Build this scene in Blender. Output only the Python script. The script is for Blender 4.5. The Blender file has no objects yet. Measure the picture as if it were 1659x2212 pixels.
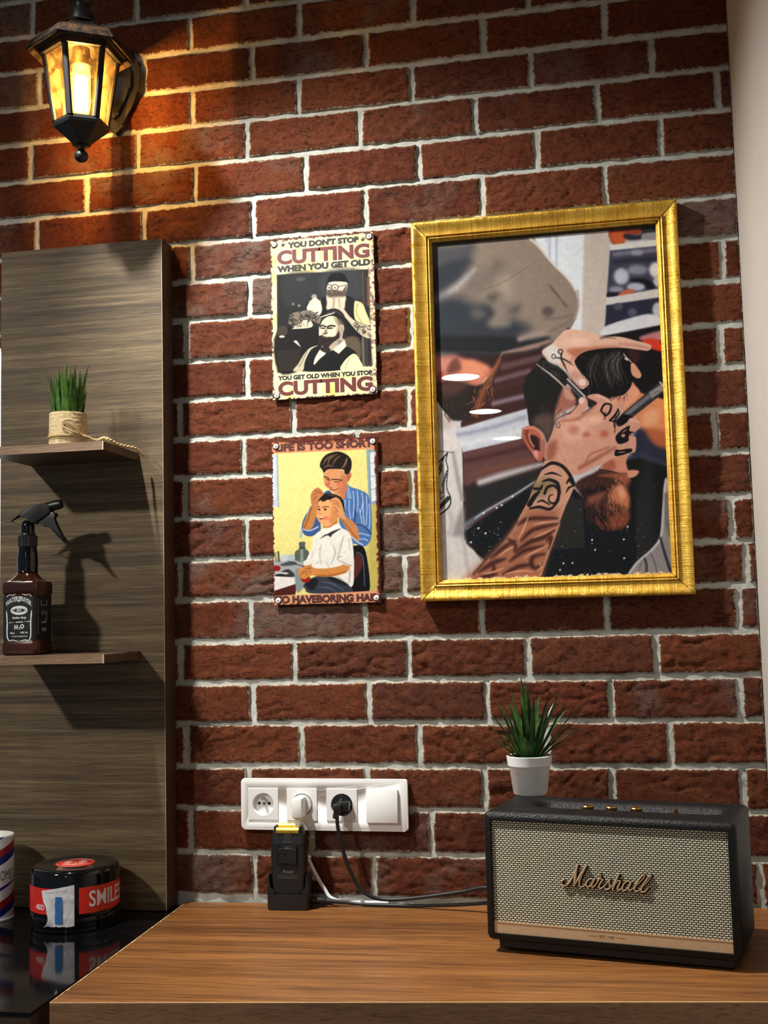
import bpy, bmesh, math, random
import numpy as np
from mathutils import Vector, Matrix, noise as mnoise

random.seed(7)
S = bpy.context.scene
COL = S.collection
pi = math.pi

# ------------------------------------------------------------------ camera
F_PX, IMG_W, IMG_H = 2484.69, 1659.0, 2212.0
CAM = Vector((0.0, -2.05, 1.40))
ROT = ((0.981362, 0.190578, -0.024661),      # right
       (-0.041141, 0.083003, -0.9957),       # down
       (-0.187711, 0.978157, 0.089297))      # forward
RT, DN, FW = (Vector(r) for r in ROT)
cd = bpy.data.cameras.new('camera')
cd.sensor_fit = 'VERTICAL'
cd.sensor_height = 36.0
cd.lens = 36.0 * F_PX / IMG_H
cd.clip_start = 0.02
cam = bpy.data.objects.new('camera', cd)
COL.objects.link(cam)
cam.matrix_world = Matrix(((RT.x, -DN.x, -FW.x, CAM.x), (RT.y, -DN.y, -FW.y, CAM.y),
                           (RT.z, -DN.z, -FW.z, CAM.z), (0, 0, 0, 1)))
S.camera = cam

# ------------------------------------------------------------------ exposure, ambient daylight
S.view_settings.view_transform = 'Standard'
S.view_settings.look = 'None'
S.view_settings.gamma = 1.0
S.view_settings.exposure = 0.08
S.view_settings.use_curve_mapping = False
CEIL = 2.80
W_ = bpy.data.worlds.new('world')
S.world = W_
W_.use_nodes = True
bg = W_.node_tree.nodes['Background']
bg.inputs['Color'].default_value = (0.62, 0.78, 1.0, 1)     # daylight from the open shop front
bg.inputs['Strength'].default_value = 0.17
DOWNLIGHTS = [  # x, y, watts of the lamp, lamp radius, colour, beam angle, aim (x, y, z) or straight down
    (-1.05, -0.52, 268.0, 0.028, (1.0, 0.985, 0.945), 77, (0.20, -0.18, 1.00)),
    (-2.00, -1.95, 200.0, 0.075, (1.0, 0.93, 0.80), 50, (-1.22, -0.05, 1.42)),
    (-0.80, -4.65, 100.0, 0.11, (0.95, 0.97, 1.0), 150, None),
    (-0.78, -5.86, 100.0, 0.11, (0.95, 0.97, 1.0), 150, None),
    (-0.74, -7.15, 100.0, 0.11, (0.95, 0.97, 1.0), 150, None),
]
LANTERN_WATTS = 90.0

# ------------------------------------------------------------------ small helpers
def at(u, v, y):
    """photo point -> the place where its sight line meets the plane Y = y"""
    d = RT * ((u - IMG_W / 2) / F_PX) + DN * ((v - IMG_H / 2) / F_PX) + FW
    return CAM + d * ((y - CAM.y) / d.y)

def atz(u, v, z):
    d = RT * ((u - IMG_W / 2) / F_PX) + DN * ((v - IMG_H / 2) / F_PX) + FW
    return CAM + d * ((z - CAM.z) / d.z)

def lin1(c):
    c = c / 255.0
    return c / 12.92 if c <= 0.04045 else ((c + 0.055) / 1.055) ** 2.4

def lin(c):
    return (lin1(c[0]), lin1(c[1]), lin1(c[2]), 1.0)

class N:
    """tiny node-tree builder"""
    def __init__(s, name):
        s.m = bpy.data.materials.new(name)
        s.m.use_nodes = True
        s.t = s.m.node_tree
        s.b = s.t.nodes['Principled BSDF']
        s.out = s.t.nodes['Material Output']
    def n(s, typ, **kw):
        x = s.t.nodes.new(typ)
        for k, v in kw.items():
            if k in x.inputs:
                x.inputs[k].default_value = v
            else:
                setattr(x, k, v)
        return x
    def l(s, a, b):
        s.t.links.new(a, b)
    def coords(s, scale=(1, 1, 1), rot=(0, 0, 0), loc=(0, 0, 0)):
        tc = s.n('ShaderNodeTexCoord')
        mp = s.n('ShaderNodeMapping')
        mp.inputs['Scale'].default_value = scale
        mp.inputs['Rotation'].default_value = rot
        mp.inputs['Location'].default_value = loc
        s.l(tc.outputs['Object'], mp.inputs['Vector'])
        return mp.outputs['Vector']
    def noise(s, vec, scale, detail=4, rough=0.55, dist=0.0):
        x = s.n('ShaderNodeTexNoise')
        x.inputs['Scale'].default_value = scale
        x.inputs['Detail'].default_value = detail
        x.inputs['Roughness'].default_value = rough
        x.inputs['Distortion'].default_value = dist
        if vec is not None:
            s.l(vec, x.inputs['Vector'])
        return x.outputs['Fac']
    def ramp(s, fac, stops, interp='LINEAR'):
        r = s.n('ShaderNodeValToRGB')
        r.color_ramp.interpolation = interp
        e = r.color_ramp.elements
        while len(e) < len(stops):
            e.new(0.5)
        for el, (p, c) in zip(e, stops):
            el.position = p
            el.color = c
        s.l(fac, r.inputs['Fac'])
        return r.outputs['Color']
    def math(s, op, a, b=None, clamp=False):
        x = s.n('ShaderNodeMath', operation=op)
        x.use_clamp = clamp
        for i, v in enumerate((a, b)):
            if v is None:
                continue
            if isinstance(v, (int, float)):
                x.inputs[i].default_value = v
            else:
                s.l(v, x.inputs[i])
        return x.outputs[0]
    def mix(s, fac, a, b, mode='MIX'):
        x = s.n('ShaderNodeMix', data_type='RGBA', blend_type=mode)
        for i, v in ((0, fac), (6, a), (7, b)):
            if isinstance(v, (int, float)):
                x.inputs[i].default_value = v
            elif isinstance(v, tuple):
                x.inputs[i].default_value = v
            else:
                s.l(v, x.inputs[i])
        return x.outputs[2]
    def bump(s, h, strength=0.3, dist=0.001, prev=None):
        b = s.n('ShaderNodeBump')
        b.inputs['Strength'].default_value = strength
        b.inputs['Distance'].default_value = dist
        s.l(h, b.inputs['Height'])
        if prev is not None:
            s.l(prev, b.inputs['Normal'])
        return b.outputs['Normal']
    def set(s, **kw):
        for k, v in kw.items():
            k = k.replace('_', ' ')
            if hasattr(v, 'is_linked') or hasattr(v, 'links'):
                s.l(v, s.b.inputs[k])
            else:
                s.b.inputs[k].default_value = v
        return s

def pm(name, col, rough=0.5, metal=0.0, var=0.08, scale=60.0, bump=0.0, bscale=None, spec=0.5, coat=0.0):
    """plain procedural material: a colour with a little noise in it, optional grain"""
    q = N(name)
    v = q.coords()
    c = lin(col)
    lo = tuple(x * (1 - var) for x in c[:3]) + (1,)
    hi = tuple(min(1, x * (1 + var)) for x in c[:3]) + (1,)
    f = q.noise(v, scale)
    q.l(q.ramp(f, [(0.3, lo), (0.7, hi)]), q.b.inputs['Base Color'])
    q.set(Roughness=rough, Metallic=metal)
    q.b.inputs['Specular IOR Level'].default_value = spec
    q.b.inputs['Coat Weight'].default_value = coat
    if bump:
        q.l(q.bump(q.noise(v, bscale or scale * 4), bump, 0.0006), q.b.inputs['Normal'])
    return q.m

def mesh_obj(name, me, mats, parent=None, loc=None):
    o = bpy.data.objects.new(name, me)
    COL.objects.link(o)
    for m in (mats if isinstance(mats, (list, tuple)) else [mats]):
        me.materials.append(m)
    if parent is not None:
        o.parent = parent
    if loc is not None:
        o.location = loc
    return o

def obj(name, bm, mats, parent=None, loc=None, ang=38, flat=False):
    bmesh.ops.recalc_face_normals(bm, faces=bm.faces[:])
    lim = math.radians(ang)
    for f in bm.faces:
        f.smooth = not flat
    for e in bm.edges:
        if len(e.link_faces) == 2:
            try:
                e.smooth = e.calc_face_angle() < lim
            except ValueError:
                pass
    me = bpy.data.meshes.new(name)
    bm.to_mesh(me)
    bm.free()
    return mesh_obj(name, me, mats, parent, loc)

def thing(name, label, cat, loc=(0, 0, 0), rz=0.0, group=None):
    o = bpy.data.objects.new(name, None)
    COL.objects.link(o)
    o.empty_display_size = 0.05
    o.location = loc
    o.rotation_euler = (0, 0, rz)
    return tag(o, label, cat, group)

def tag(o, label, cat, group=None):
    o['label'] = label
    o['category'] = cat
    if group:
        o['group'] = group
    return o

def struct(o):
    o['kind'] = 'structure'
    return o

def NB():
    return bmesh.new()

def box(bm, x0, x1, y0, y1, z0, z1, bev=0.0, seg=2, mi=0):
    vs = [bm.verts.new((x, y, z)) for x in (x0, x1) for y in (y0, y1) for z in (z0, z1)]
    fs = [bm.faces.new([vs[i] for i in q]) for q in
          ((0, 1, 3, 2), (4, 6, 7, 5), (0, 4, 5, 1), (2, 3, 7, 6), (0, 2, 6, 4), (1, 5, 7, 3))]
    for f in fs:
        f.material_index = mi
    if bev > 0:
        es = list({e for f in fs for e in f.edges})
        r = bmesh.ops.bevel(bm, geom=es, offset=bev, segments=seg, profile=0.5, affect='EDGES', clamp_overlap=True)
        for f in r['faces']:
            f.material_index = mi
    return vs

def lathe(bm, prof, n=40, c=(0, 0), rot=0.0, mi=0, sx=1.0, sy=1.0):
    rings = []
    for r, z in prof:
        if r < 1e-7:
            rings.append([bm.verts.new((c[0], c[1], z))])
        else:
            rings.append([bm.verts.new((c[0] + sx * r * math.cos(rot + 2 * pi * k / n), c[1] + sy * r * math.sin(rot + 2 * pi * k / n), z)) for k in range(n)])
    for a, b in zip(rings, rings[1:]):
        for k in range(n):
            j = (k + 1) % n
            if len(a) == 1 and len(b) == 1:
                continue
            if len(a) == 1:
                f = bm.faces.new((a[0], b[k], b[j]))
            elif len(b) == 1:
                f = bm.faces.new((a[k], a[j], b[0]))
            else:
                f = bm.faces.new((a[k], a[j], b[j], b[k]))
            f.material_index = mi
    return rings

def smooth_pts(pts, sub=6, closed=False):
    P = [Vector(p) for p in pts]
    n = len(P)
    out = []
    rng = range(n if closed else n - 1)
    for i in rng:
        p0 = P[(i - 1) % n] if (closed or i > 0) else P[0]
        p1, p2 = P[i], P[(i + 1) % n]
        p3 = P[(i + 2) % n] if (closed or i + 2 < n) else P[n - 1]
        for k in range(sub):
            t = k / sub
            out.append(0.5 * ((2 * p1) + (p2 - p0) * t + (2 * p0 - 5 * p1 + 4 * p2 - p3) * t * t + (3 * p1 - p0 - 3 * p2 + p3) * t ** 3))
    if not closed:
        out.append(P[-1])
    return out

def tube(bm, pts, r, n=10, mi=0, flat=(1, 1), up=None):
    P = [Vector(p) for p in pts]
    R = r if isinstance(r, (list, tuple)) else [r] * len(P)
    T = []
    for i in range(len(P)):
        T.append((P[min(i + 1, len(P) - 1)] - P[max(i - 1, 0)]).normalized())
    u = Vector(up) if up is not None else (Vector((0, 0, 1)) if abs(T[0].z) < 0.9 else Vector((1, 0, 0)))
    rings = []
    for i, p in enumerate(P):
        if up is not None:
            u = Vector(up)
        a = (u - T[i] * u.dot(T[i])).normalized()
        b = T[i].cross(a)
        u = a
        rings.append([bm.verts.new(p + (a * math.cos(2 * pi * k / n) * flat[0] + b * math.sin(2 * pi * k / n) * flat[1]) * R[i]) for k in range(n)])
    for A, B in zip(rings, rings[1:]):
        for k in range(n):
            f = bm.faces.new((A[k], A[(k + 1) % n], B[(k + 1) % n], B[k]))
            f.material_index = mi
    for rg in (rings[0], rings[-1]):
        f = bm.faces.new(rg)
        f.material_index = mi

def prism(bm, out, y0, y1, bev=0.0, seg=2, mi=0, axes='xz'):
    """outline in the x-z plane given depth from y0 (front) to y1 (back)"""
    def V(a, b, c):
        return (a, c, b) if axes == 'xz' else ((c, a, b) if axes == 'yz' else (a, b, c))
    f0 = [bm.verts.new(V(a, b, y0)) for a, b in out]
    f1 = [bm.verts.new(V(a, b, y1)) for a, b in out]
    fs = [bm.faces.new(f0), bm.faces.new(f1[::-1])]
    k = len(out)
    for i in range(k):
        fs.append(bm.faces.new((f0[i], f1[i], f1[(i + 1) % k], f0[(i + 1) % k])))
    for f in fs:
        f.material_index = mi
    if bev:
        es = list(fs[0].edges)
        r = bmesh.ops.bevel(bm, geom=es, offset=bev, segments=seg, profile=0.5, affect='EDGES', clamp_overlap=True)
        for f in r['faces']:
            f.material_index = mi

def rrect(w, h, r, n=6, cx=0, cz=0):
    o = []
    for sx, sz, a0 in ((1, 1, 0), (-1, 1, pi / 2), (-1, -1, pi), (1, -1, 1.5 * pi)):
        for k in range(n + 1):
            a = a0 + pi / 2 * k / n
            o.append((cx + sx * (w / 2 - r) + r * math.cos(a), cz + sz * (h / 2 - r) + r * math.sin(a)))
    return o

def circ(r, n=32, cx=0, cz=0, a0=0):
    return [(cx + r * math.cos(a0 + 2 * pi * k / n), cz + r * math.sin(a0 + 2 * pi * k / n)) for k in range(n)]

def text(bm, s, cx, cz, w=None, h=None, bold=0.0, y=0.0, depth=0.0002, mi=0, fn=None, shear=0.0):
    """lettering facing -Y, fitted to a width and/or a height, centred on (cx, cz)"""
    cu = bpy.data.curves.new('lettering', 'FONT')
    cu.body = s
    cu.size = 1.0
    cu.offset = bold
    cu.shear = shear
    cu.resolution_u = 4
    to = bpy.data.objects.new('lettering', cu)
    COL.objects.link(to)
    dg = bpy.context.evaluated_depsgraph_get()
    dg.update()
    me = bpy.data.meshes.new_from_object(to.evaluated_get(dg))
    bpy.data.objects.remove(to)
    co = np.array([v.co[:] for v in me.vertices])
    lo, hi = co.min(0), co.max(0)
    sx = w / (hi[0] - lo[0]) if w else None
    sz = h / (hi[1] - lo[1]) if h else None
    sx = sx or sz
    sz = sz or sx
    vs = []
    for c in co:
        x, z = (c[0] - (lo[0] + hi[0]) / 2) * sx, (c[1] - (lo[1] + hi[1]) / 2) * sz
        if fn:
            x, z = fn(x, z)
        vs.append((cx + x, cz + z))
    f0 = [bm.verts.new((a, y - depth, b)) for a, b in vs]
    for p in me.polygons:
        try:
            f = bm.faces.new([f0[i] for i in p.vertices])
            f.material_index = mi
        except ValueError:
            pass
    bpy.data.meshes.remove(me)
    bpy.data.curves.remove(cu)

def grid_mesh(name, X, Y, Z):
    """quad grid from three 2-D arrays (rows, cols)"""
    r, c = X.shape
    co = np.stack([X, Y, Z], -1).reshape(-1, 3)
    i = np.arange(r * c).reshape(r, c)
    q = np.stack([i[:-1, :-1], i[:-1, 1:], i[1:, 1:], i[1:, :-1]], -1).reshape(-1, 4)
    me = bpy.data.meshes.new(name)
    me.from_pydata(co.tolist(), [], q.tolist())
    return me

def add_attr(me, name, arr, typ='FLOAT'):
    a = me.attributes.new(name, typ, 'POINT')
    if typ == 'FLOAT':
        a.data.foreach_set('value', np.asarray(arr, np.float32).ravel())
    else:
        a.data.foreach_set('color', np.asarray(arr, np.float32).ravel())

def nz(x, y, z):
    return mnoise.noise(Vector((x, y, z)))

# ------------------------------------------------------------------ materials of the room
def brick_material():
    q = N('handmade_brick')
    v = q.coords()
    at_ = q.n('ShaderNodeAttribute', attribute_name='tint')
    sep = q.n('ShaderNodeSeparateColor')
    q.l(at_.outputs['Color'], sep.inputs['Color'])
    ed = q.n('ShaderNodeAttribute', attribute_name='edge').outputs['Fac']
    base = q.ramp(sep.outputs['Red'], [(0.0, lin((80, 39, 26))), (0.35, lin((99, 48, 30))), (0.7, lin((110, 58, 34))), (1.0, lin((82, 46, 36)))])
    m1 = q.noise(v, 26, 5, 0.6)
    base = q.mix(q.ramp(m1, [(0.42, (0, 0, 0, 1)), (0.72, (1, 1, 1, 1))]), base, lin((106, 62, 37)))
    m2 = q.noise(v, 140, 4, 0.7)
    base = q.mix(q.ramp(m2, [(0.3, (.75, .75, .75, 1)), (0.55, (0, 0, 0, 1))]), base, lin((62, 28, 22)))
    # grey scum on some bricks
    g = q.noise(v, 9, 3, 0.6)
    thr = q.math('SUBTRACT', q.math('ADD', g, q.math('MULTIPLY', sep.outputs['Green'], 0.5)), 0.80)
    gm = q.math('MULTIPLY', thr, 5.0, clamp=True)
    gm = q.math('MULTIPLY', gm, q.ramp(q.noise(v, 60, 5, 0.7), [(0.35, (.25, .25, .25, 1)), (0.6, (.95, .95, .95, 1))]))
    base = q.mix(gm, base, lin((104, 88, 80)))
    # mortar left on the arrises
    en = q.math('ADD', ed, q.math('MULTIPLY', q.noise(v, 130, 5, 0.75), -0.0145))
    mm = q.math('MULTIPLY', q.math('SUBTRACT', -0.0048, en), 480.0, clamp=True)
    base = q.mix(mm, base, lin((176, 168, 150)))
    v2 = q.coords(scale=(1.0, 1.0, 2.6), rot=(0, -0.42, 0))
    n1 = q.noise(v2, 42, 4, 0.6, 1.6)
    cr = q.ramp(n1, [(0.36, (0, 0, 0, 1)), (0.44, (1, 1, 1, 1))])
    base = q.mix(q.math('MULTIPLY', q.math('SUBTRACT', 1.0, cr), 0.6), base, lin((46, 22, 18)))
    q.l(base, q.b.inputs['Base Color'])
    q.set(Roughness=0.9)
    q.b.inputs['Specular IOR Level'].default_value = 0.15
    b1 = q.bump(cr, 0.55, 0.0025)
    b2 = q.bump(q.noise(v, 260, 6, 0.75), 0.95, 0.0018, b1)
    q.l(b2, q.b.inputs['Normal'])
    return q.m

def mortar_material():
    q = N('mortar')
    v = q.coords()
    c = q.ramp(q.noise(v, 35, 5, 0.65), [(0.3, lin((160, 161, 152))), (0.65, lin((197, 199, 192)))])
    q.l(c, q.b.inputs['Base Color'])
    q.set(Roughness=0.92)
    q.b.inputs['Specular IOR Level'].default_value = 0.1
    q.l(q.bump(q.noise(v, 220, 5, 0.7), 0.6, 0.0012), q.b.inputs['Normal'])
    return q.m

def wood_material(name, stops, gx, gz, rough=0.5, bump=0.25, fine=1.0, axis='x', pores=0.5, spec=0.4, dist=0.9):
    """grain that runs along x (or y): noise stretched along it"""
    q = N(name)
    sc = (gx, gz, gz) if axis == 'x' else ((gz, gx, gz) if axis == 'y' else (gz, gz, gx))
    v = q.coords(scale=sc)
    n1 = q.noise(v, 1.0, 6, 0.62, dist)
    v3 = q.coords(scale=tuple(s * 3.7 for s in sc))
    n2 = q.noise(v3, 1.0, 4, 0.6, 0.4)
    big = q.noise(q.coords(scale=tuple(s * 0.16 for s in sc)), 1.0, 3, 0.5, 0.6)
    mid = q.noise(q.coords(scale=tuple(s * 0.42 for s in sc)), 1.0, 5, 0.6, 0.7)
    f = q.math('ADD', q.math('MULTIPLY', n1, 0.36), q.math('ADD', q.math('MULTIPLY', n2, 0.24 * fine), q.math('ADD', q.math('MULTIPLY', mid, 0.30), q.math('MULTIPLY', big, 0.26))))
    f = q.math('ADD', q.math('MULTIPLY', q.math('SUBTRACT', f, 0.58), 1.18), 0.58)
    c = q.ramp(f, stops)
    pr = q.ramp(n2, [(0.34, (1, 1, 1, 1)), (0.44, (0, 0, 0, 1))])
    c = q.mix(q.math('MULTIPLY', pr, pores), c, tuple(x * 0.35 for x in stops[0][1][:3]) + (1,))
    q.l(c, q.b.inputs['Base Color'])
    q.set(Roughness=rough)
    q.b.inputs['Specular IOR Level'].default_value = spec
    q.l(q.bump(f, bump, 0.0012), q.b.inputs['Normal'])
    return q.m

M = {}
M['brick'] = brick_material()
M['mortar'] = mortar_material()
M['plaster'] = pm('painted_plaster', (164, 156, 147), 0.85, var=0.03, scale=8, bump=0.25, bscale=180, spec=0.2)
M['ceiling'] = pm('ceiling_paint', (225, 225, 222), 0.9, var=0.02, scale=5)
M['floor'] = pm('grey_floor', (92, 90, 88), 0.45, var=0.12, scale=14)
M['panel'] = wood_material('dark_oak_laminate', [(0.38, lin((46, 37, 27))), (0.52, lin((84, 70, 51))), (0.62, lin((108, 91, 66))), (0.76, lin((142, 122, 92)))], 5, 240, 0.6, 0.35, dist=0.35)
M['panel_edge'] = wood_material('dark_oak_edge', [(0.36, lin((54, 40, 30))), (0.62, lin((84, 62, 46))), (0.8, lin((110, 84, 62)))], 9, 170, 0.55, 0.2)
M['shelf_edge'] = wood_material('shelf_edge_band', [(0.36, lin((96, 76, 60))), (0.6, lin((140, 112, 88))), (0.8, lin((168, 140, 112)))], 9, 260, 0.5, 0.2)
M['desk'] = wood_material('oak_worktop', [(0.38, lin((62, 37, 17))), (0.51, lin((102, 63, 30))), (0.61, lin((127, 81, 40))), (0.77, lin((156, 105, 55)))], 3.5, 95, 0.42, 0.12, pores=0.5, dist=0.6)
M['desk_edge'] = wood_material('oak_worktop_edge', [(0.36, lin((112, 78, 54))), (0.6, lin((156, 114, 82))), (0.82, lin((182, 140, 104)))], 5, 160, 0.45, 0.1)

# ------------------------------------------------------------------ room shell
XR = 0.252                     # inner corner with the right wall
XL, YF = -3.2, -8.6

def slab(name, x0, x1, y0, y1, z0, z1, m):
    bm = NB()
    box(bm, x0, x1, y0, y1, z0, z1)
    return struct(obj(name, bm, m, flat=True))

slab('wall_right', XR, XR + 0.12, YF, 0.15, 0.0, CEIL, M['plaster'])
slab('floor', XL, XR + 0.12, YF, 0.15, -0.10, 0.0, M['floor'])
slab('ceiling', XL, XR + 0.12, YF, 0.15, CEIL, CEIL + 0.12, M['ceiling'])

BED = [2.579, 2.5048, 2.429, 2.3543, 2.2775, 2.2007, 2.1214, 2.0458, 1.9693, 1.8909, 1.8163, 1.7408, 1.6672, 1.5896,
       1.5124, 1.4365, 1.3596, 1.2837, 1.2085, 1.1317, 1.0552, 0.9772]
JOINT = [[-1090, -866, -642], [-756, -536, -315, -99], [-1074, -852, -631, -407, -183, 37], [-754, -540, -321, -99, 117],
         [-1092, -866, -644, -423, -204, 18, 229], [-973, -749, -529, -312, -93, 127], [-1078, -854, -633, -415, -196, 25, 246],
         [-756], [-644, 223], [-769, -335], [-651, 211], [-783, -561, -344], [-659, -442, 196], [-774, -341], [-656, 215],
         [-785, -360, 235], [-650, -434, -220, -2, 219], [-786, -568, -355, -142, 78, 240], [-648, -430, -216, -1, 214],
         [-776, -557, -340, -115, 96], [-658, -437, -225, -6, 211], [-769, -540, -322], [-649, -428]]

def joints(row):
    """measured head joints of a course, the hidden ones filled in at one brick's pitch"""
    j = sorted(x / 1000.0 for x in row)
    out = [j[0]]
    for a, b in zip(j, j[1:]):
        k = max(1, round((b - a) / 0.220))
        out += [a + (b - a) * i / k for i in range(1, k + 1)]
    while out[0] > -3.2:
        out.insert(0, out[0] - 0.2195)
    while out[-1] < XR - 0.10:
        out.append(out[-1] + 0.2195)
    return [x for x in out if x < XR - 0.012] + [XR + 0.004]

def brick_wall():
    rnd = random.Random(3)
    zs = [CEIL + 0.001, 2.7305, 2.6545] + BED
    rows = [[-985, -765], [-870, -650]] + JOINT
    rows = rows[:2] + [JOINT[0]] + JOINT[1:]
    co, fa, ed, ti, mi = [], [], [], [], []
    base_n = 0
    for r in range(len(zs) - 1 + 1):
        ztop = zs[r] if r < len(zs) else 0.90
        zbot = zs[r + 1] if r + 1 < len(zs) else ztop - 0.077
        row = rows[r] if r < len(rows) else rows[-1]
        js = joints(row)
        for a, b in zip(js, js[1:]):
            if b < -1.42:
                continue
            x0, x1 = a + rnd.uniform(.0040, .0056), b - rnd.uniform(.0040, .0056)
            z0, z1 = zbot + rnd.uniform(.0038, .0056), ztop - rnd.uniform(.0038, .0056)
            if x1 - x0 < 0.008:
                continue
            tint = (rnd.random(), max(0.0, rnd.gauss(0.40, 0.34)), rnd.random())
            depth = rnd.uniform(-0.0022, 0.0012)
            sd = rnd.uniform(0, 90)
            tilt = rnd.uniform(-0.5, 0.5)
            ca, sa = math.cos(tilt), math.sin(tilt)
            rough = rnd.uniform(0.6, 1.25)
            nx = max(2, int((x1 - x0) / 0.0036))
            nzv = 18
            idx = {}
            for i in range(nx + 1):
                for k in range(nzv + 1):
                    s, t = i / nx, k / nzv
                    x, z = x0 + s * (x1 - x0), z0 + t * (z1 - z0)
                    e = min(x - x0, x1 - x, z - z0, z1 - z)
                    near = max(0.0, 1 - e / 0.012)
                    wob = 0.0026 * near
                    xx = x + wob * nz(x * 55, z * 55, sd)
                    zz = z + wob * nz(x * 45 + 7, z * 45, sd + 3)
                    px, pz = ca * x - sa * z, sa * x + ca * z
                    rid = 1 - abs(nz(px * 16, pz * 44, sd))
                    fold = -0.0044 * max(0.0, rid - 0.82) / 0.18
                    lump = 0.0018 * nz(x * 22, z * 34, sd + 9) + 0.0015 * nz(x * 75, z * 95, sd + 20) + 0.0010 * nz(x * 170, z * 170, sd)
                    y = depth - rough * (lump + fold * max(0.0, nz(x * 7, z * 12, sd + 40) + 0.35))
                    y += 0.0024 * max(0.0, 1 - e / 0.0055) ** 2
                    y = min(y, 0.0022)
                    idx[i, k] = len(co)
                    co.append((xx, y, zz))
                    ed.append(e)
                    ti.append(tint + (1.0,))
            for i in range(nx):
                for k in range(nzv):
                    fa.append((idx[i, k], idx[i + 1, k], idx[i + 1, k + 1], idx[i, k + 1]))
                    mi.append(0)
            loop = [(i, 0) for i in range(nx)] + [(nx, k) for k in range(nzv)] + [(i, nzv) for i in range(nx, 0, -1)] + [(0, k) for k in range(nzv, 0, -1)]
            back = []
            for (i, k) in loop:
                p = co[idx[i, k]]
                back.append(len(co))
                co.append((p[0], 0.014, p[2]))
                ed.append(0.0)
                ti.append(tint + (1.0,))
            L = len(loop)
            for q in range(L):
                fa.append((idx[loop[q]], back[q], back[(q + 1) % L], idx[loop[(q + 1) % L]]))
                mi.append(0)
    # mortar bed behind the bricks
    xs = np.arange(-1.46, XR + 0.004, 0.0055)
    zz = np.arange(0.80, CEIL, 0.0055)
    off = len(co)
    for z in zz:
        for x in xs:
            co.append((x, 0.0040 + 0.0013 * nz(x * 30, z * 60, 1.0) + 0.0008 * nz(x * 110, z * 130, 5.0), z))
    c = len(xs)
    for k in range(len(zz) - 1):
        for i in range(c - 1):
            a = off + k * c + i
            fa.append((a, a + 1, a + 1 + c, a + c))
            mi.append(1)
    nb = len(co) - off
    ed += [0.02] * nb
    ti += [(0.5, 0, 0, 1)] * nb
    # the rest of the wall: plain slab
    o2 = len(co)
    for x in (XL, XR + 0.12):
        for y in (0.0145, 0.15):
            for z in (0.0, CEIL):
                co.append((x, y, z))
    for qd in ((0, 1, 3, 2), (4, 6, 7, 5), (0, 4, 5, 1), (2, 3, 7, 6), (0, 2, 6, 4), (1, 5, 7, 3)):
        fa.append(tuple(o2 + i for i in qd))
        mi.append(1)
    ed += [0.02] * 8
    ti += [(0.5, 0, 0, 1)] * 8
    me = bpy.data.meshes.new('wall_back')
    me.from_pydata(co, [], fa)
    me.polygons.foreach_set('material_index', np.array(mi, np.int32))
    me.polygons.foreach_set('use_smooth', np.ones(len(fa), bool))
    add_attr(me, 'edge', ed)
    add_attr(me, 'tint', ti, 'FLOAT_COLOR')
    o = mesh_obj('wall_back', me, [M['brick'], M['mortar']])
    struct(o)

brick_wall()

# ------------------------------------------------------------------ ceiling downlights
M['white_plastic'] = pm('white_plastic', (236, 236, 234), 0.35, var=0.02, scale=30)
def downlights():
    e = N('lit_diffuser')
    e.n('ShaderNodeTexNoise')
    e.b.inputs['Base Color'].default_value = (1, 1, 1, 1)
    e.b.inputs['Emission Color'].default_value = (1.0, 0.97, 0.92, 1)
    e.b.inputs['Emission Strength'].default_value = 45.0
    where = ['above the wooden shelf panel', 'above the left end of the counter', 'nearest of three down the room', 'middle one of three down the room', 'farthest of three down the room']
    for (x, y, w, rad, colr, beam, aim), wh in zip(DOWNLIGHTS, where):
        big = rad > 0.05
        R0 = 0.125 if big else 0.045
        t = thing('ceiling_downlight', 'round white ceiling downlight, ' + wh, 'downlight', (x, y, CEIL), group='ceiling downlights')
        bm = NB()
        lathe(bm, [(R0 - .012, -.004), (R0 - .012, -.012), (R0, -.012), (R0 + .004, -.006), (R0 + .004, 0)], 48)
        obj('trim_ring', bm, M['white_plastic'], t)
        bm = NB()
        lathe(bm, [(R0 - .0125, -.008), (0, -.008)], 48)
        obj('diffuser', bm, e.m, t)
        ld = bpy.data.lights.new('lamp', 'SPOT')
        ld.energy = w
        ld.color = colr
        ld.shadow_soft_size = rad
        ld.spot_size = math.radians(beam)
        ld.spot_blend = 1.0 if aim else 0.5
        lo = bpy.data.objects.new('lamp', ld)
        COL.objects.link(lo)
        lo.parent = t
        lo.location = (0, 0, -0.02)
        if aim:
            lo.rotation_euler = (Vector(aim) - Vector((x, y, CEIL))).to_track_quat('-Z', 'Y').to_euler()
downlights()

# ------------------------------------------------------------------ materials of the things
M['black_plastic'] = pm('black_plastic', (24, 24, 25), 0.38, var=0.1, scale=80, bump=0.05)
M['black_gloss'] = pm('black_gloss', (10, 10, 12), 0.08, var=0.1, scale=30)
M['black_rubber'] = pm('black_rubber', (16, 16, 17), 0.5, var=0.1, scale=60)
M['black_iron'] = pm('black_painted_metal', (26, 25, 24), 0.42, 0.0, var=0.25, scale=90, bump=0.15, bscale=300)
M['white_cord'] = pm('white_cord', (222, 222, 226), 0.45, var=0.02)
M['ivory'] = pm('plug_plastic', (232, 232, 228), 0.4, var=0.02)
M['chrome'] = pm('steel', (200, 200, 205), 0.25, 1.0, var=0.05)
M['dark_hole'] = pm('dark_hole', (6, 6, 6), 0.8)
M['brass'] = pm('brass', (205, 160, 84), 0.28, 1.0, var=0.08, scale=200)
M['foil_gold'] = pm('gold_foil', (240, 196, 84), 0.3, 1.0, var=0.12, scale=300, bump=0.3, bscale=900)
M['print_white'] = pm('printed_white', (228, 230, 232), 0.5, var=0.02)
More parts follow.
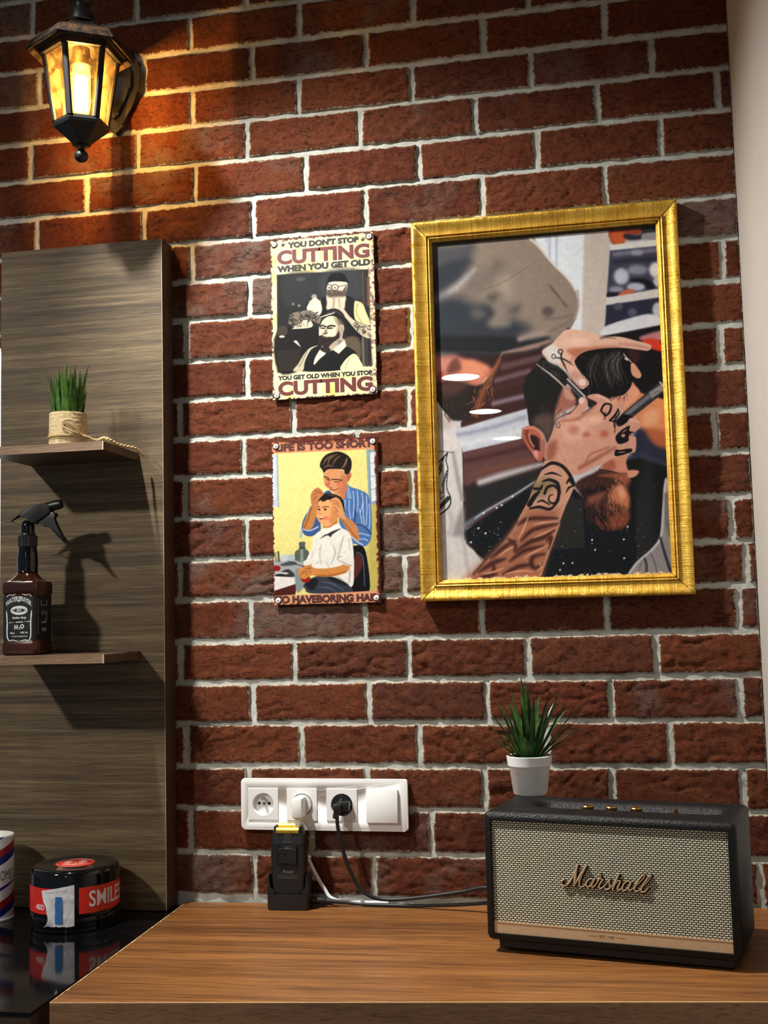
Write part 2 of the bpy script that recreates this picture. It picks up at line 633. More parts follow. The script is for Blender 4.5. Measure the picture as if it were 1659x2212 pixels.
M['print_black'] = pm('printed_black', (24, 22, 22), 0.5, var=0.15, scale=150)
M['print_maroon'] = pm('printed_maroon', (98, 30, 32), 0.5, var=0.16, scale=130)
M['print_maroon2'] = pm('printed_dark_red', (92, 24, 22), 0.5, var=0.16, scale=130)
M['print_brown'] = pm('printed_brown', (74, 24, 20), 0.5, var=0.12, scale=130)
M['print_grey'] = pm('printed_grey', (112, 106, 92), 0.5, var=0.05)
M['red_label'] = pm('red_label', (214, 44, 30), 0.35, var=0.05)
M['terracotta_soil'] = pm('dark_soil', (30, 26, 22), 0.95, var=0.4, scale=200, bump=0.6)

def glass_sheet(name, tint=(1, 1, 1, 1), ior=1.45, rough=0.0):
    q = N(name)
    q.t.nodes.remove(q.b)
    tr = q.n('ShaderNodeBsdfTransparent')
    tr.inputs['Color'].default_value = tint
    gl = q.n('ShaderNodeBsdfGlossy')
    gl.inputs['Roughness'].default_value = rough
    ge = q.n('ShaderNodeNewGeometry')
    dp = q.n('ShaderNodeVectorMath', operation='DOT_PRODUCT')
    q.l(ge.outputs['Normal'], dp.inputs[0])
    q.l(ge.outputs['Incoming'], dp.inputs[1])
    f0 = ((ior - 1) / (ior + 1)) ** 2
    g5 = q.math('POWER', q.math('SUBTRACT', 1.0, q.math('ABSOLUTE', dp.outputs['Value'])), 5.0)
    fr = q.math('ADD', f0, q.math('MULTIPLY', g5, 1 - f0), clamp=True)
    mx = q.n('ShaderNodeMixShader')
    q.l(fr, mx.inputs[0])
    q.l(tr.outputs[0], mx.inputs[1])
    q.l(gl.outputs[0], mx.inputs[2])
    q.l(mx.outputs[0], q.out.inputs['Surface'])
    return q.m
M['glass'] = glass_sheet('picture_glass', ior=1.45)
def lit_bulb():
    q = N('lit_bulb_glass')
    q.t.nodes.remove(q.b)
    tr = q.n('ShaderNodeBsdfTransparent')
    tr.inputs['Color'].default_value = (1, .93, .8, 1)
    em = q.n('ShaderNodeEmission')
    q.l(q.ramp(q.noise(q.coords(), 60, 3), [(0.35, (1, .55, .14, 1)), (0.65, (1, .70, .28, 1))]), em.inputs['Color'])
    em.inputs['Strength'].default_value = 3.0
    mx = q.n('ShaderNodeMixShader')
    mx.inputs[0].default_value = 0.35
    q.l(tr.outputs[0], mx.inputs[1])
    q.l(em.outputs[0], mx.inputs[2])
    q.l(mx.outputs[0], q.out.inputs['Surface'])
    return q.m
M['lit_bulb'] = lit_bulb()
def lantern_pane():
    q = N('dusty_amber_pane')
    q.t.nodes.remove(q.b)
    tr = q.n('ShaderNodeBsdfTransparent')
    tr.inputs['Color'].default_value = (1.0, 0.93, 0.80, 1)
    tl = q.n('ShaderNodeBsdfTranslucent')
    tl.inputs['Color'].default_value = (0.90, 0.62, 0.28, 1)
    gl = q.n('ShaderNodeBsdfGlossy')
    gl.inputs['Roughness'].default_value = 0.08
    m1 = q.n('ShaderNodeMixShader')
    q.l(q.ramp(q.noise(q.coords(), 55, 4, 0.65), [(0.42, (.02, .02, .02, 1)), (0.72, (.17, .17, .17, 1))]), m1.inputs[0])
    q.l(tr.outputs[0], m1.inputs[1])
    q.l(tl.outputs[0], m1.inputs[2])
    m2 = q.n('ShaderNodeMixShader')
    m2.inputs[0].default_value = 0.05
    q.l(m1.outputs[0], m2.inputs[1])
    q.l(gl.outputs[0], m2.inputs[2])
    q.l(m2.outputs[0], q.out.inputs['Surface'])
    return q.m
M['pane'] = lantern_pane()

# ------------------------------------------------------------------ worktop on the right
def dz(x):
    return 0.893 + 0.0117 * (x + 0.28)          # the top is not quite level

def worktop():
    t = thing('worktop', 'warm brown oak worktop fixed along the brick wall', 'worktop', (0, 0, 0))
    TH = 0.038
    P = [(-0.778, -0.004), (XR - 0.001, -0.004), (XR - 0.001, -0.468), (-0.766, -0.553)]
    bm = NB()
    top = [bm.verts.new((x, y, dz(x))) for x, y in P]
    bot = [bm.verts.new((x, y, dz(x) - TH)) for x, y in P]
    bm.faces.new(top)
    bm.faces.new(bot[::-1])
    for i in (0, 1, 3):
        bm.faces.new((top[i], top[(i + 1) % 4], bot[(i + 1) % 4], bot[i]))
    obj('board', bm, M['desk'], t, flat=True)
    bm = NB()      # front edge band
    a, b = P[3], P[2]
    n = Vector((b[1] - a[1], -(b[0] - a[0]), 0)).normalized() * 0.0015
    q = [bm.verts.new((x + k * n.x, y + k * n.y, dz(x) - h)) for (x, y) in (a, b) for k in (0, 1) for h in (0.0, TH)]
    for f in ((2, 3, 7, 6), (0, 2, 6, 4), (1, 5, 7, 3), (0, 1, 3, 2), (4, 6, 7, 5)):
        bm.faces.new([q[i] for i in f])
    obj('edge_band', bm, M['desk_edge'], t, flat=True)
    bm = NB()      # chipped pale arris on the left end
    r = random.Random(5)
    k = 150
    lo, hi = [], []
    for i in range(k + 1):
        f = i / k
        y = -0.004 + f * (-0.549)
        x = -0.778 + f * 0.012
        w = 0.0006 + 0.0016 * max(0, r.gauss(0.25, 0.5))
        lo.append(bm.verts.new((x - 0.0003, y, dz(x) + 0.0003)))
        hi.append(bm.verts.new((x + w, y, dz(x) + 0.0004)))
    for i in range(k):
        bm.faces.new((lo[i], lo[i + 1], hi[i + 1], hi[i]))
    obj('chipped_edge', bm, pm('bare_chipboard', (226, 190, 130), 0.8, var=0.15, scale=300), t, flat=True)
    bm = NB()      # highlight along the front arris, painted as a pale strip
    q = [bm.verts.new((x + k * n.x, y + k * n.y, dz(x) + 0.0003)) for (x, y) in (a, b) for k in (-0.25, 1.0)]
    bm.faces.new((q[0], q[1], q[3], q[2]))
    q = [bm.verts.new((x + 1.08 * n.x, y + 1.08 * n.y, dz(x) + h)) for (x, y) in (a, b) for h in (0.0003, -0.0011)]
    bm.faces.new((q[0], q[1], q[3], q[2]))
    obj('highlight_strip', bm, pm('painted_highlight', (222, 180, 122), 0.5, var=0.15, scale=160), t, flat=True)
    for x in (-0.755, 0.228):
        bm = NB()
        box(bm, x - 0.009, x + 0.009, -0.44, -0.02, 0.0, dz(x) - TH - 0.0005)
        obj('support_panel', bm, M['desk_edge'], t, flat=True)
worktop()

# ------------------------------------------------------------------ barber's station on the left
PF = -0.055
def station():
    t = thing('shelf_panel', 'tall dark oak wall panel carrying two small shelves left of the signs', 'shelf unit', (0, 0, 0))
    zb, zt = 0.8835, 2.1165
    bm = NB()
    box(bm, -1.124, -0.7965, PF, PF + 0.0185, zb, zt, 0.0006, 1)
    obj('front_board', bm, M['panel'], t, flat=True)
    bm = NB()
    box(bm, -0.8125, -0.7955, PF + 0.0185, -0.0045, zb, zt)
    box(bm, -1.123, -1.106, PF + 0.0185, -0.0045, zb, zt)
    box(bm, -1.106, -0.8125, PF + 0.0185, -0.0045, zt - 0.017, zt)
    box(bm, -0.7962, -0.7955, PF + 0.0004, PF + 0.0185, zb, zt)
    obj('side_cheeks', bm, wood_material('dark_cheek', [(0.36, lin((48, 34, 25))), (0.62, lin((74, 53, 38))), (0.8, lin((92, 68, 50)))], 9, 200, 0.55, 0.2, axis='z'), t, flat=True)
    bm = NB()
    box(bm, -0.7968, -0.7957, PF - 0.0003, PF + 0.0006, zb, zt)
    obj('pale_arris', bm, pm('worn_arris', (170, 150, 122), 0.7), t, flat=True)
    for zz0, zz1 in ((1.6965, 1.7115), (1.3305, 1.3455)):
        s = bpy.data.objects.new('shelf', None)
        COL.objects.link(s)
        s.parent = t
        s.location = (-0.952, PF, zz1)
        h = zz1 - zz0
        bm = NB()
        box(bm, -0.108, 0.1085, -0.154, -0.0003, -h, 0, 0.0004, 1)
        obj('board', bm, M['panel_edge'], s, flat=True)
        bm = NB()
        box(bm, -0.108, 0.1085, -0.1555, -0.1541, -h, 0)
        obj('edge_band', bm, M['shelf_edge'], s, flat=True)
        bm = NB()
        box(bm, 0.1066, 0.109, -0.1558, -0.1552, -h, 0)
        obj('pale_arris', bm, pm('worn_edge', (196, 178, 150), 0.7), s, flat=True)
station()

def glass_counter():
    zc = 0.882
    t = thing('glass_topped_counter', 'black glass counter top on dark wood below the shelves', 'counter', (0, 0, 0))
    bm = NB()
    box(bm, -2.3, -0.7805, -0.580, -0.0055, zc - 0.006, zc, 0.0008, 2)
    obj('glass_top', bm, M['black_gloss'], t, flat=True)
    bm = NB()
    box(bm, -2.3, -0.7825, -0.577, -0.0055, zc - 0.034, zc - 0.0062)
    obj('wood_board', bm, M['panel_edge'], t, flat=True)
    for x in (-2.27, -1.5, -0.795):
        bm = NB()
        box(bm, x - 0.009, x + 0.009, -0.55, -0.02, 0.0, zc - 0.0345)
        obj('support_panel', bm, M['panel_edge'], t, flat=True)
glass_counter()

def mirror():
    t = thing('wall_mirror', 'wall mirror with a lit white border left of the wooden panel', 'mirror', (-1.60, 0, 0))
    e = N('lit_border')
    e.n('ShaderNodeTexNoise')
    e.b.inputs['Base Color'].default_value = (1, 1, 1, 1)
    e.b.inputs['Emission Color'].default_value = (1.0, 0.93, 0.76, 1)
    e.b.inputs['Emission Strength'].default_value = 2.2
    bm = NB()
    box(bm, -0.46, 0.472, -0.030, -0.0045, 0.90, 1.935)
    obj('back_board', bm, M['white_plastic'], t, flat=True)
    bm = NB()
    box(bm, -0.44, 0.440, -0.0345, -0.0305, 0.92, 1.915, 0.001, 1)
    obj('mirror_glass', bm, pm('silvered_glass', (225, 228, 228), 0.02, 1.0, var=0.0), t, flat=True)
    bm = NB()
    box(bm, 0.4415, 0.4735, -0.036, -0.0305, 0.92, 1.925)
    obj('light_strip', bm, e.m, t, flat=True)
mirror()

# ------------------------------------------------------------------ wall lantern
def lantern():
    C = (-0.905, -0.165)
    t = thing('wall_lantern', 'black six-sided wall lantern, lit, high on the bricks above the wooden panel', 'lantern', (C[0], C[1], 0))
    a0 = math.radians(30)          # a corner points to the wall
    def hexr(bm, prof, rot=a0, mi=0):
        lathe(bm, prof, 6, rot=rot, mi=mi)
    bm = NB()      # bottom cup
    hexr(bm, [(0.0, 2.262), (0.016, 2.264), (0.021, 2.270), (0.0485, 2.293), (0.0505, 2.298), (0.0495, 2.304), (0.043, 2.306), (0, 2.306)])
    obj('bottom_cup', bm, M['black_iron'], t, ang=25)
    bm = NB()
    lathe(bm, [(0, 2.232), (.007, 2.2335), (.0115, 2.238), (.0130, 2.2435), (.0115, 2.249), (.007, 2.2525), (.0058, 2.257), (.0075, 2.262), (.017, 2.2645), (.018, 2.268), (0, 2.268)], 32)
    obj('finial', bm, M['black_iron'], t)
    zb, zt, rb, rt = 2.303, 2.430, 0.0470, 0.0660
    bars = []
    for k in range(6):
        a = a0 + k * pi / 3
        d = Vector((math.cos(a), math.sin(a), 0))
        bm = NB()
        tube(bm, [d * rb + Vector((0, 0, zb)), d * rt + Vector((0, 0, zt))], 0.0062, 8, flat=(0.72, 1.0), up=tuple(d))
        obj('corner_bar', bm, M['black_iron'], t)
    for k in range(6):
        a, b = a0 + k * pi / 3, a0 + (k + 1) * pi / 3
        bm = NB()
        q = []
        for ang, r, z in ((a, rb - .002, zb), (b, rb - .002, zb), (b, rt - .002, zt), (a, rt - .002, zt)):
            q.append(bm.verts.new((r * math.cos(ang), r * math.sin(ang), z)))
        bm.faces.new(q)
        obj('glass_pane', bm, M['pane'], t, flat=True)
    bm = NB()      # upper ring under the roof
    hexr(bm, [(0.066, 2.426), (0.0745, 2.426), (0.076, 2.436), (0.082, 2.438), (0.082, 2.446), (0.064, 2.446), (0.064, 2.426)])
    obj('upper_ring', bm, M['black_iron'], t, ang=25)
    bm = NB()      # flared roof
    hexr(bm, [(0.062, 2.444), (0.0825, 2.443), (0.085, 2.438), (0.0955, 2.431), (0.0975, 2.435), (0.0895, 2.448), (0.0865, 2.453), (0.056, 2.470), (0.040, 2.482), (0.036, 2.490)])
    obj('roof', bm, M['roof_iron'], t, ang=25)
    bm = NB()
    lathe(bm, [(.037, 2.487), (.032, 2.492), (.024, 2.495), (.0225, 2.500), (.0215, 2.512), (.0150, 2.522), (.0155, 2.530), (.0205, 2.535), (.0205, 2.541), (.013, 2.547), (.0095, 2.556), (.0090, 2.580), (.012, 2.590), (0, 2.596)], 36)
    obj('top_spire', bm, M['black_iron'], t)
    # wall plate and arm
    yb = -C[1]
    bm = NB()
    out = [(0.0, 0.085), (0.034, 0.062), (0.052, 0.020), (0.050, -0.022), (0.030, -0.050), (0.016, -0.088), (0.0, -0.102)]
    o = [(x, 2.450 + z) for x, z in out] + [(-x, 2.450 + z) for x, z in out[-2:0:-1]]
    prism(bm, o, yb - 0.016, yb - 0.002, 0.004, 2)
    o2 = [(x * 0.72, 2.450 + (z - 2.450) * 0.74) for x, z in o]
    prism(bm, o2, yb - 0.026, yb - 0.016, 0.004, 2)
    obj('wall_plate', bm, M['black_iron'], t, ang=30)
    bm = NB()
    tube(bm, smooth_pts([(0, 0.006, 2.527), (0, 0.05, 2.520), (0, 0.10, 2.492), (0, yb - 0.02, 2.462)], 6), 0.0072, 10)
    obj('arm', bm, M['black_iron'], t)
    # bulb
    bm = NB()
    lathe(bm, [(0, 2.446), (.0155, 2.446), (.0165, 2.430), (.0185, 2.428), (.0185, 2.412), (0, 2.412)], 28)
    obj('lamp_holder', bm, M['black_plastic'], t)
    bm = NB()
    lathe(bm, [(.0135, 2.415), (.016, 2.405), (.0168, 2.395), (.0168, 2.335), (.013, 2.322), (.005, 2.317), (0, 2.3165)], 32)
    bo = obj('bulb', bm, M['lit_bulb'], t)
    e = N('glowing_filament')
    e.n('ShaderNodeTexNoise')
    e.b.inputs['Base Color'].default_value = (1, .8, .5, 1)
    e.b.inputs['Emission Color'].default_value = (1.0, 0.72, 0.30, 1)
    e.b.inputs['Emission Strength'].default_value = 38.0
    bm = NB()
    for k in range(6):
        a = k * pi / 3 + 0.3
        x, y = 0.0092 * math.cos(a), 0.0092 * math.sin(a)
        tube(bm, [(x, y, 2.330), (x * .9, y * .9, 2.392)], 0.0036, 8)
    obj('filament', bm, e.m, bo)
    ld = bpy.data.lights.new('bulb_light', 'POINT')
    ld.energy = LANTERN_WATTS
    ld.color = (1.0, 0.56, 0.15)
    ld.shadow_soft_size = 0.012
    lo = bpy.data.objects.new('bulb_light', ld)
    COL.objects.link(lo)
    lo.parent = t
    lo.location = (0, 0, 2.362)
q = N('roof_patina')
v_ = q.coords()
q.l(q.ramp(q.noise(v_, 70, 5, 0.7), [(0.45, lin((30, 27, 25))), (0.7, lin((92, 66, 44)))]), q.b.inputs['Base Color'])
q.set(Roughness=0.35, Metallic=0.6)
M['roof_iron'] = q.m
lantern()

# ------------------------------------------------------------------ four-gang socket plate
def sockets():
    t = thing('socket_plate', 'white four-gang wall plate with three round sockets and a switch', 'socket', (-0.515, -0.0035, 1.0645))
    t.rotation_euler = (0, 0.004, 0)
    Wd, Hd = 0.307, 0.0905
    def px(x):
        return (x - 87) / 1488.0 * Wd - Wd / 2
    bm = NB()
    prism(bm, rrect(Wd, Hd, 0.006), -0.0085, 0.0, 0.0022, 3)
    fr = obj('frame', bm, M['white_plastic'], t)
    cz = 0.0
    cb_ = NB()
    for c in (289.5, 640, 997):
        prism(cb_, circ(0.0199, 40, px(c), cz), -0.012, -0.0012)
    cut = obj('cutter', cb_, M['white_plastic'], t)
    md = fr.modifiers.new('b', 'BOOLEAN')
    md.object = cut
    md.operation = 'DIFFERENCE'
    md.solver = 'EXACT'
    dg = bpy.context.evaluated_depsgraph_get()
    dg.update()
    me = bpy.data.meshes.new_from_object(fr.evaluated_get(dg))
    fr.modifiers.clear()
    fr.data = me
    bpy.data.objects.remove(cut)
    for i, c in enumerate((289.5, 640, 997)):
        cx = px(c)
        s = bpy.data.objects.new('socket', None)
        COL.objects.link(s)
        s.parent = t
        s.location = (cx, -0.0085, cz)
        w, R = 0.0565, 0.0196
        bm = NB()          # faceplate with a round well
        n = 48
        o = []
        for k in range(n):
            a = 2 * pi * k / n
            dx, dzz = math.cos(a), math.sin(a)
            m = (w / 2) / max(abs(dx), abs(dzz))
            o.append((dx * m, dzz * m))
        def ring(pts, y):
            return [bm.verts.new((x, y, z)) for x, z in pts]
        r0 = ring([(x * 1.0, z * 1.0) for x, z in o], 0.0004)
        r1 = ring([(x * 0.985, z * 0.985) for x, z in o], -0.0014)
        r2 = ring(circ(R + .0006, n), -0.0014)
        r3 = ring(circ(R, n), -0.0008)
        r4 = ring(circ(R * 0.93, n), 0.0060)
        for A, B in ((r0, r1), (r1, r2), (r2, r3), (r3, r4)):
            for k in range(n):
                bm.faces.new((A[k], A[(k + 1) % n], B[(k + 1) % n], B[k]))
        bm.faces.new(r4)
        obj('faceplate', bm, M['white_plastic'], s, ang=30)
        bm = NB()
        lathe(bm, [(.0024, 0), (.0024, .0105), (.0016, .0135), (0, .014)], 18)
        bmesh.ops.rotate(bm, verts=bm.verts, cent=(0, 0, 0), matrix=Matrix.Rotation(pi / 2, 3, 'X'))
        bmesh.ops.translate(bm, verts=bm.verts, vec=(0.0, 0.0060, 0.0105))
        obj('earth_pin', bm, M['chrome'], s)
        bm = NB()
        for hx in (-0.0094, 0.0094):
            lathe(bm, [(.0027, 0), (0, 0)], 18, c=(hx, 0))
        bmesh.ops.rotate(bm, verts=bm.verts, cent=(0, 0, 0), matrix=Matrix.Rotation(pi / 2, 3, 'X'))
        bmesh.ops.translate(bm, verts=bm.verts, vec=(0, 0.0058, 0.0005))
        obj('pin_hole', bm, M['dark_hole'], s)
        bm = NB()
        lathe(bm, [(.0026, 0), (.0026, .0012), (0, .0012)], 18)
        bmesh.ops.rotate(bm, verts=bm.verts, cent=(0, 0, 0), matrix=Matrix.Rotation(pi / 2, 3, 'X'))
        bmesh.ops.translate(bm, verts=bm.verts, vec=(0, 0.0060, 0.0005))
        obj('centre_screw', bm, M['chrome'], s)
    cx = px(1353)
    bm = NB()
    v = box(bm, cx - 0.0285, cx + 0.0285, -0.0125, -0.0065, -0.0300, 0.0285, 0.0012, 2)
    for vv in bm.verts:
        if vv.co.y < -0.010:
            vv.co.y += -0.0022 * (0.5 - vv.co.z / 0.058)
    obj('switch_rocker', bm, M['white_plastic'], t, ang=30)
sockets()

SOCK2 = (-0.515 + (640 - 87) / 1488.0 * 0.307 - 0.1535, 1.0645)
SOCK3 = (-0.515 + (997 - 87) / 1488.0 * 0.307 - 0.1535, 1.0645)

def white_plug():
    x, z = SOCK2
    t = thing('white_plug', 'white angled mains plug with white cord in the second socket', 'plug', (x, -0.012, z))
    bm = NB()
    prism(bm, circ(0.0178, 36), -0.0045, 0.0080, 0.001, 1)
    box(bm, -0.0105, 0.0090, -0.0350, -0.0040, -0.0190, 0.0160, 0.003, 2)
    obj('plug_body', bm, M['ivory'], t)
    bm = NB()
    for k in range(4):
        zz = -0.0195 - k * 0.0036
        box(bm, -0.0075 + k * .0004, 0.0065 - k * .0004, -0.0300, -0.0200, zz - 0.0024, zz, 0.0008, 1)
    box(bm, -0.004, 0.003, -0.0280, -0.0220, -0.034, -0.0190)
    obj('strain_relief', bm, M['ivory'], t)
    w = [at(u, v, y) for u, v, y in ((653, 1776, -.037), (656, 1800, -.030), (660, 1840, -.022), (672, 1868, -.017), (686, 1895, -.016), (702, 1922, -.017), (716, 1940, -.020))]
    w += [Vector((-0.475, -0.0165, dz(-.48) + .0048)), Vector((-0.450, -0.0135, dz(-.45) + .0046)), Vector((-0.40, -0.0125, dz(-.40) + .0046))]
    bm = NB()
    tube(bm, smooth_pts([p - Vector((x, -0.012, z)) for p in w], 6), 0.0034, 10)
    obj('cord', bm, M['white_cord'], t)
white_plug()

def black_plug():
    x, z = SOCK3
    t = thing('black_plug', 'black angled mains plug with black cord in the third socket', 'plug', (x, -0.012, z))
    bm = NB()
    prism(bm, circ(0.0178, 36), -0.0020, 0.0080, 0.001, 1)
    box(bm, -0.0050, 0.0170, -0.0200, -0.0020, -0.0080, 0.0085, 0.002, 2)
    box(bm, -0.0105, 0.0050, -0.0270, -0.0080, -0.0080, 0.0050, 0.0025, 2)
    tube(bm, [(-0.0035, -0.019, -0.006), (-0.0075, -0.021, -0.014), (-0.009, -0.021, -0.020)], [0.0056, 0.0046, 0.0036], 12)
    obj('plug_body', bm, M['black_plastic'], t)
    w = [at(u, v, y) for u, v, y in ((731, 1743, -.034), (728, 1765, -.035), (732, 1800, -.035), (744, 1848, -.034), (758, 1885, -.032), (776, 1918, -.030), (800, 1936, -.028), (830, 1943, -.026), (875, 1942, -.030), (930, 1936, -.040), (1000, 1926, -.055), (1058, 1918, -.075))]
    w += [Vector((-0.17, -0.095, 0.925)), Vector((-0.150, -0.108, 0.935))]
    bm = NB()
    tube(bm, smooth_pts([p - Vector((x, -0.012, z)) for p in w], 6), 0.0034, 10)
    obj('cord', bm, M['black_rubber'], t)
black_plug()

# ------------------------------------------------------------------ shaver in its charging stand
SX, SY = -0.5715, -0.0385
def stand_and_shaver():
    zd = dz(SX) + 0.0006
    t = thing('charging_stand', 'low black charging stand with cord holding the gold-topped shaver', 'charger', (SX, SY, zd))
    bm = NB()
    prism(bm, rrect(0.076, 0.036, 0.006, 5), 0.0, 0.0265, 0.0016, 2, axes='xy')
    obj('base', bm, M['black_plastic'], t)
    bm = NB()
    for s in (-1, 1):
        o = [(0.0365 * s, 0.0268), (0.0368 * s, 0.052), (0.0362 * s, 0.058), (0.0340 * s, 0.060), (0.0330 * s, 0.056), (0.0322 * s, 0.038), (0.0235 * s, 0.0300), (0.0235 * s, 0.0268)]
        prism(bm, o if s < 0 else o[::-1], -0.0155, 0.0150, 0.0008, 1)
    box(bm, -0.0330, 0.0330, 0.0120, 0.0160, 0.0268, 0.052, 0.001, 1)
    obj('cradle', bm, M['black_plastic'], t)
    # lead out of the right side
    bm = NB()
    a = Vector((0.038, 0.006, 0.0125))
    path = [a, a + Vector((0.018, 0.002, -0.0010)), a + Vector((0.024, 0.003, -0.0016))]
    tube(bm, path, [0.0058, 0.0056, 0.0045], 12)
    for k in range(9):
        tube(bm, [a + Vector((0.025 + k * 0.0036, 0.0032 + k * .0002, -0.0018 - k * .0002)), a + Vector((0.0275 + k * 0.0036, 0.0034 + k * .0002, -0.0020 - k * .0002))], 0.0046 - k * 0.0001, 12)
    tube(bm, [a + Vector((0.022, 0.003, -0.0016)), a + Vector((0.062, 0.005, -0.0036))], 0.0032, 10)
    obj('lead_sleeve', bm, M['black_rubber'], t)
    w = [a + Vector((0.060, 0.005, -0.0036)), Vector((0.125, 0.0105, 0.0062)), Vector((0.18, 0.011, 0.0054)), Vector((0.24, 0.006, 0.0072)), Vector((0.32, -0.012, 0.0160)), Vector((0.395, -0.036, 0.0300)), Vector((0.420, -0.050, 0.0380))]
    bm = NB()
    tube(bm, smooth_pts(w, 7), 0.0030, 10)
    obj('lead', bm, M['black_rubber'], t)

    z0 = zd + 0.0275
    s = thing('electric_shaver', 'black electric foil shaver with two gold foils standing in its charger', 'shaver', (SX, SY - 0.001, z0))
    s.scale = (1.0, 1.0, 0.945)
    def hw(z):
        pts = [(0.0, .0245), (0.006, .0290), (0.03, .0312), (0.07, .0318), (0.095, .0306), (0.112, .0280), (0.117, .0258)]
        for (za, a_), (zb_, b_) in zip(pts, pts[1:]):
            if z <= zb_:
                return a_ + (b_ - a_) * (z - za) / (zb_ - za)
        return pts[-1][1]
    def body(z_list, ex=0.0):
        bm = NB()
        rings = []
        for z in z_list:
            w2 = hw(z) + ex
            dpt = 0.0125 if z < 0.09 else 0.0125 - 0.0035 * (z - 0.09) / 0.027
            rings.append([bm.verts.new((x, y, z)) for x, y in rrect(2 * w2, 2 * dpt, 0.0065, 5)])
        for A, B in zip(rings, rings[1:]):
            for k in range(len(A)):
                bm.faces.new((A[k], A[(k + 1) % len(A)], B[(k + 1) % len(A)], B[k]))
        bm.faces.new(rings[0][::-1])
        bm.faces.new(rings[-1])
        return bm
    obj('body', body([0, .003, .006, .015, .03, .05, .07, .0885]), M['black_plastic'], s)
    obj('head', body([.0892, .095, .104, .112, .1165], 0.0), M['black_plastic'], s)
    fy = -0.0125
    bm = NB()
    prism(bm, rrect(0.0385, 0.0345, 0.003, 4, 0, 0.0690), fy - 0.0012, fy + 0.001, 0.0006, 1)
    obj('switch_frame', bm, M['black_gloss'], s)
    bm = NB()
    box(bm, -0.0165, 0.0165, fy - 0.0030, fy - 0.0008, 0.0545, 0.0835, 0.0007, 1)
    for k in range(-1, 5):
        zz = 0.0545 + k * 0.0056
        for sg in (-1, 1):
            za, zb_ = zz + 0.0095, zz
            x1 = 0.0158
            if zb_ < 0.055:
                f_ = (0.055 - zb_) / (za - zb_)
                x1, zb_ = 0.0158 * (1 - f_), 0.055
            if x1 < 0.002:
                continue
            if za > 0.083:
                f_ = (za - 0.083) / (za - zb_)
                tube(bm, [(sg * x1 * f_, fy - 0.003, 0.083), (sg * x1, fy - 0.003, zb_)], 0.0011, 6)
            else:
                tube(bm, [(0, fy - 0.003, za), (sg * x1, fy - 0.003, zb_)], 0.0011, 6)
    obj('slide_switch', bm, M['black_rubber'], s)
    for y, z, w in ((-0.0072, 0.1125, 0.0205), (0.0062, 0.1180, 0.0205)):
        bm = NB()
        o = [(y + 0.0052 * math.cos(a), z + 0.0072 * math.sin(a)) for a in [pi * k / 12 for k in range(13)]] + [(y - 0.0052, z - 0.003), (y + 0.0052, z - 0.003)]
        prism(bm, o, -w, w, axes='yz')
        obj('gold_foil', bm, M['foil_gold'], s)
    for sg in (-1, 1):
        bm = NB()
        box(bm, sg * 0.0228 - 0.0022, sg * 0.0228 + 0.0022, -0.0118, 0.0118, 0.1155, 0.1225, 0.002, 2)
        obj('foil_bracket', bm, M['black_plastic'], s)
    bm = NB()
    ft = fy - 0.0003
    text(bm, 'WAHL', 0, 0.1075, w=0.0125, h=0.0034, bold=0.01, y=-0.0116)
    for k, (x, z) in enumerate(((-.0048, .1030), (0, .1030), (.0048, .1030), (-.0024, .0993), (.0024, .0993))):
        prism(bm, [((x + r_ * math.sin(a)), z + r_ * math.cos(a)) for j in range(10) for a, r_ in ((j * pi / 5, 0.0014 if j % 2 == 0 else 0.0006),)], -0.0124, -0.0119)
    text(bm, 'FIVE STAR', 0, 0.0945, w=0.0145, h=0.0024, bold=0.01, y=-0.0124)
    obj('lettering', bm, M['print_grey'], s)
    bm = NB()
    text(bm, 'Finale', 0, 0.0400, w=0.0190, h=0.0070, bold=0.0, y=ft, shear=0.35)
    box(bm, -0.019, 0.019, ft - .0002, ft, 0.0318, 0.0322)
    text(bm, 'FOR CONSISTENT PROFESSIONAL RESULTS', 0, 0.0285, w=0.038, h=0.0018, bold=0.0, y=ft)
    obj('lettering', bm, M['print_grey'], s)
stand_and_shaver()

# ------------------------------------------------------------------ loudspeaker on the worktop
def leather():
    q = N('black_grained_leather')
    v = q.coords()
    q.l(q.ramp(q.noise(v, 120, 3), [(0.3, lin((6, 6, 7))), (0.7, lin((12, 12, 13)))]), q.b.inputs['Base Color'])
    q.set(Roughness=0.46)
    q.b.inputs['Specular IOR Level'].default_value = 0.32
    vo = q.n('ShaderNodeTexVoronoi')
    vo.inputs['Scale'].default_value = 560
    q.l(v, vo.inputs['Vector'])
    q.l(q.bump(vo.outputs['Distance'], 0.55, 0.0012), q.b.inputs['Normal'])
    return q.m
M['leather'] = leather()

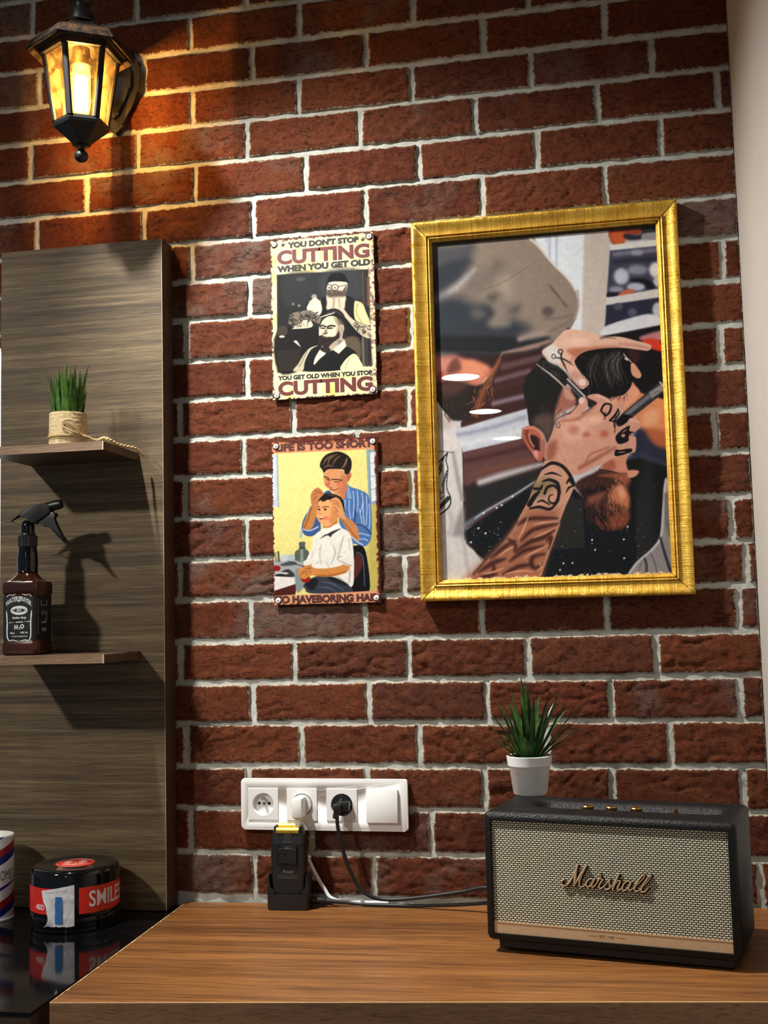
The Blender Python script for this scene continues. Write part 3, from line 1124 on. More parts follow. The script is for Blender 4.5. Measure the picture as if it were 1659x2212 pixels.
def grille():
    q = N('salt_and_pepper_grille')
    tc = q.n('ShaderNodeTexCoord')
    sp = q.n('ShaderNodeSeparateXYZ')
    q.l(tc.outputs['Object'], sp.inputs[0])
    cb = q.n('ShaderNodeCombineXYZ')
    q.l(sp.outputs['X'], cb.inputs['X'])
    q.l(sp.outputs['Z'], cb.inputs['Y'])
    br = q.n('ShaderNodeTexBrick')
    br.offset = 0.5
    br.inputs['Scale'].default_value = 1.0
    br.inputs['Brick Width'].default_value = 0.0062
    br.inputs['Row Height'].default_value = 0.0031
    br.inputs['Mortar Size'].default_value = 0.00095
    br.inputs['Mortar Smooth'].default_value = 0.55
    br.inputs['Color1'].default_value = lin((246, 238, 206))
    br.inputs['Color2'].default_value = lin((232, 224, 188))
    br.inputs['Mortar'].default_value = lin((8, 8, 7))
    q.l(cb.outputs[0], br.inputs['Vector'])
    q.l(br.outputs['Color'], q.b.inputs['Base Color'])
    q.set(Roughness=0.75)
    iv = q.math('SUBTRACT', 1.0, br.outputs['Fac'])
    q.l(q.bump(iv, 0.6, 0.0012), q.b.inputs['Normal'])
    return q.m
M['grille'] = grille()
M['brushed_gold'] = pm('brushed_gold', (210, 178, 138), 0.42, 0.35, var=0.06, scale=90)

SPK = (-0.0188, -0.3219, -0.21725)      # front centre x, y, turn
SW, SH, SD, SZ0 = 0.3695, 0.1895, 0.169, 0.0128
def speaker():
    zd = dz(SPK[0]) + 0.0027
    t = thing('loudspeaker', 'black leather-covered loudspeaker with woven cream grille on the worktop', 'speaker', (SPK[0], SPK[1], zd), SPK[2])
    z0, z1 = SZ0, SZ0 + SH
    bm = NB()
    box(bm, -SW / 2, SW / 2, 0, SD, z0, z1, 0.0095, 4)
    # front lip and recess for the grille
    ff = max((f for f in bm.faces if abs(f.normal.y) > 0.99 and f.calc_center_median().y < 0.001), key=lambda f: f.calc_area())
    r = bmesh.ops.inset_region(bm, faces=[ff], thickness=0.0030)
    r = bmesh.ops.extrude_face_region(bm, geom=[ff])
    nv = [g for g in r['geom'] if isinstance(g, bmesh.types.BMVert)]
    bmesh.ops.delete(bm, geom=[ff], context='FACES_ONLY')
    bmesh.ops.translate(bm, verts=nv, vec=(0, 0.007, 0))
    body = obj('cabinet', bm, M['leather'], t, ang=50)
    # well in the top for the controls
    cb_ = NB()
    L = 0.118
    def stad(hl, r, z):
        o = []
        for k in range(13):
            a = -pi / 2 + pi * k / 12
            o.append((hl - r * 0 + r * math.cos(a), r * math.sin(a), z))
        for k in range(13):
            a = pi / 2 + pi * k / 12
            o.append((-hl + r * math.cos(a), r * math.sin(a), z))
        return [cb_.verts.new((x + 0.018, y + 0.080, z)) for x, y, z in o]
    rs = [stad(L, 0.0245, z1 + 0.004), stad(L, 0.0245, z1 + 0.0001), stad(L, 0.0225, z1 - 0.004), stad(L - 0.004, 0.0150, z1 - 0.011)]
    for A, B in zip(rs, rs[1:]):
        for k in range(26):
            cb_.faces.new((A[k], A[(k + 1) % 26], B[(k + 1) % 26], B[k]))
    cb_.faces.new(rs[0])
    cb_.faces.new(rs[-1][::-1])
    cut = obj('cutter', cb_, M['leather'], t)
    bo = body.modifiers.new('b', 'BOOLEAN')
    bo.object = cut
    bo.operation = 'DIFFERENCE'
    bo.solver = 'EXACT'
    dg = bpy.context.evaluated_depsgraph_get()
    dg.update()
    me = bpy.data.meshes.new_from_object(body.evaluated_get(dg))
    body.modifiers.clear()
    body.data = me
    bpy.data.objects.remove(cut)
    gz0, gz1 = z0 + 0.0118, z1 - 0.0118
    gx = SW / 2 - 0.0118
    bm = NB()
    box(bm, -gx, gx, 0.0035, 0.0068, gz0 + 0.0165, gz1, 0.0008, 1)
    obj('grille', bm, M['grille'], t, flat=True)
    bm = NB()
    box(bm, -gx, gx, 0.0028, 0.0068, gz0 - 0.001, gz0 + 0.0150, 0.0003, 1)
    box(bm, -gx, gx, 0.0022, 0.0040, gz0 + 0.0150, gz0 + 0.0164)
    st = obj('trim_bar', bm, M['brushed_gold'], t, flat=True)
    bm = NB()
    text(bm, 'EST. 1962', -0.003, gz0 + 0.0075, w=0.0215, h=0.0036, bold=0.012, y=0.0028)
    obj('lettering', bm, pm('engraved_letters', (120, 84, 44), 0.5), st)
    for s in (-1, 1):
        bm = NB()
        box(bm, -0.003 + s * 0.0205 - 0.0065, -0.003 + s * 0.0205 + 0.0065, 0.0026, 0.0029, gz0 + 0.0071, gz0 + 0.0077)
        obj('engraved_line', bm, M['brass'], st)
    bm = NB()
    box(bm, -SW / 2 + 0.016, SW / 2 - 0.012, 0.012, SD - 0.02, 0.0004, z0 + 0.001, 0.002, 1)
    obj('base', bm, M['black_rubber'], t)
    # control knobs in the well
    def tl(u, v, z):
        p = atz(u, v, zd + z) - Vector((SPK[0], SPK[1], 0))
        c, s = math.cos(-SPK[2]), math.sin(-SPK[2])
        return (c * p.x - s * p.y, s * p.x + c * p.y)
    zw = z1 - 0.011
    for u, v in ((1281.5, 1732.5), (1330.5, 1735.5), (1382.5, 1738.5)):
        x, _ = tl(u, v, z1 + 0.001)
        y = 0.080
        k = bpy.data.objects.new('control_knob', None)
        COL.objects.link(k)
        k.parent = t
        k.location = (x, y, zw)
        bm = NB()
        lathe(bm, [(0.0086, 0.0004)] + [(0.0086, 0.0088)] + [(0, 0.0088)], 36)
        for i, vv in enumerate(bm.verts):
            f = 1.0 + (0.035 if (i % 2 == 0) else -0.035)
            vv.co.x *= f
            vv.co.y *= f
        obj('knurled_skirt', bm, M['black_rubber'], k, flat=True)
        bm = NB()
        lathe(bm, [(0.0088, 0.0089), (0.0090, 0.0105), (0.0090, 0.0120), (0.0082, 0.0130), (0, 0.0130)], 36)
        obj('gold_cap', bm, M['brass'], k)
    x, _ = tl(1463.5, 1746, z1 + 0.001)
    k = bpy.data.objects.new('power_toggle', None)
    COL.objects.link(k)
    k.parent = t
    k.location = (x, 0.080, zw)
    bm = NB()
    lathe(bm, [(0.0060, 0.0003), (0.0060, 0.0020), (0.0035, 0.0032), (0, 0.0032)], 24)
    obj('collar', bm, M['brass'], k)
    bm = NB()
    tube(bm, [(0, 0, 0.002), (0.0, -0.002, 0.013)], [0.0022, 0.0031], 14)
    obj('lever', bm, M['brass'], k)
    # script lettering, traced from the badge
    def bp(pts):
        out = []
        c, s = math.cos(-SPK[2]), math.sin(-SPK[2])
        nrm = Vector((math.sin(SPK[2]), -math.cos(SPK[2]), 0))
        P0 = Vector((SPK[0], SPK[1], 0)) - nrm * 0.0012
        for X, Y in pts:
            u, v = 1190 + X / 6.9125, 1840 + Y / 6.9125
            d = RT * ((u - IMG_W / 2) / F_PX) + DN * ((v - IMG_H / 2) / F_PX) + FW
            k_ = (P0 - CAM).dot(nrm) / d.dot(nrm)
            p = CAM + d * k_ - Vector((SPK[0], SPK[1], zd))
            out.append((c * p.x - s * p.y, s * p.x + c * p.y, p.z))
        return out
    strokes = [
        ([(205, 415), (170, 430), (165, 475), (200, 505), (260, 480), (320, 390), (365, 290), (405, 185)], [10, 11, 11, 11, 10, 13, 17, 12]),
        ([(405, 190), (375, 290), (362, 400), (348, 500)], [11, 18, 22, 12]),
        ([(345, 515), (400, 420), (470, 310), (535, 200)], [10, 17, 22, 11]),
        ([(530, 205), (470, 320), (430, 430), (430, 500), (455, 525), (500, 505), (540, 455)], [11, 17, 15, 13, 11, 10, 9]),
        ([(640, 420), (600, 400), (550, 430), (528, 485), (545, 525), (590, 505), (640, 440), (650, 405)], [9, 10, 11, 12, 12, 11, 12, 12]),
        ([(650, 405), (615, 490), (620, 530), (660, 505), (715, 420), (745, 370), (745, 340), (722, 345), (720, 380), (760, 410), (785, 415)], [12, 13, 12, 10, 9, 8, 8, 8, 8, 9, 10]),
        ([(785, 412), (740, 470), (720, 525), (740, 548), (800, 515), (850, 450), (890, 405)], [10, 12, 13, 11, 9, 9, 10]),
        ([(890, 405), (870, 450), (885, 500), (875, 545), (830, 560), (800, 535)], [10, 12, 14, 14, 12, 9]),
        ([(840, 560), (900, 525), (960, 440), (1000, 370), (1022, 320)], [9, 9, 10, 13, 13]),
        ([(1022, 320), (985, 400), (950, 490), (920, 565)], [13, 15, 15, 14]),
        ([(940, 520), (985, 450), (1025, 430), (1035, 455), (1000, 530), (1010, 570), (1050, 550), (1090, 490)], [9, 10, 11, 13, 14, 13, 10, 9]),
        ([(1190, 450), (1150, 435), (1095, 475), (1070, 540), (1090, 580), (1140, 550), (1190, 480), (1200, 440)], [9, 10, 11, 12, 12, 11, 12, 12]),
        ([(1200, 440), (1165, 530), (1170, 575), (1210, 560), (1290, 490), (1370, 410), (1400, 365), (1392, 345), (1360, 365), (1300, 440), (1255, 530), (1255, 580), (1300, 585), (1350, 545)], [12, 13, 12, 9, 8, 8, 8, 8, 10, 12, 13, 13, 10, 9]),
        ([(1350, 545), (1430, 460), (1485, 390), (1500, 358), (1482, 355), (1440, 400), (1380, 490), (1350, 560), (1360, 600), (1410, 590), (1460, 530)], [8, 8, 8, 8, 9, 11, 13, 13, 13, 11, 8]),
    ]
    k_ = 1.0 / 6.9125 / 1420.0
    bmg, bmb = NB(), NB()
    for pts, w in strokes:
        P = smooth_pts(bp(pts), 5)
        Wd = np.interp(np.linspace(0, len(w) - 1, len(P)), range(len(w)), w)
        tube(bmg, [p + Vector((0, -0.0008, 0)) for p in P], [float(x) * k_ * 0.86 for x in Wd], 8, flat=(0.7, 1.0), up=(0, -1, 0))
        tube(bmb, [p + Vector((0.0008, 0.0020, -0.0006)) for p in P], [float(x) * k_ * 1.0 + 0.0009 for x in Wd], 8, flat=(0.9, 1.0), up=(0, -1, 0))
    lg = obj('name_badge', bmb, M['black_gloss'], t)
    obj('gold_script', bmg, M['brushed_gold'], lg)
speaker()

def spk_world(x, y):
    c, s = math.cos(SPK[2]), math.sin(SPK[2])
    return SPK[0] + c * x - s * y, SPK[1] + s * x + c * y
SPK_TOP = dz(SPK[0]) + 0.0027 + SZ0 + SH

# ------------------------------------------------------------------ plants
def leaf(bm, base, ang, lean, length, width, curl, fold=0.35, n=9, mi=0, tipk=1.0):
    """one strap leaf: rises, leans out by `lean`, tip bends by `curl`"""
    d = Vector((math.cos(ang), math.sin(ang), 0))
    side = Vector((-math.sin(ang), math.cos(ang), 0))
    p = Vector(base)
    rows = []
    for i in range(n + 1):
        f = i / n
        th = lean + curl * f * f
        tang = d * math.sin(th) + Vector((0, 0, 1)) * math.cos(th)
        nrm = d * math.cos(th) - Vector((0, 0, 1)) * math.sin(th)
        w = width * (0.55 + 1.35 * f - 1.9 * f * f + 0.0) if tipk else width
        w = width * min(1.0, 0.62 + 1.1 * f) * (1 - f ** 2.6) + 0.0002
        rows.append((bm.verts.new(p + side * w - nrm * 0), bm.verts.new(p + nrm * (w * fold)), bm.verts.new(p - side * w)))
        p = p + tang * (length / n)
    for a, b in zip(rows, rows[1:]):
        for f in (bm.faces.new((a[0], a[1], b[1], b[0])), bm.faces.new((a[1], a[2], b[2], b[1]))):
            f.material_index = mi

def leaf_mat(name, dark, light, rough=0.35):
    q = N(name)
    v = q.coords()
    g = q.n('ShaderNodeSeparateXYZ')
    q.l(v, g.inputs[0])
    c = q.ramp(q.noise(v, 45, 3), [(0.35, lin(dark)), (0.65, lin(light))])
    q.l(c, q.b.inputs['Base Color'])
    q.set(Roughness=rough)
    q.b.inputs['Specular IOR Level'].default_value = 0.4
    q.l(q.bump(q.noise(v, 400, 2), 0.1, 0.0005), q.b.inputs['Normal'])
    return q.m

def pot_plant():
    p = atz(1145.5, 1716, SPK_TOP)
    t = thing('spiky_plant', 'small spiky green plant in a white pot on the loudspeaker', 'plant', (p.x + 0.0, p.y + 0.006, SPK_TOP + 0.0002))
    k = 0.94
    bm = NB()
    lathe(bm, [(r * k, z * k) for r, z in [(0, 0), (.0280, 0), (.0295, .0015), (.0360, .0490), (.0362, .0492), (.0378, .0500), (.0398, .0640), (.0402, .0660), (.0385, .0668), (.0368, .0655), (.0352, .0560), (0, .0560)]], 56)
    obj('pot', bm, pm('white_pot', (232, 232, 230), 0.5, var=0.02), t)
    bm = NB()
    lathe(bm, [(.0335, .0550), (.02, .0580), (0, .0590)], 24)
    obj('soil', bm, M['terracotta_soil'], t)
    r = random.Random(11)
    bm = NB()
    Z = 0.056
    # leaves as the photo shows them: (direction in the picture plane, lean deg, length, width)
    spec = [(-80, 62, 66, 5.2), (-88, 50, 78, 5.5), (-70, 38, 90, 5.6), (-95, 30, 104, 5.4), (-60, 24, 110, 5.2), (-40, 14, 112, 5.6), (-10, 7, 128, 5.0), (10, 3, 116, 6.2),
            (40, 8, 98, 5.6), (60, 22, 112, 5.4), (75, 29, 118, 5.6), (85, 36, 108, 5.8), (95, 47, 112, 5.2), (80, 55, 96, 4.6), (100, 62, 84, 4.2), (70, 66, 70, 4.0),
            (160, 20, 100, 5.0), (190, 28, 96, 5.0), (140, 34, 98, 5.0), (215, 36, 96, 5.0), (0, 26, 40, 7.0), (-25, 22, 44, 6.5), (25, 20, 46, 6.5), (-110, 44, 84, 5.0), (115, 40, 92, 5.0), (-125, 26, 92, 5.0)]
    for a, l, ln, w in spec:
        # a: 0 = towards the viewer, +90 = picture right
        ang = math.radians(-96 + a) + r.uniform(-.08, .08)
        d = Vector((math.cos(ang), math.sin(ang), 0)) * (0.004 + 0.010 * l / 60)
        leaf(bm, (d.x, d.y, Z), ang, math.radians(l * 0.80), ln * 0.001 * 1.08, w * 0.001 * 1.30, math.radians(l * 0.28 + r.uniform(-3, 6)), 0.4)
    obj('leaves', bm, leaf_mat('yucca_leaf', (24, 52, 20), (56, 92, 40)), t)
pot_plant()

def burlap_plant():
    zs = 1.7117
    x0, y0 = -0.930, -0.166
    t = thing('grass_plant', 'tuft of green grass in a twine-tied burlap pot on the upper shelf', 'plant', (x0, y0, zs))
    R, H = 0.0330, 0.0590
    bm = NB()
    n, m = 72, 26
    rings = []
    r = random.Random(4)
    for j in range(m + 1):
        z = H * j / m
        ring = []
        for k in range(n):
            a = 2 * pi * k / n
            rr = R * (1.02 - 0.03 * j / m) + 0.0005 * nz(math.cos(a) * 9, math.sin(a) * 9, z * 260) + 0.0003 * math.sin(j * 2.1)
            zz = z + (0.0012 * nz(a * 6, 3.3, 0) if j == m else 0)
            ring.append(bm.verts.new((rr * math.cos(a), rr * math.sin(a), zz)))
        rings.append(ring)
    for rr in (R - 0.0025,):
        rings.append([bm.verts.new((rr * math.cos(2 * pi * k / n), rr * math.sin(2 * pi * k / n), H - 0.001)) for k in range(n)])
        rings.append([bm.verts.new((rr * math.cos(2 * pi * k / n), rr * math.sin(2 * pi * k / n), H - 0.012)) for k in range(n)])
    for A, B in zip(rings, rings[1:]):
        for k in range(n):
            bm.faces.new((A[k], A[(k + 1) % n], B[(k + 1) % n], B[k]))
    bm.faces.new(rings[0][::-1])
    bm.faces.new(rings[-1])
    q = N('burlap')
    tc = q.n('ShaderNodeTexCoord')
    sp = q.n('ShaderNodeSeparateXYZ')
    q.l(tc.outputs['Object'], sp.inputs[0])
    an = q.math('ARCTAN2', sp.outputs['Y'], sp.outputs['X'])
    wv = q.math('SINE', q.math('MULTIPLY', an, 100.0))
    wz = q.math('SINE', q.math('MULTIPLY', sp.outputs['Z'], 3000.0))
    pr = q.math('MULTIPLY', wv, wz)
    nn = q.noise(q.coords(), 260, 3)
    f = q.math('ADD', q.math('MULTIPLY', pr, 0.22), nn)
    q.l(q.ramp(f, [(0.18, lin((120, 98, 62))), (0.42, lin((196, 172, 124))), (0.72, lin((224, 204, 160)))]), q.b.inputs['Base Color'])
    q.set(Roughness=0.95)
    q.l(q.bump(f, 0.8, 0.0012), q.b.inputs['Normal'])
    obj('burlap_pot', bm, q.m, t)
    M['twine'] = pm('twine', (198, 172, 124), 0.95, var=0.25, scale=500, bump=0.6, bscale=900)
    bm = NB()
    def around(a0_, a1_, z0_, z1_, k=40, ex=0.0014):
        return [((R + ex) * math.cos(a0_ + (a1_ - a0_) * i / k), (R + ex) * math.sin(a0_ + (a1_ - a0_) * i / k), z0_ + (z1_ - z0_) * i / k) for i in range(k + 1)]
    tube(bm, around(-0.45, 2 * pi - 0.45, 0.0165, 0.0155), 0.0014, 8)
    tube(bm, around(-0.45, 2 * pi - 0.40, 0.0185, 0.0178), 0.0010, 8)
    a_ = -0.95
    loop = [(0.033, -0.012, .0170), (0.022, -0.0285, .0225), (0.0085, -0.0352, .0300), (0.0060, -0.0354, .0380), (0.0130, -0.0336, .0430), (0.0215, -0.0290, .0420), (0.0270, -0.0240, .0320), (0.0300, -0.0190, .0210), (0.0335, -0.012, .0165)]
    tube(bm, smooth_pts(loop, 6), 0.0014, 8)
    obj('twine', bm, M['twine'], t)
    bm = NB()
    def L(u, v, y, dzz=0):
        p = at(u, v, y)
        return Vector((p.x - x0, p.y - y0, p.z - zs + dzz))
    w = [Vector((0.0335, -0.011, 0.0165)), Vector((0.042, -0.010, 0.0150)), Vector((0.0500, -0.006, 0.0105)), Vector((0.0590, -0.004, 0.0085)), Vector((0.0680, 0.000, 0.0120)), Vector((0.0770, 0.004, 0.0085)),
         Vector((0.0845, 0.020, 0.0030)), Vector((0.0900, 0.045, 0.0026)), Vector((0.0960, 0.070, 0.0022)), Vector((0.1010, 0.085, -0.0045)), Vector((0.1030, 0.094, -0.0115))]
    P = smooth_pts(w, 10)
    rad = np.interp(np.linspace(0, 1, len(P)), [0, .2, .35, .5, .6, 1], [.0012, .0014, .0028, .0030, .0026, .0021])
    for ph in (0, pi):
        Q = []
        for i, p in enumerate(P):
            tg = (P[min(i + 1, len(P) - 1)] - P[max(i - 1, 0)]).normalized()
            s_ = tg.cross(Vector((0, 0, 1))).normalized()
            u_ = s_.cross(tg)
            a = i * 0.75 + ph
            Q.append(p + (s_ * math.cos(a) + u_ * math.sin(a)) * float(rad[i]) * 0.55)
        tube(bm, Q, [float(x) * 0.75 for x in rad], 7)
    obj('cord_tail', bm, M['twine'], t)
    r = random.Random(21)
    bm = NB()
    for k in range(105):
        a = r.uniform(0, 2 * pi)
        rr = 0.025 * math.sqrt(r.random())
        lean = math.radians(rr / 0.025 * r.uniform(1, 9))
        leaf(bm, (rr * math.cos(a), rr * math.sin(a), H - 0.012), a + r.uniform(-.5, .5), lean, r.uniform(.060, .1), r.uniform(.0024, .0040), math.radians(r.uniform(0, 8)), 0.3, 6)
    for a, ln, le, cu in ((-0.35, .094, 12, 14), (-2.9, .090, 12, 24), (-0.3, .050, 14, 40), (3.0, .050, 14, 50), (-1.2, .085, 8, 14), (-2.2, .082, 9, 16)):
        leaf(bm, (0.024 * math.cos(a), 0.024 * math.sin(a), H - 0.012), a, math.radians(le), ln * 1.06, .0030, math.radians(cu), 0.3, 8)
    obj('grass_blades', bm, leaf_mat('grass_blade', (34, 66, 18), (86, 128, 44), 0.45), t)
burlap_plant()

# ------------------------------------------------------------------ spray bottle on the lower shelf
def spray_bottle():
    zs = 1.3457
    x0, y0 = -1.0195, -0.1435
    t = thing('spray_bottle', 'square brown spray bottle with black label and trigger head on the lower shelf', 'spray bottle', (x0, y0, zs))
    q = N('brown_clear_plastic')
    q.l(q.ramp(q.noise(q.coords(), 20, 3), [(0.3, lin((46, 20, 10))), (0.7, lin((84, 36, 14)))]), q.b.inputs['Base Color'])
    q.set(Roughness=0.12)
    q.b.inputs['Transmission Weight'].default_value = 0.35
    q.b.inputs['Coat Weight'].default_value = 0.5
    h = 0.0315
    bm = NB()
    rings = []
    prof = [(.0290, 0.0), (.0322, .0015), (.0332, .004), (.0332, .021), (.0316, .0235), (.0316, .106), (.0332, .1085), (.0332, .124), (.0318, .129)]
    for w, z in prof:
        rings.append([bm.verts.new((x, y, z)) for x, y in rrect(2 * w, 2 * w, 0.0062, 6)])
    n = len(rings[0])
    for j in range(1, 9):      # rounded shoulder turning into the neck
        f = j / 8
        z = 0.129 + 0.018 * f ** 1.4
        w = 0.0318
        rn = 0.0165
        o = rrect(2 * w, 2 * w, 0.0062 + (w - 0.0064) * min(1, f * 1.2), 6) if f < 0.83 else circ(w, n)
        sc = 1.0 - (1 - rn / w) * f ** 0.8
        rings.append([bm.verts.new((x * sc, y * sc, z)) for x, y in rrect(2 * w, 2 * w, min(0.0062 + (w - 0.0063) * f * 1.1, w - 0.0001), 6)])
    for A, B in zip(rings, rings[1:]):
        for k in range(n):
            bm.faces.new((A[k], A[(k + 1) % n], B[(k + 1) % n], B[k]))
    bm.faces.new(rings[0][::-1])
    bm.faces.new(rings[-1])
    obj('bottle', bm, q.m, t, ang=45)
    bm = NB()
    lathe(bm, [(.0168, .144), (.0185, .1465), (.0175, .149), (.0178, .155), (.0180, .165), (.0172, .180), (.0158, .1895), (.0150, .1930)], 44)
    obj('neck', bm, M['black_gloss'], t)
    bm = NB()
    lathe(bm, [(.0165, .1925)] + [(.0165, .2120), (.0140, .2135), (.0135, .2160), (0, .2160)], 48)
    for i, vv in enumerate(bm.verts):
        if i < 96:
            f = 1.0 + (0.02 if (i % 2 == 0) else -0.02)
            vv.co.x *= f
            vv.co.y *= f
    obj('ribbed_collar', bm, M['black_plastic'], t, flat=True)
    bm = NB()
    lathe(bm, [(.0122, .2150), (.0122, .2290), (.0108, .2365), (.0075, .2395), (0, .2395)], 32)
    obj('pump_stem', bm, M['black_gloss'], t)
    # trigger head, seen from its side; the nozzle points right
    def hp(x, z):
        p = at(x / 4.8794, 1060 + z / 4.88, y0)
        return (p.x - x0, p.z - zs)
    bm = NB()
    o = [hp(*p) for p in ((215, 262), (240, 225), (330, 178), (450, 140), (525, 125), (548, 205), (540, 240), (420, 320), (370, 352), (345, 345), (332, 310), (300, 285), (255, 285), (235, 262))]
    prism(bm, o, -0.0095, 0.0095, 0.002, 2)
    obj('trigger_head', bm, M['black_plastic'], t)
    bm = NB()
    a, b = hp(532, 165), hp(648, 140)
    tube(bm, [(a[0], 0, a[1]), (a[0] * .3 + b[0] * .7, 0, a[1] * .3 + b[1] * .7), (b[0], 0, b[1])], [.0086, .0090, .0078], 16)
    obj('nozzle', bm, M['black_plastic'], t, ang=30)
    bm = NB()
    o = [hp(*p) for p in ((498, 240), (545, 222), (590, 235), (598, 262), (575, 290), (612, 380), (660, 470), (718, 548), (690, 552), (620, 480), (560, 400), (525, 370), (490, 382), (440, 345), (400, 330), (470, 300))]
    prism(bm, o, -0.006, 0.006, 0.0015, 2)
    obj('trigger', bm, M['black_plastic'], t)
    bm = NB()
    pts = [hp(*p) for p in ((240, 250), (190, 275), (118, 326))]
    tube(bm, [(x, 0, z) for x, z in pts], [.0032, .0022, .0008], 8, flat=(1, 2.2))
    pts = [hp(*p) for p in ((225, 370), (170, 342), (118, 330), (55, 332))]
    tube(bm, [(x, 0, z) for x, z in smooth_pts([(a_, 0, b_) for a_, b_ in pts], 4) for x, z in [(x, z)]] if False else [p for p in smooth_pts([(a_, 0, b_) for a_, b_ in pts], 4)], 0.0008, 6)
    obj('tail_spur', bm, M['black_plastic'], t)
    # label wrap
    bm = NB()
    n0 = rrect(2 * .0319, 2 * .0319, 0.0062, 6)
    A = [bm.verts.new((x, y, .0265)) for x, y in n0]
    B = [bm.verts.new((x, y, .1035)) for x, y in n0]
    for k in range(len(A)):
        bm.faces.new((A[k], A[(k + 1) % len(A)], B[(k + 1) % len(A)], B[k]))
    lab = obj('label', bm, pm('black_label', (17, 18, 21), 0.45, var=0.1), t)
    bm = NB()
    Y = -0.0321
    c0, c1 = 495.0, 1110.0        # centre of the front label in the close-up
    k_ = 0.0560 / 790.0
    def lx(X): return (X - c0) * k_
    def lz(Yy): return 0.065 - (Yy - c1) * k_ * 0.965
    def arch(x, z):
        f = x / 0.0245
        return x, z * (1.0 + 0.35 * f * f * 0) * 1.0 - 0.0105 * f * f
    text(bm, 'WATERSPRAYER', lx(495), lz(605), w=0.0490, h=0.0088, bold=0.02, y=Y, fn=arch)
    text(bm, 'S', lx(508), lz(615), w=0.0062, h=0.0108, bold=0.02, y=Y)
    text(bm, 'barber shop', lx(515), lz(1105), w=0.0260, h=0.0056, bold=0.03, y=Y)
    text(bm, 'H', lx(428), lz(1340), w=0.0064, h=0.0080, bold=0.05, y=Y)
    text(bm, '2', lx(517), lz(1368), w=0.0030, h=0.0044, bold=0.03, y=Y)
    text(bm, 'O', lx(592), lz(1325), w=0.0075, h=0.0080, bold=0.05, y=Y)
    text(bm, '500ml', lx(330), lz(1492), w=0.0080, h=0.0030, bold=0.03, y=Y)
    text(bm, '100% Vol.', lx(645), lz(1482), w=0.0148, h=0.0030, bold=0.03, y=Y)
    text(bm, 'WATER FOR BARBER SHOP', lx(520), lz(1578), w=0.0300, h=0.0020, bold=0.02, y=Y)
    def band(pts, w, n_=5):
        P = smooth_pts([(lx(a), Y - 0.0001, lz(b)) for a, b in pts], n_)
        ww = np.interp(np.linspace(0, len(w) - 1, len(P)), range(len(w)), w)
        tube(bm, P, [float(x) * k_ for x in ww], 6, flat=(0.12, 1.0), up=(0, -1, 0))
    # oval badge
    def oval(rx, rz, w):
        band([(508 + rx * math.cos(2 * pi * k / 20), 912 + rz * math.sin(2 * pi * k / 20)) for k in range(21)], [w] * 21, 3)
    oval(205, 92, 26)
    oval(150, 62, 8)
    text(bm, 'OLD', lx(508), lz(875), w=0.0085, h=0.0036, bold=0.04, y=Y)
    text(bm, 'No.1', lx(508), lz(925), w=0.0090, h=0.0030, bold=0.04, y=Y)
    band([(240, 1228), (300, 1222), (380, 1215)], [16, 5, 4])
    band([(420, 1216), (520, 1212), (612, 1208)], [12, 12, 12])
    band([(640, 1200), (720, 1204), (800, 1196)], [4, 5, 16])
    for sg in (-1, 1):
        m_ = lambda X: 505 + sg * (X - 505)
        band([(m_(170), 560), (m_(230), 512), (m_(330), 520), (m_(400), 500), (m_(480), 488)], [10, 10, 14, 10, 3])
        band([(m_(165), 910), (m_(175), 1020), (m_(185), 1160), (m_(190), 1300), (m_(185), 1450), (m_(195), 1600), (m_(250), 1690), (m_(330), 1670), (m_(420), 1690), (m_(490), 1705)], [4, 20, 16, 20, 16, 18, 12, 12, 12, 4])
    obj('lettering', bm, M['print_white'], lab)
    bm = NB()      # print on the right-hand side
    def side(pts, w):
        P = smooth_pts([(0, y, z) for y, z in pts], 3)
        tube(bm, [Vector((0.0321, p.y, p.z)) for p in P], w, 6, flat=(0.12, 1.0), up=(1, 0, 0))
    for z0_, z1_ in ((.0990, .0950), (.0925, .0830), (.0810, .0700), (.0670, .0560), (.0545, .0510), (.0490, .0440), (.0410, .0370)):
        side([(-.0225, z0_), (-.0225, z1_)], 0.0009)
    side([(-.0110, .0960), (-.0110, .0860)], .0012)
    side([(.0095, .0960), (.0095, .0860)], .0012)
    side([(-.0070, .0865), (-.003, .0880), (.001, .0860), (.005, .0880)], .0006)
    side([(-.0080, .0755), (-.0080, .0705)], .0012)
    side([(-.0040, .0800), (-.0035, .0700)], .0008)
    side([(.0020, .0760), (.0025, .0710)], .0014)
    side([(.0070, .0760), (.0110, .0750), (.0075, .0720), (.0115, .0710)], .0007)
    side([(-.0100, .0560), (-.0030, .0570), (.0060, .0565)], .0014)
    side([(.0000, .0610), (.0030, .0580), (.0080, .0640), (.0110, .0680), (.0075, .0690), (.0100, .0570)], .0007)
    side([(-.0080, .0410), (.0090, .0420)], .0005)
    lt = obj('side_print', bm, pm('blue_grey_print', (150, 165, 190), 0.5), lab)
    bm = NB()
    text(bm, 'Barber', 0, 0, w=0.0165, h=0.0050, bold=0.03, y=0)
    bmesh.ops.rotate(bm, verts=bm.verts, cent=(0, 0, 0), matrix=Matrix.Rotation(pi / 2, 3, 'Z'))
    bmesh.ops.translate(bm, verts=bm.verts, vec=(0.0321, 0.0, 0.0455))
    obj('lettering', bm, pm('blue_grey_letters', (160, 175, 200), 0.5), lab)
spray_bottle()

# ------------------------------------------------------------------ wax jar and striped cup on the glass
def on_cyl(bm, R, n0=0):
    """bend flat x/z work (facing -Y) round a vertical cylinder of radius R"""
    for v in bm.verts:
        a = v.co.x / R
        rr = R + (-v.co.y)
        v.co = Vector((rr * math.sin(a), -rr * math.cos(a), v.co.z))

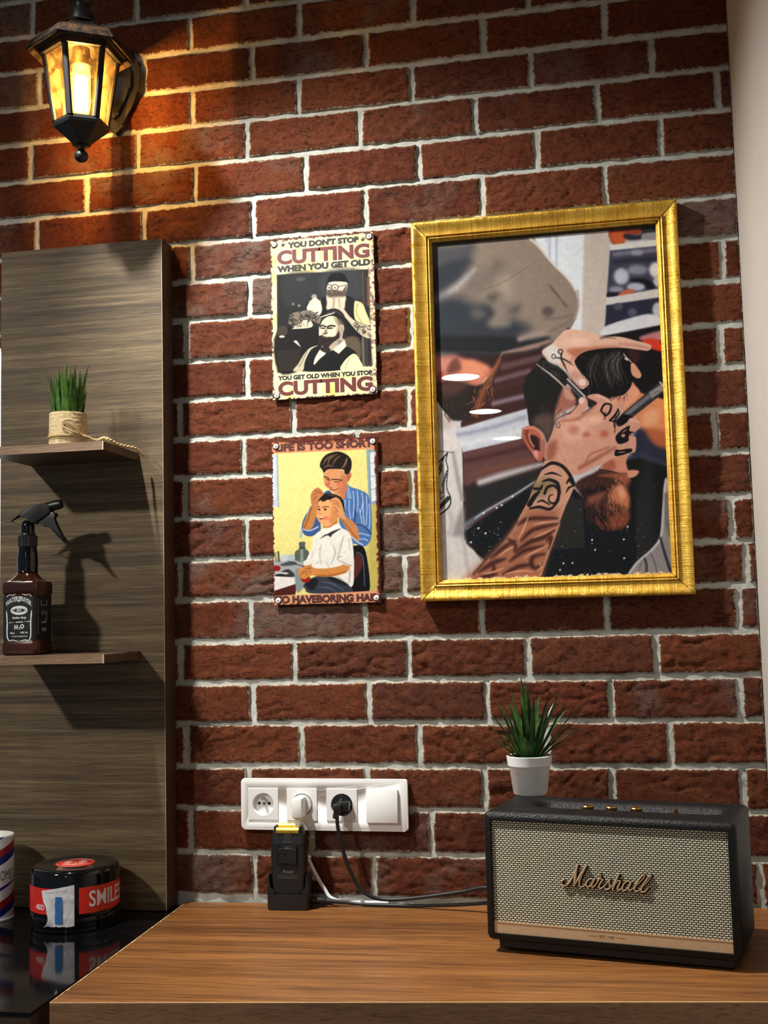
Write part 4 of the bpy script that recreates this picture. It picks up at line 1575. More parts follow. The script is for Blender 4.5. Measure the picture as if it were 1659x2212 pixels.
def wax_jar():
    zc = 0.8822
    x0, y0, R = -0.9290, -0.1420, 0.0755
    t = thing('wax_jar', 'round black jar with a red band and a white tape patch on the black glass', 'jar', (x0, y0, zc))
    bm = NB()
    lathe(bm, [(0, .0), (R - .004, 0), (R - .0015, .0015), (R - .0015, .0070), (R - .003, .0080), (R - .003, .0095), (R - .0012, .0105), (R - .0012, .0150), (R - .0026, .0160), (R - .0026, .0225), (R - .0032, .0240), (0, .0240)], 72)
    obj('jar', bm, M['black_gloss'], t)
    bm = NB()
    lathe(bm, [(R - .0035, .0242), (R, .0250), (R, .0920), (R - .0012, .0975), (R - .0050, .1010), (R - .0120, .1022), (R - .0150, .1014), (0, .1014)], 72)
    obj('lid', bm, M['black_gloss'], t)
    th = math.radians(26)        # the band starts here, seen from the camera
    def bend(b, rr):
        on_cyl(b, rr)
        bmesh.ops.rotate(b, verts=b.verts, cent=(0, 0, 0), matrix=Matrix.Rotation(th, 3, 'Z'))
    bm = NB()
    for xa, xb in ((0.006, 0.150), (-0.150, -0.012)):
        k = 40
        A = [bm.verts.new((xa + (xb - xa) * i / k, 0, .0315)) for i in range(k + 1)]
        B = [bm.verts.new((xa + (xb - xa) * i / k, 0, .0745)) for i in range(k + 1)]
        for i in range(k):
            bm.faces.new((A[i], A[i + 1], B[i + 1], B[i]))
    bend(bm, R + 0.0002)
    lb = obj('red_band', bm, M['red_label'], t)
    for word, x_, z_, w_, h_, b_ in (('SMILES', 0.0640, .0545, 0.082, 0.0265, 0.012), ('-RED', -0.066, .0430, 0.022, 0.0085, 0.03)):
        bm = NB()
        text(bm, word, x_, z_, w=w_, h=h_, bold=b_, y=0, depth=0.0)
        bmesh.ops.subdivide_edges(bm, edges=[e for e in bm.edges if e.calc_length() > 0.006], cuts=2)
        bend(bm, R + 0.0004)
        obj('lettering', bm, M['print_white'], lb)
    # tape patch with a blue smear
    bm = NB()
    r = random.Random(2)
    cols, rows = 26, 34
    def edgeL(f):
        base = np.interp(f, [0, .05, .2, .45, .75, 1], [-.0540, -.0470, -.0455, -.0500, -.0590, -.0605])
        return base + r.uniform(-.0006, .0006)
    g = []
    for j in range(rows + 1):
        f = j / rows
        z = .0135 + .067 * f
        row = []
        xl = edgeL(f)
        for i in range(cols + 1):
            s = i / cols
            x = xl + (-0.0015 - xl) * s
            zz = z
            if j == 0:
                zz += 0.0018 * nz(s * 11, 2.2, 0) - 0.0010
            if j == rows:
                zz = z - 0.010 * (1 - s)
            elif f > .8:
                zz -= 0.010 * (1 - s) * (f - .8) / .2
            bump_ = 0.0014 * abs(nz(x * 120, z * 60, 4)) + (0.004 * (1 - s / .2) * (1 - f) if s < .2 else 0)
            row.append(bm.verts.new((x, -bump_, zz)))
        g.append(row)
    for j in range(rows):
        for i in range(cols):
            bm.faces.new((g[j][i], g[j][i + 1], g[j + 1][i + 1], g[j + 1][i]))
    bend(bm, R + 0.0008)
    tp = obj('tape_patch', bm, pm('paper_tape', (214, 212, 218), 0.85, var=0.06, scale=60, bump=0.4, bscale=250), t)
    bm = NB()
    pts = []
    k = 22
    A, B = [], []
    for i in range(k + 1):
        z = .0180 + .0440 * i / k
        A.append(bm.verts.new((-.0335 + r.uniform(-.0006, .0006) + .001 * (i / k), -0.0022, z)))
        B.append(bm.verts.new((-.0215 + r.uniform(-.0006, .0006), -0.0022, z)))
    for i in range(k):
        bm.faces.new((A[i], B[i], B[i + 1], A[i + 1]))
    bend(bm, R + 0.0008)
    obj('blue_smear', bm, pm('blue_ink', (38, 106, 176), 0.8, var=0.25, scale=400), tp)
    bm = NB()
    lathe(bm, [(.034, .1017), (0, .1017)], 48)
    sk = obj('red_disc', bm, M['red_label'], t)
    bm = NB()
    def s2(pts, w, cl=False):
        P = smooth_pts([(a, b, .1018) for a, b in pts], 5, cl)
        if cl:
            P.append(P[0])
        tube(bm, P, w, 6, flat=(1, 0.15), up=tuple((1, 0, 0)) if False else None)
    for sg in (-1, 1):
        s2([(sg * .012 + .0075 * math.cos(a), .006 + .0065 * math.sin(a)) for a in [2 * pi * k / 10 for k in range(10)]], .0009, True)
        s2([(sg * .012 + .003 * math.cos(a), .006 + .0028 * math.sin(a)) for a in [2 * pi * k / 8 for k in range(8)]], .0007, True)
    s2([(-.022, -.006), (-.012, -.014), (0, -.0165), (.012, -.014), (.022, -.006)], .0010)
    s2([(-.016, -.010), (-.004, -.012), (.008, -.012), (.016, -.009)], .0008)
    s2([(-.003, -.001), (0, .003), (.003, -.001)], .0008)
    s2([(.031 * math.cos(a), .031 * math.sin(a)) for a in [2 * pi * k / 28 for k in range(28)]], .0005, True)
    obj('face_print', bm, pm('cream_print', (238, 214, 196), 0.5), sk)
    sk.rotation_euler = (0, 0, 0.35)
wax_jar()

def striped_cup():
    zc = 0.8822
    x0, y0, R, H = -1.0980, -0.1280, 0.0405, 0.1440
    t = thing('striped_tumbler', 'white cylinder with red and blue barber stripes at the left edge of the glass', 'container', (x0, y0, zc))
    q = N('barber_stripes')
    tc = q.n('ShaderNodeTexCoord')
    sp = q.n('ShaderNodeSeparateXYZ')
    q.l(tc.outputs['Object'], sp.inputs[0])
    an = q.math('ARCTAN2', sp.outputs['Y'], sp.outputs['X'])
    f = q.math('FRACT', q.math('ADD', q.math('DIVIDE', sp.outputs['Z'], 0.0445), q.math('MULTIPLY', an, -0.36)))
    wht, blu, red = lin((232, 236, 244)), lin((24, 32, 128)), lin((158, 26, 30))
    c = q.ramp(f, [(0.0, wht), (0.40, blu), (0.70, red)], 'CONSTANT')
    # plain band that carries the wording
    z = sp.outputs['Z']
    zz = q.math('SUBTRACT', z, q.math('MULTIPLY', an, 0.012))
    b1 = q.math('MULTIPLY', q.math('GREATER_THAN', zz, 0.066), q.math('LESS_THAN', zz, 0.094))
    c = q.mix(b1, c, wht)
    q.l(c, q.b.inputs['Base Color'])
    q.set(Roughness=0.35)
    bm = NB()
    lathe(bm, [(0, .0003), (R - .002, .0003), (R, .0025), (R, H), (R - .0012, H + .0006)], 64)
    b = obj('body', bm, q.m, t)
    bm = NB()
    lathe(bm, [(R - .0010, H + .0002), (R - .0012, H + .0010), (R - .003, H + .0010), (R - .0045, H + .0004), (0, H + .0004)], 64)
    obj('lid', bm, M['white_plastic'], t)
    bm = NB()
    lathe(bm, [(R + .0008, .0003), (R + .0010, .0035), (R + .0002, .0040), (R - .001, .0003)], 64)
    obj('base_rim', bm, M['white_plastic'], t)
    bm = NB()
    text(bm, 'COMB ST', 0.0, .0785, w=0.050, h=0.0165, bold=-0.005, y=0, depth=0.0)
    bmesh.ops.subdivide_edges(bm, edges=[e for e in bm.edges if e.calc_length() > 0.005], cuts=2)
    on_cyl(bm, R + 0.0003)
    bmesh.ops.rotate(bm, verts=bm.verts, cent=(0, 0, 0), matrix=Matrix.Rotation(math.radians(77), 3, 'Z'))
    obj('lettering', bm, M['print_black'], b)
striped_cup()

# ------------------------------------------------------------------ printed pictures: colour laid on a fine grid of the sheet itself
class Sheet:
    """paints flat shapes on a sheet that hangs parallel to the wall; shapes are traced in photo points"""
    def __init__(s, cx, cz, w, h, y, nx, nzz, base):
        s.w, s.h = w, h
        s.x = np.linspace(-w / 2, w / 2, nx)
        s.z = np.linspace(-h / 2, h / 2, nzz)
        s.LX, s.LZ = np.meshgrid(s.x, s.z)
        P = np.stack([s.LX + cx - CAM.x, np.full_like(s.LX, y - CAM.y), s.LZ + cz - CAM.z], -1)
        R = np.array(ROT)
        Q = P @ R.T
        s.U = IMG_W / 2 + F_PX * Q[..., 0] / Q[..., 2]
        s.V = IMG_H / 2 + F_PX * Q[..., 1] / Q[..., 2]
        s.C = np.empty(s.LX.shape + (3,))
        s.C[:] = base
        s.T = lambda p: p
        s.k = 1.0
    def crop(s, u, v, k):
        s.T = lambda p: (u + p[0] / k, v + p[1] / k)
        s.k = k
    def _win(s, pts, pad):
        a = np.array(pts)
        m = (s.U > a[:, 0].min() - pad) & (s.U < a[:, 0].max() + pad) & (s.V > a[:, 1].min() - pad) & (s.V < a[:, 1].max() + pad)
        if not m.any():
            return None
        i, j = np.where(m)
        return slice(i.min(), i.max() + 1), slice(j.min(), j.max() + 1)
    def _lay(s, w, a, col):
        a = np.clip(a, 0, 1)[..., None]
        s.C[w] = s.C[w] * (1 - a) + np.array(col, float) * a
    def poly(s, pts, col, soft=4, alpha=1.0, smooth=True):
        pts = [s.T(p) for p in pts]
        if smooth:
            pts = [(p.x, p.y) for p in smooth_pts([(a, b, 0) for a, b in pts], 4, True)]
        soft = max(soft / s.k, 0.9)
        w = s._win(pts, soft * 1.5)
        if w is None:
            return
        U, V = s.U[w], s.V[w]
        d2 = np.full(U.shape, 1e18)
        ins = np.zeros(U.shape, bool)
        n = len(pts)
        for i in range(n):
            (ax, ay), (bx, by) = pts[i], pts[(i + 1) % n]
            ex, ey = bx - ax, by - ay
            L = ex * ex + ey * ey + 1e-12
            t = np.clip(((U - ax) * ex + (V - ay) * ey) / L, 0, 1)
            d2 = np.minimum(d2, (U - ax - t * ex) ** 2 + (V - ay - t * ey) ** 2)
            if ay != by:
                c = ((ay > V) != (by > V)) & (U < ex * (V - ay) / ey + ax)
                ins ^= c
        d = np.sqrt(d2) * np.where(ins, -1, 1)
        t = np.clip(0.5 - d / (2 * soft), 0, 1)
        s._lay(w, alpha * t * t * (3 - 2 * t), col)
    def stroke(s, pts, width, col, soft=3, alpha=1.0, sub=5):
        pts = [s.T(p) for p in pts]
        if len(pts) > 2:
            pts = [(p.x, p.y) for p in smooth_pts([(a, b, 0) for a, b in pts], sub)]
        ws = list(width) if isinstance(width, (list, tuple)) else [width, width]
        r = np.interp(np.linspace(0, len(ws) - 1, len(pts)), range(len(ws)), ws) / 2 / s.k
        soft = max(soft / s.k, 0.8)
        w = s._win(pts, r.max() + soft * 1.5)
        if w is None:
            return
        U, V = s.U[w], s.V[w]
        d = np.full(U.shape, 1e9)
        for i in range(len(pts) - 1):
            (ax, ay), (bx, by) = pts[i], pts[i + 1]
            ex, ey = bx - ax, by - ay
            t = np.clip(((U - ax) * ex + (V - ay) * ey) / (ex * ex + ey * ey + 1e-12), 0, 1)
            d = np.minimum(d, np.hypot(U - ax - t * ex, V - ay - t * ey) - (r[i] + (r[i + 1] - r[i]) * t))
        t = np.clip(0.5 - d / (2 * soft), 0, 1)
        s._lay(w, alpha * t * t * (3 - 2 * t), col)
    def oval(s, x, y, rx, ry, col, soft=4, alpha=1.0, rot=0.0):
        c, q = math.cos(rot), math.sin(rot)
        s.poly([(x + rx * math.cos(a) * c - ry * math.sin(a) * q, y + rx * math.cos(a) * q + ry * math.sin(a) * c) for a in [2 * pi * k / 14 for k in range(14)]], col, soft, alpha, True)
    def grain(s, amount, scale, seed=1):
        """mottling of the print"""
        r = np.random.RandomState(seed)
        n = np.zeros(s.LX.shape)
        for sc, am in ((scale, 1.0), (scale * 2.3, 0.6), (scale * 5, 0.4)):
            g = r.rand(int(s.h * sc) + 3, int(s.w * sc) + 3) - 0.5
            fz = (s.LZ + s.h / 2) * sc
            fx = (s.LX + s.w / 2) * sc
            i, j = fz.astype(int), fx.astype(int)
            a, b = fz - i, fx - j
            a, b = a * a * (3 - 2 * a), b * b * (3 - 2 * b)
            n += am * ((g[i, j] * (1 - b) + g[i, j + 1] * b) * (1 - a) + (g[i + 1, j] * (1 - b) + g[i + 1, j + 1] * b) * a)
        if amount:
            s.C *= (1 + amount * n)[..., None]
        return n
    def build(s, name, material, parent, y, contrast=1.0):
        me = grid_mesh(name, s.LX, np.full_like(s.LX, y), s.LZ)
        c = np.clip(s.C, 0, 255) / 255.0
        c = np.where(c <= 0.04045, c / 12.92, ((c + 0.055) / 1.055) ** 2.4)
        c = c ** contrast
        add_attr(me, 'ink', np.concatenate([c, np.ones(c.shape[:2] + (1,))], -1), 'FLOAT_COLOR')
        return mesh_obj(name, me, material, parent)

def ink_material(name, rough, gain=1.0, spec=0.3):
    q = N(name)
    a = q.n('ShaderNodeAttribute', attribute_name='ink')
    f = q.ramp(q.noise(q.coords(), 900, 2), [(0.3, (gain * .93, gain * .93, gain * .93, 1)), (0.7, (gain, gain, gain, 1))])
    q.l(q.mix(1.0, a.outputs['Color'], f, 'MULTIPLY'), q.b.inputs['Base Color'])
    q.set(Roughness=rough)
    q.b.inputs['Specular IOR Level'].default_value = spec
    return q.m
M['photo_print'] = ink_material('photo_print', 0.7, 0.96, 0.1)
M['tin_print'] = ink_material('tin_print', 0.5, 0.80, 0.12)

def strands(sh, region, n, col, w, seed, length=60, ang=1.3, spread=0.5, soft=3, curve=0.3):
    """loose hairs inside a box (x0, y0, x1, y1)"""
    r = random.Random(seed)
    for _ in range(n):
        x, y = r.uniform(region[0], region[2]), r.uniform(region[1], region[3])
        a = ang + r.uniform(-spread, spread)
        L = length * r.uniform(0.5, 1.2)
        b = a + r.uniform(-curve, curve)
        p1 = (x + math.cos(a) * L / 2, y + math.sin(a) * L / 2)
        p2 = (p1[0] + math.cos(b) * L / 2, p1[1] + math.sin(b) * L / 2)
        c = [max(0, min(255, v + r.uniform(-18, 18))) for v in col]
        sh.stroke([(x, y), p1, p2], [w, w, w * 0.5], c, soft, r.uniform(0.5, 1.0), 3)

def paint_barber_photo(s):
    PX = lambda: s.crop(880, 420, 2.514)
    A = lambda: s.crop(920, 480, 5.819)
    B = lambda: s.crop(1180, 470, 5.671)
    C = lambda: s.crop(1100, 720, 4.608)
    D = lambda: s.crop(1100, 960, 4.608)
    E = lambda: s.crop(920, 850, 5.265)
    # --- shop behind, right
    PX()
    s.poly([(560, 120), (980, 120), (960, 780), (560, 780)], (226, 230, 234), 10, smooth=False)
    B()
    s.stroke([(40, 100), (40, 500)], 26, (188, 190, 210), 18)
    s.stroke([(125, 150), (125, 650)], 22, (186, 188, 206), 18)
    s.stroke([(-30, 100), (20, 300)], 40, (205, 210, 225), 18)
    s.poly([(470, 60), (830, 60), (760, 700), (720, 1500), (430, 1500)], (204, 192, 182), 26, smooth=False)
    s.poly([(790, 60), (1460, 40), (1460, 1520), (690, 1480), (740, 900)], (198, 196, 198), 14, smooth=False)
    s.poly([(785, 130), (1190, 80), (1180, 190), (970, 230), (950, 315), (815, 325)], (160, 78, 52), 18)
    s.poly([(800, 200), (960, 190), (950, 310), (830, 318)], (206, 106, 56), 26)
    s.poly([(950, 205), (1160, 205), (1170, 90), (1400, 60), (1400, 185), (1190, 200), (1180, 260), (1000, 275)], (58, 54, 62), 20)
    s.poly([(1200, 200), (1400, 180), (1400, 270), (1180, 265)], (158, 156, 164), 20)
    s.poly([(780, 335), (1400, 265), (1400, 345), (780, 405)], (226, 223, 219), 14, smooth=False)
    s.poly([(780, 405), (1400, 345), (1420, 870), (900, 965), (740, 975)], (74, 74, 92), 14, smooth=False)
    s.stroke([(840, 450), (1100, 420), (1380, 390)], 60, (128, 128, 144), 30)
    s.oval(1110, 430, 70, 34, (168, 168, 180), 30)
    s.stroke([(830, 545), (1100, 520), (1380, 505)], 44, (58, 58, 72), 24)
    s.oval(1120, 640, 120, 62, (150, 150, 166), 40)
    s.oval(920, 720, 92, 100, (196, 198, 212), 34)
    s.oval(1340, 640, 80, 92, (224, 224, 228), 30)
    s.oval(1370, 780, 60, 70, (205, 205, 210), 30)
    s.poly([(1060, 750), (1240, 760), (1330, 850), (1210, 870), (1060, 790)], (28, 28, 36), 24)
    s.oval(1100, 850, 110, 52, (188, 190, 204), 30)
    s.oval(860, 880, 90, 40, (150, 150, 166), 30)
    s.poly([(760, 920), (900, 920), (880, 965), (750, 970)], (40, 38, 46), 14)
    s.poly([(880, 945), (990, 878), (1090, 905), (950, 965)], (204, 112, 86), 20)
    s.poly([(735, 985), (1410, 865), (1410, 962), (735, 1065)], (216, 211, 206), 14, smooth=False)
    s.poly([(735, 1075), (1410, 975), (1420, 1310), (900, 1270), (720, 1330)], (52, 54, 72), 14, smooth=False)
    s.oval(880, 1090, 55, 45, (88, 88, 104), 16)
    s.oval(1055, 1160, 55, 50, (98, 95, 114), 16)
    s.oval(1370, 1130, 70, 92, (194, 196, 204), 26)
    s.poly([(690, 1370), (900, 1270), (1250, 1180), (1430, 1240), (1430, 1310), (950, 1410), (690, 1460)], (221, 221, 225), 20)
    s.poly([(640, 1460), (950, 1405), (1430, 1310), (1470, 2300), (300, 2300), (300, 1700)], (30, 27, 30), 16, smooth=False)
    s.poly([(1150, 1460), (1330, 1400), (1430, 1390), (1430, 1500), (1190, 1510)], (190, 134, 138), 26)
    s.poly([(1170, 1510), (1330, 1480), (1430, 1570), (1430, 1640), (1280, 1600)], (216, 74, 48), 20)
    s.poly([(1000, 1640), (1140, 1640), (1130, 1760), (1060, 1790)], (74, 40, 34), 30)
    # --- shop behind, middle left
    PX()
    s.poly([(480, 850), (770, 820), (740, 900), (660, 1010), (660, 1260), (760, 1420), (700, 1650), (310, 1820), (290, 1240), (400, 1100)], (74, 46, 43), 6, smooth=False)
    for pts, w, col in (([(520, 935), (740, 880)], 34, (108, 82, 82)), ([(480, 1010), (660, 960)], 26, (122, 98, 100)), ([(450, 1062), (650, 1010)], 22, (84, 54, 52)), ([(470, 1135), (660, 1088)], 24, (142, 126, 138)), ([(560, 890), (740, 850)], 12, (60, 36, 34))):
        s.stroke(pts, w, col, 14)
    E()
    s.poly([(340, 405), (700, 300), (1150, 170), (1180, 370), (1090, 400), (1095, 515), (420, 672), (360, 490)], (204, 206, 214), 16, smooth=False)
    s.stroke([(370, 470), (700, 400), (1120, 270)], 40, (160, 163, 180), 36)
    s.stroke([(400, 570), (700, 520), (1090, 430)], 60, (220, 222, 226), 40)
    s.poly([(418, 676), (1095, 518), (1240, 760), (1320, 800), (600, 970), (430, 1080)], (110, 76, 72), 16, smooth=False)
    s.stroke([(440, 770), (800, 690), (1160, 600)], 50, (84, 52, 52), 36)
    s.stroke([(560, 905), (900, 820), (1220, 750)], 50, (128, 84, 68), 36)
    s.poly([(430, 1060), (620, 1040), (1330, 850), (1250, 1000), (480, 1490), (430, 1620)], (48, 47, 45), 16, smooth=False)
    s.stroke([(615, 1010), (900, 920), (1320, 805)], [70, 72, 40], (198, 193, 193), 36)
    s.stroke([(440, 1060), (450, 1400)], 40, (70, 50, 44), 30)
    # --- bare shoulder and cape
    C()
    s.poly([(1010, 640), (1200, 500), (1240, 495), (1310, 590), (1480, 640), (1570, 720), (1600, 1200), (1450, 1140), (1280, 990), (1150, 800)], (222, 150, 106), 12)
    s.poly([(1340, 800), (1480, 760), (1460, 900), (1350, 930)], (238, 178, 140), 50)
    s.poly([(1340, 950), (1590, 1000), (1590, 1200), (1440, 1110)], (186, 108, 70), 40)
    s.poly([(1240, 1000), (1330, 955), (1440, 1100), (1600, 1180), (1600, 1330), (1240, 1260)], (52, 55, 74), 36)
    PX()
    s.poly([(300, 1835), (480, 1720), (700, 1560), (760, 1470), (900, 1590), (1000, 1700), (1150, 1500), (1190, 1440), (1240, 1425), (1310, 1425), (1420, 1470), (1470, 1560), (1480, 2140), (420, 2140), (420, 1990), (295, 1880)], (25, 28, 28), 4, smooth=False)
    E()
    s.stroke([(450, 1500), (700, 1330), (1000, 1160), (1240, 1005)], [70, 46, 34, 24], (112, 114, 124), 22)
    s.stroke([(560, 1420), (700, 1325), (1000, 1155), (1220, 1015)], 14, (192, 192, 200), 12)
    D()
    s.poly([(600, 520), (735, 560), (752, 1030), (425, 1045), (530, 700)], (53, 51, 45), 6, smooth=False)
    s.stroke([(1180, 140), (1300, 108), (1420, 150), (1580, 205)], [40, 54, 50, 50], (62, 66, 88), 28)
    r = random.Random(8)
    for _ in range(70):
        x, y = r.uniform(430, 1450), r.uniform(380, 1300)
        g = r.uniform(70, 190)
        s.oval(x, y, r.uniform(3, 8), r.uniform(3, 7), (g, g, g), 4, r.uniform(.4, 1))
    for x, y in ((825, 950), (630, 1180), (540, 1183), (1145, 1133), (1140, 945), (1178, 820), (505, 1250), (855, 1050)):
        s.oval(x, y, 9, 9, (236, 236, 238), 4)
    E()
    for _ in range(34):
        g = r.uniform(90, 220)
        s.oval(r.uniform(470, 860), r.uniform(1380, 1800), r.uniform(3, 9), r.uniform(3, 8), (g, g, g), 4, r.uniform(.4, 1))
    for x, y in ((598, 1532), (678, 1590), (655, 1362), (805, 1300), (862, 1270), (985, 1170), (512, 1692)):
        s.oval(x, y, 12, 11, (238, 238, 242), 4)
    # --- barber's face and beard
    A()
    s.poly([(60, 1560), (950, 1620), (960, 1660), (890, 1820), (700, 2020), (600, 2212), (60, 2212)], (200, 128, 106), 12)
    s.poly([(430, 1760), (560, 1735), (780, 1830), (640, 1990), (430, 1900)], (226, 152, 120), 60)
    s.poly([(60, 1700), (330, 1690), (280, 1830), (190, 1930), (60, 2000)], (206, 140, 128), 40)
    s.poly([(320, 1620), (480, 1705), (600, 1720), (760, 1785), (850, 1830), (955, 1640), (600, 1590), (300, 1600)], (62, 44, 42), 40)
    s.poly([(270, 1900), (440, 1850), (400, 1720), (310, 1760)], (126, 80, 70), 40)
    s.poly([(80, 1980), (180, 1880), (230, 1900), (150, 2060)], (158, 92, 82), 30)
    s.stroke([(955, 1650), (880, 1830), (740, 2000), (660, 2110)], 22, (238, 176, 144), 16)
    PX()
    s.poly([(120, 1052), (230, 1012), (330, 1032), (400, 1032), (470, 965), (505, 880), (517, 892), (475, 1000), (412, 1092), (402, 1150), (360, 1218), (250, 1228), (150, 1198), (120, 1190)], (52, 43, 40), 10)
    s.poly([(150, 1040), (260, 1010), (330, 1030), (230, 1100)], (92, 66, 58), 30)
    s.stroke([(502, 900), (450, 1000), (398, 1100), (372, 1200)], [16, 24, 26, 20], (150, 90, 62), 18)
    strands(s, (350, 950, 470, 1190), 46, (176, 112, 80), 3.5, 5, 34, 1.9, 0.7, 2)
    strands(s, (170, 1040, 350, 1200), 40, (76, 60, 54), 3.5, 6, 34, 1.6, 0.8, 2)
    # --- flat cap
    s.poly([(110, 285), (400, 258), (660, 232), (705, 268), (780, 368), (860, 450), (906, 510), (927, 590), (918, 660), (880, 735), (780, 800), (640, 845), (480, 862), (300, 855), (110, 835)], (152, 137, 124), 5)
    A()
    s.poly([(50, 320), (300, 290), (600, 270), (540, 560), (430, 700), (50, 960)], (92, 92, 94), 100)
    s.poly([(50, 640), (300, 500), (560, 470), (510, 630), (300, 780), (50, 900)], (66, 70, 78), 60)
    s.poly([(560, 560), (760, 620), (820, 760), (620, 900), (430, 900)], (132, 121, 112), 130)
    s.poly([(850, 480), (990, 500), (930, 620), (800, 680)], (126, 115, 107), 110)
    s.stroke([(70, 1030), (350, 850), (520, 690), (620, 590)], [70, 60, 50, 20], (180, 176, 174), 60)
    s.poly([(50, 1060), (350, 935), (600, 1020), (800, 1060), (830, 1290), (1100, 1230), (1300, 1330), (1200, 1450), (1530, 1470), (1400, 1570), (950, 1640), (50, 1600)], (66, 70, 78), 110)
    s.poly([(780, 940), (900, 880), (980, 900), (860, 990)], (92, 86, 84), 80)
    s.poly([(1050, 1060), (1180, 1040), (1140, 1150), (1040, 1140)], (104, 96, 90), 80)
    s.poly([(740, 1080), (840, 1130), (800, 1200), (720, 1180)], (60, 62, 70), 80)
    s.oval(930, 1265, 120, 42, (150, 140, 130), 80)
    s.oval(660, 1150, 80, 50, (118, 112, 108), 90)
    s.oval(980, 1030, 90, 60, (140, 130, 122), 110)
    s.oval(1000, 830, 80, 120, (172, 158, 143), 130)
    s.poly([(50, 1440), (1000, 1440), (1250, 1490), (1540, 1450), (1420, 1560), (940, 1640), (600, 1640), (50, 1600)], (46, 49, 51), 40)
    s.stroke([(1180, 1470), (1300, 1430), (1530, 1380)], 60, (170, 152, 142), 40)
    s.stroke([(540, 940), (700, 860), (1000, 740), (1400, 480)], 10, (124, 114, 108), 12, 0.7)
    s.stroke([(970, 1640), (1250, 1585), (1540, 1510)], [20, 60, 70], (160, 134, 124), 26)
    B()
    s.poly([(40, 830), (130, 930), (220, 1060), (250, 1080), (140, 960), (70, 880)], (88, 76, 70), 30)
    s.oval(20, 1150, 70, 60, (104, 92, 88), 40)
    s.stroke([(-20, 1240), (150, 1235), (330, 1190)], 22, (122, 108, 102), 24, 0.7)
    s.stroke([(20, 1400), (180, 1330), (330, 1240)], 30, (128, 114, 106), 30, 0.6)
    s.stroke([(-60, 1590), (60, 1550), (200, 1470), (270, 1370)], 40, (74, 68, 64), 24)
    s.stroke([(380, 900), (392, 1080), (350, 1240)], 24, (176, 158, 146), 24)
    PX()
    s.stroke([(662, 236), (712, 280), (792, 378), (872, 458), (908, 520)], [16, 14, 10, 8, 5], (222, 212, 202), 8)
    # --- barber's shirt
    E()
    s.poly([(60, 230), (220, 228), (280, 328), (338, 368), (345, 480), (408, 650), (420, 1200), (436, 1645), (560, 1800), (667, 1935), (674, 2180), (60, 2200)], (219, 212, 207), 6)
    s.poly([(60, 232), (205, 240), (300, 345), (250, 400), (60, 380)], (196, 186, 176), 40)
    s.stroke([(210, 235), (270, 320)], 16, (120, 84, 76), 10)
    s.stroke([(310, 680), (350, 900), (412, 1200)], [30, 40, 44], (166, 158, 158), 30)
    s.poly([(305, 1605), (365, 1400), (428, 1290), (440, 1645), (400, 1625)], (164, 154, 154), 40)
    s.stroke([(60, 655), (200, 660), (315, 672)], 12, (122, 116, 116), 8)
    s.stroke([(250, 1300), (300, 1450), (260, 1600)], 40, (192, 182, 180), 40)
    s.stroke([(430, 1660), (460, 1900), (510, 2150)], 34, (192, 184, 182), 30)
    s.stroke([(200, 1700), (260, 1900), (220, 2100)], 50, (206, 199, 196), 50)
    s.stroke([(440, 1650), (560, 1800), (664, 1930)], 10, (120, 92, 86), 6)
    ink = (38, 42, 44)
    s.stroke([(120, 808), (245, 678)], 16, ink, 4)
    s.stroke([(245, 678), (230, 765), (250, 860), (235, 1062), (282, 1190), (262, 1290), (160, 1378)], [14, 12, 12, 12, 14, 16, 16], ink, 4)
    s.stroke([(150, 868), (165, 800), (190, 830), (160, 850), (178, 900)], 10, ink, 3)
    s.stroke([(180, 880), (175, 790), (205, 740)], 12, ink, 3)
    s.stroke([(145, 930), (160, 890)], 16, ink, 3)
    s.stroke([(190, 1052), (238, 890)], [22, 26], (66, 70, 72), 3)
    for k in range(5):
        s.stroke([(190 + k * 10, 1035 - k * 34), (212 + k * 9, 1045 - k * 34)], 5, (210, 206, 202), 2)
    s.stroke([(130, 1020), (150, 1100), (190, 1130), (200, 1060)], 12, (92, 96, 92), 6)
    s.stroke([(160, 1130), (165, 1200), (200, 1170)], 12, (92, 96, 92), 6)
    s.stroke([(165, 1292), (255, 1190)], 48, (58, 60, 60), 4)
    # --- client's head
    C()
    s.poly([(330, 235), (400, 290), (480, 325), (560, 390), (605, 465), (580, 500), (560, 560), (660, 660), (560, 720), (470, 760), (440, 930), (385, 1090), (340, 990), (250, 925), (200, 912), (180, 760), (150, 640), (140, 520), (185, 410), (260, 335)], (40, 39, 37), 5)
    s.poly([(230, 880), (320, 800), (450, 820), (440, 950), (388, 1090), (345, 1010), (300, 950)], (104, 84, 79), 50)
    s.poly([(470, 720), (560, 520), (665, 660), (640, 730), (500, 800), (450, 860)], (176, 116, 100), 26)
    s.poly([(540, 545), (600, 575), (655, 655), (570, 650)], (206, 158, 142), 20)
    strands(s, (300, 260, 520, 420), 60, (96, 94, 92), 4, 9, 46, 0.9, 0.5, 3)
    strands(s, (330, 660, 560, 900), 60, (74, 64, 60), 4, 12, 44, 2.0, 0.5, 3)
    s.stroke([(318, 342), (400, 400), (480, 468), (548, 535)], [8, 14, 15, 12], (228, 208, 198), 8)
    s.stroke([(275, 310), (310, 335)], 10, (190, 175, 165), 6)
    # ear
    s.poly([(128, 965), (180, 925), (262, 930), (312, 980), (352, 1080), (352, 1160), (330, 1255), (280, 1270), (228, 1195), (168, 1110), (128, 1025)], (188, 112, 92), 5)
    s.poly([(190, 1015), (262, 1020), (312, 1080), (300, 1170), (240, 1150), (200, 1090)], (58, 38, 35), 14)
    s.poly([(150, 985), (190, 960), (200, 1040), (230, 1130), (180, 1080)], (136, 70, 54), 18)
    s.stroke([(200, 1000), (205, 1060), (245, 1130)], 14, (222, 150, 130), 8)
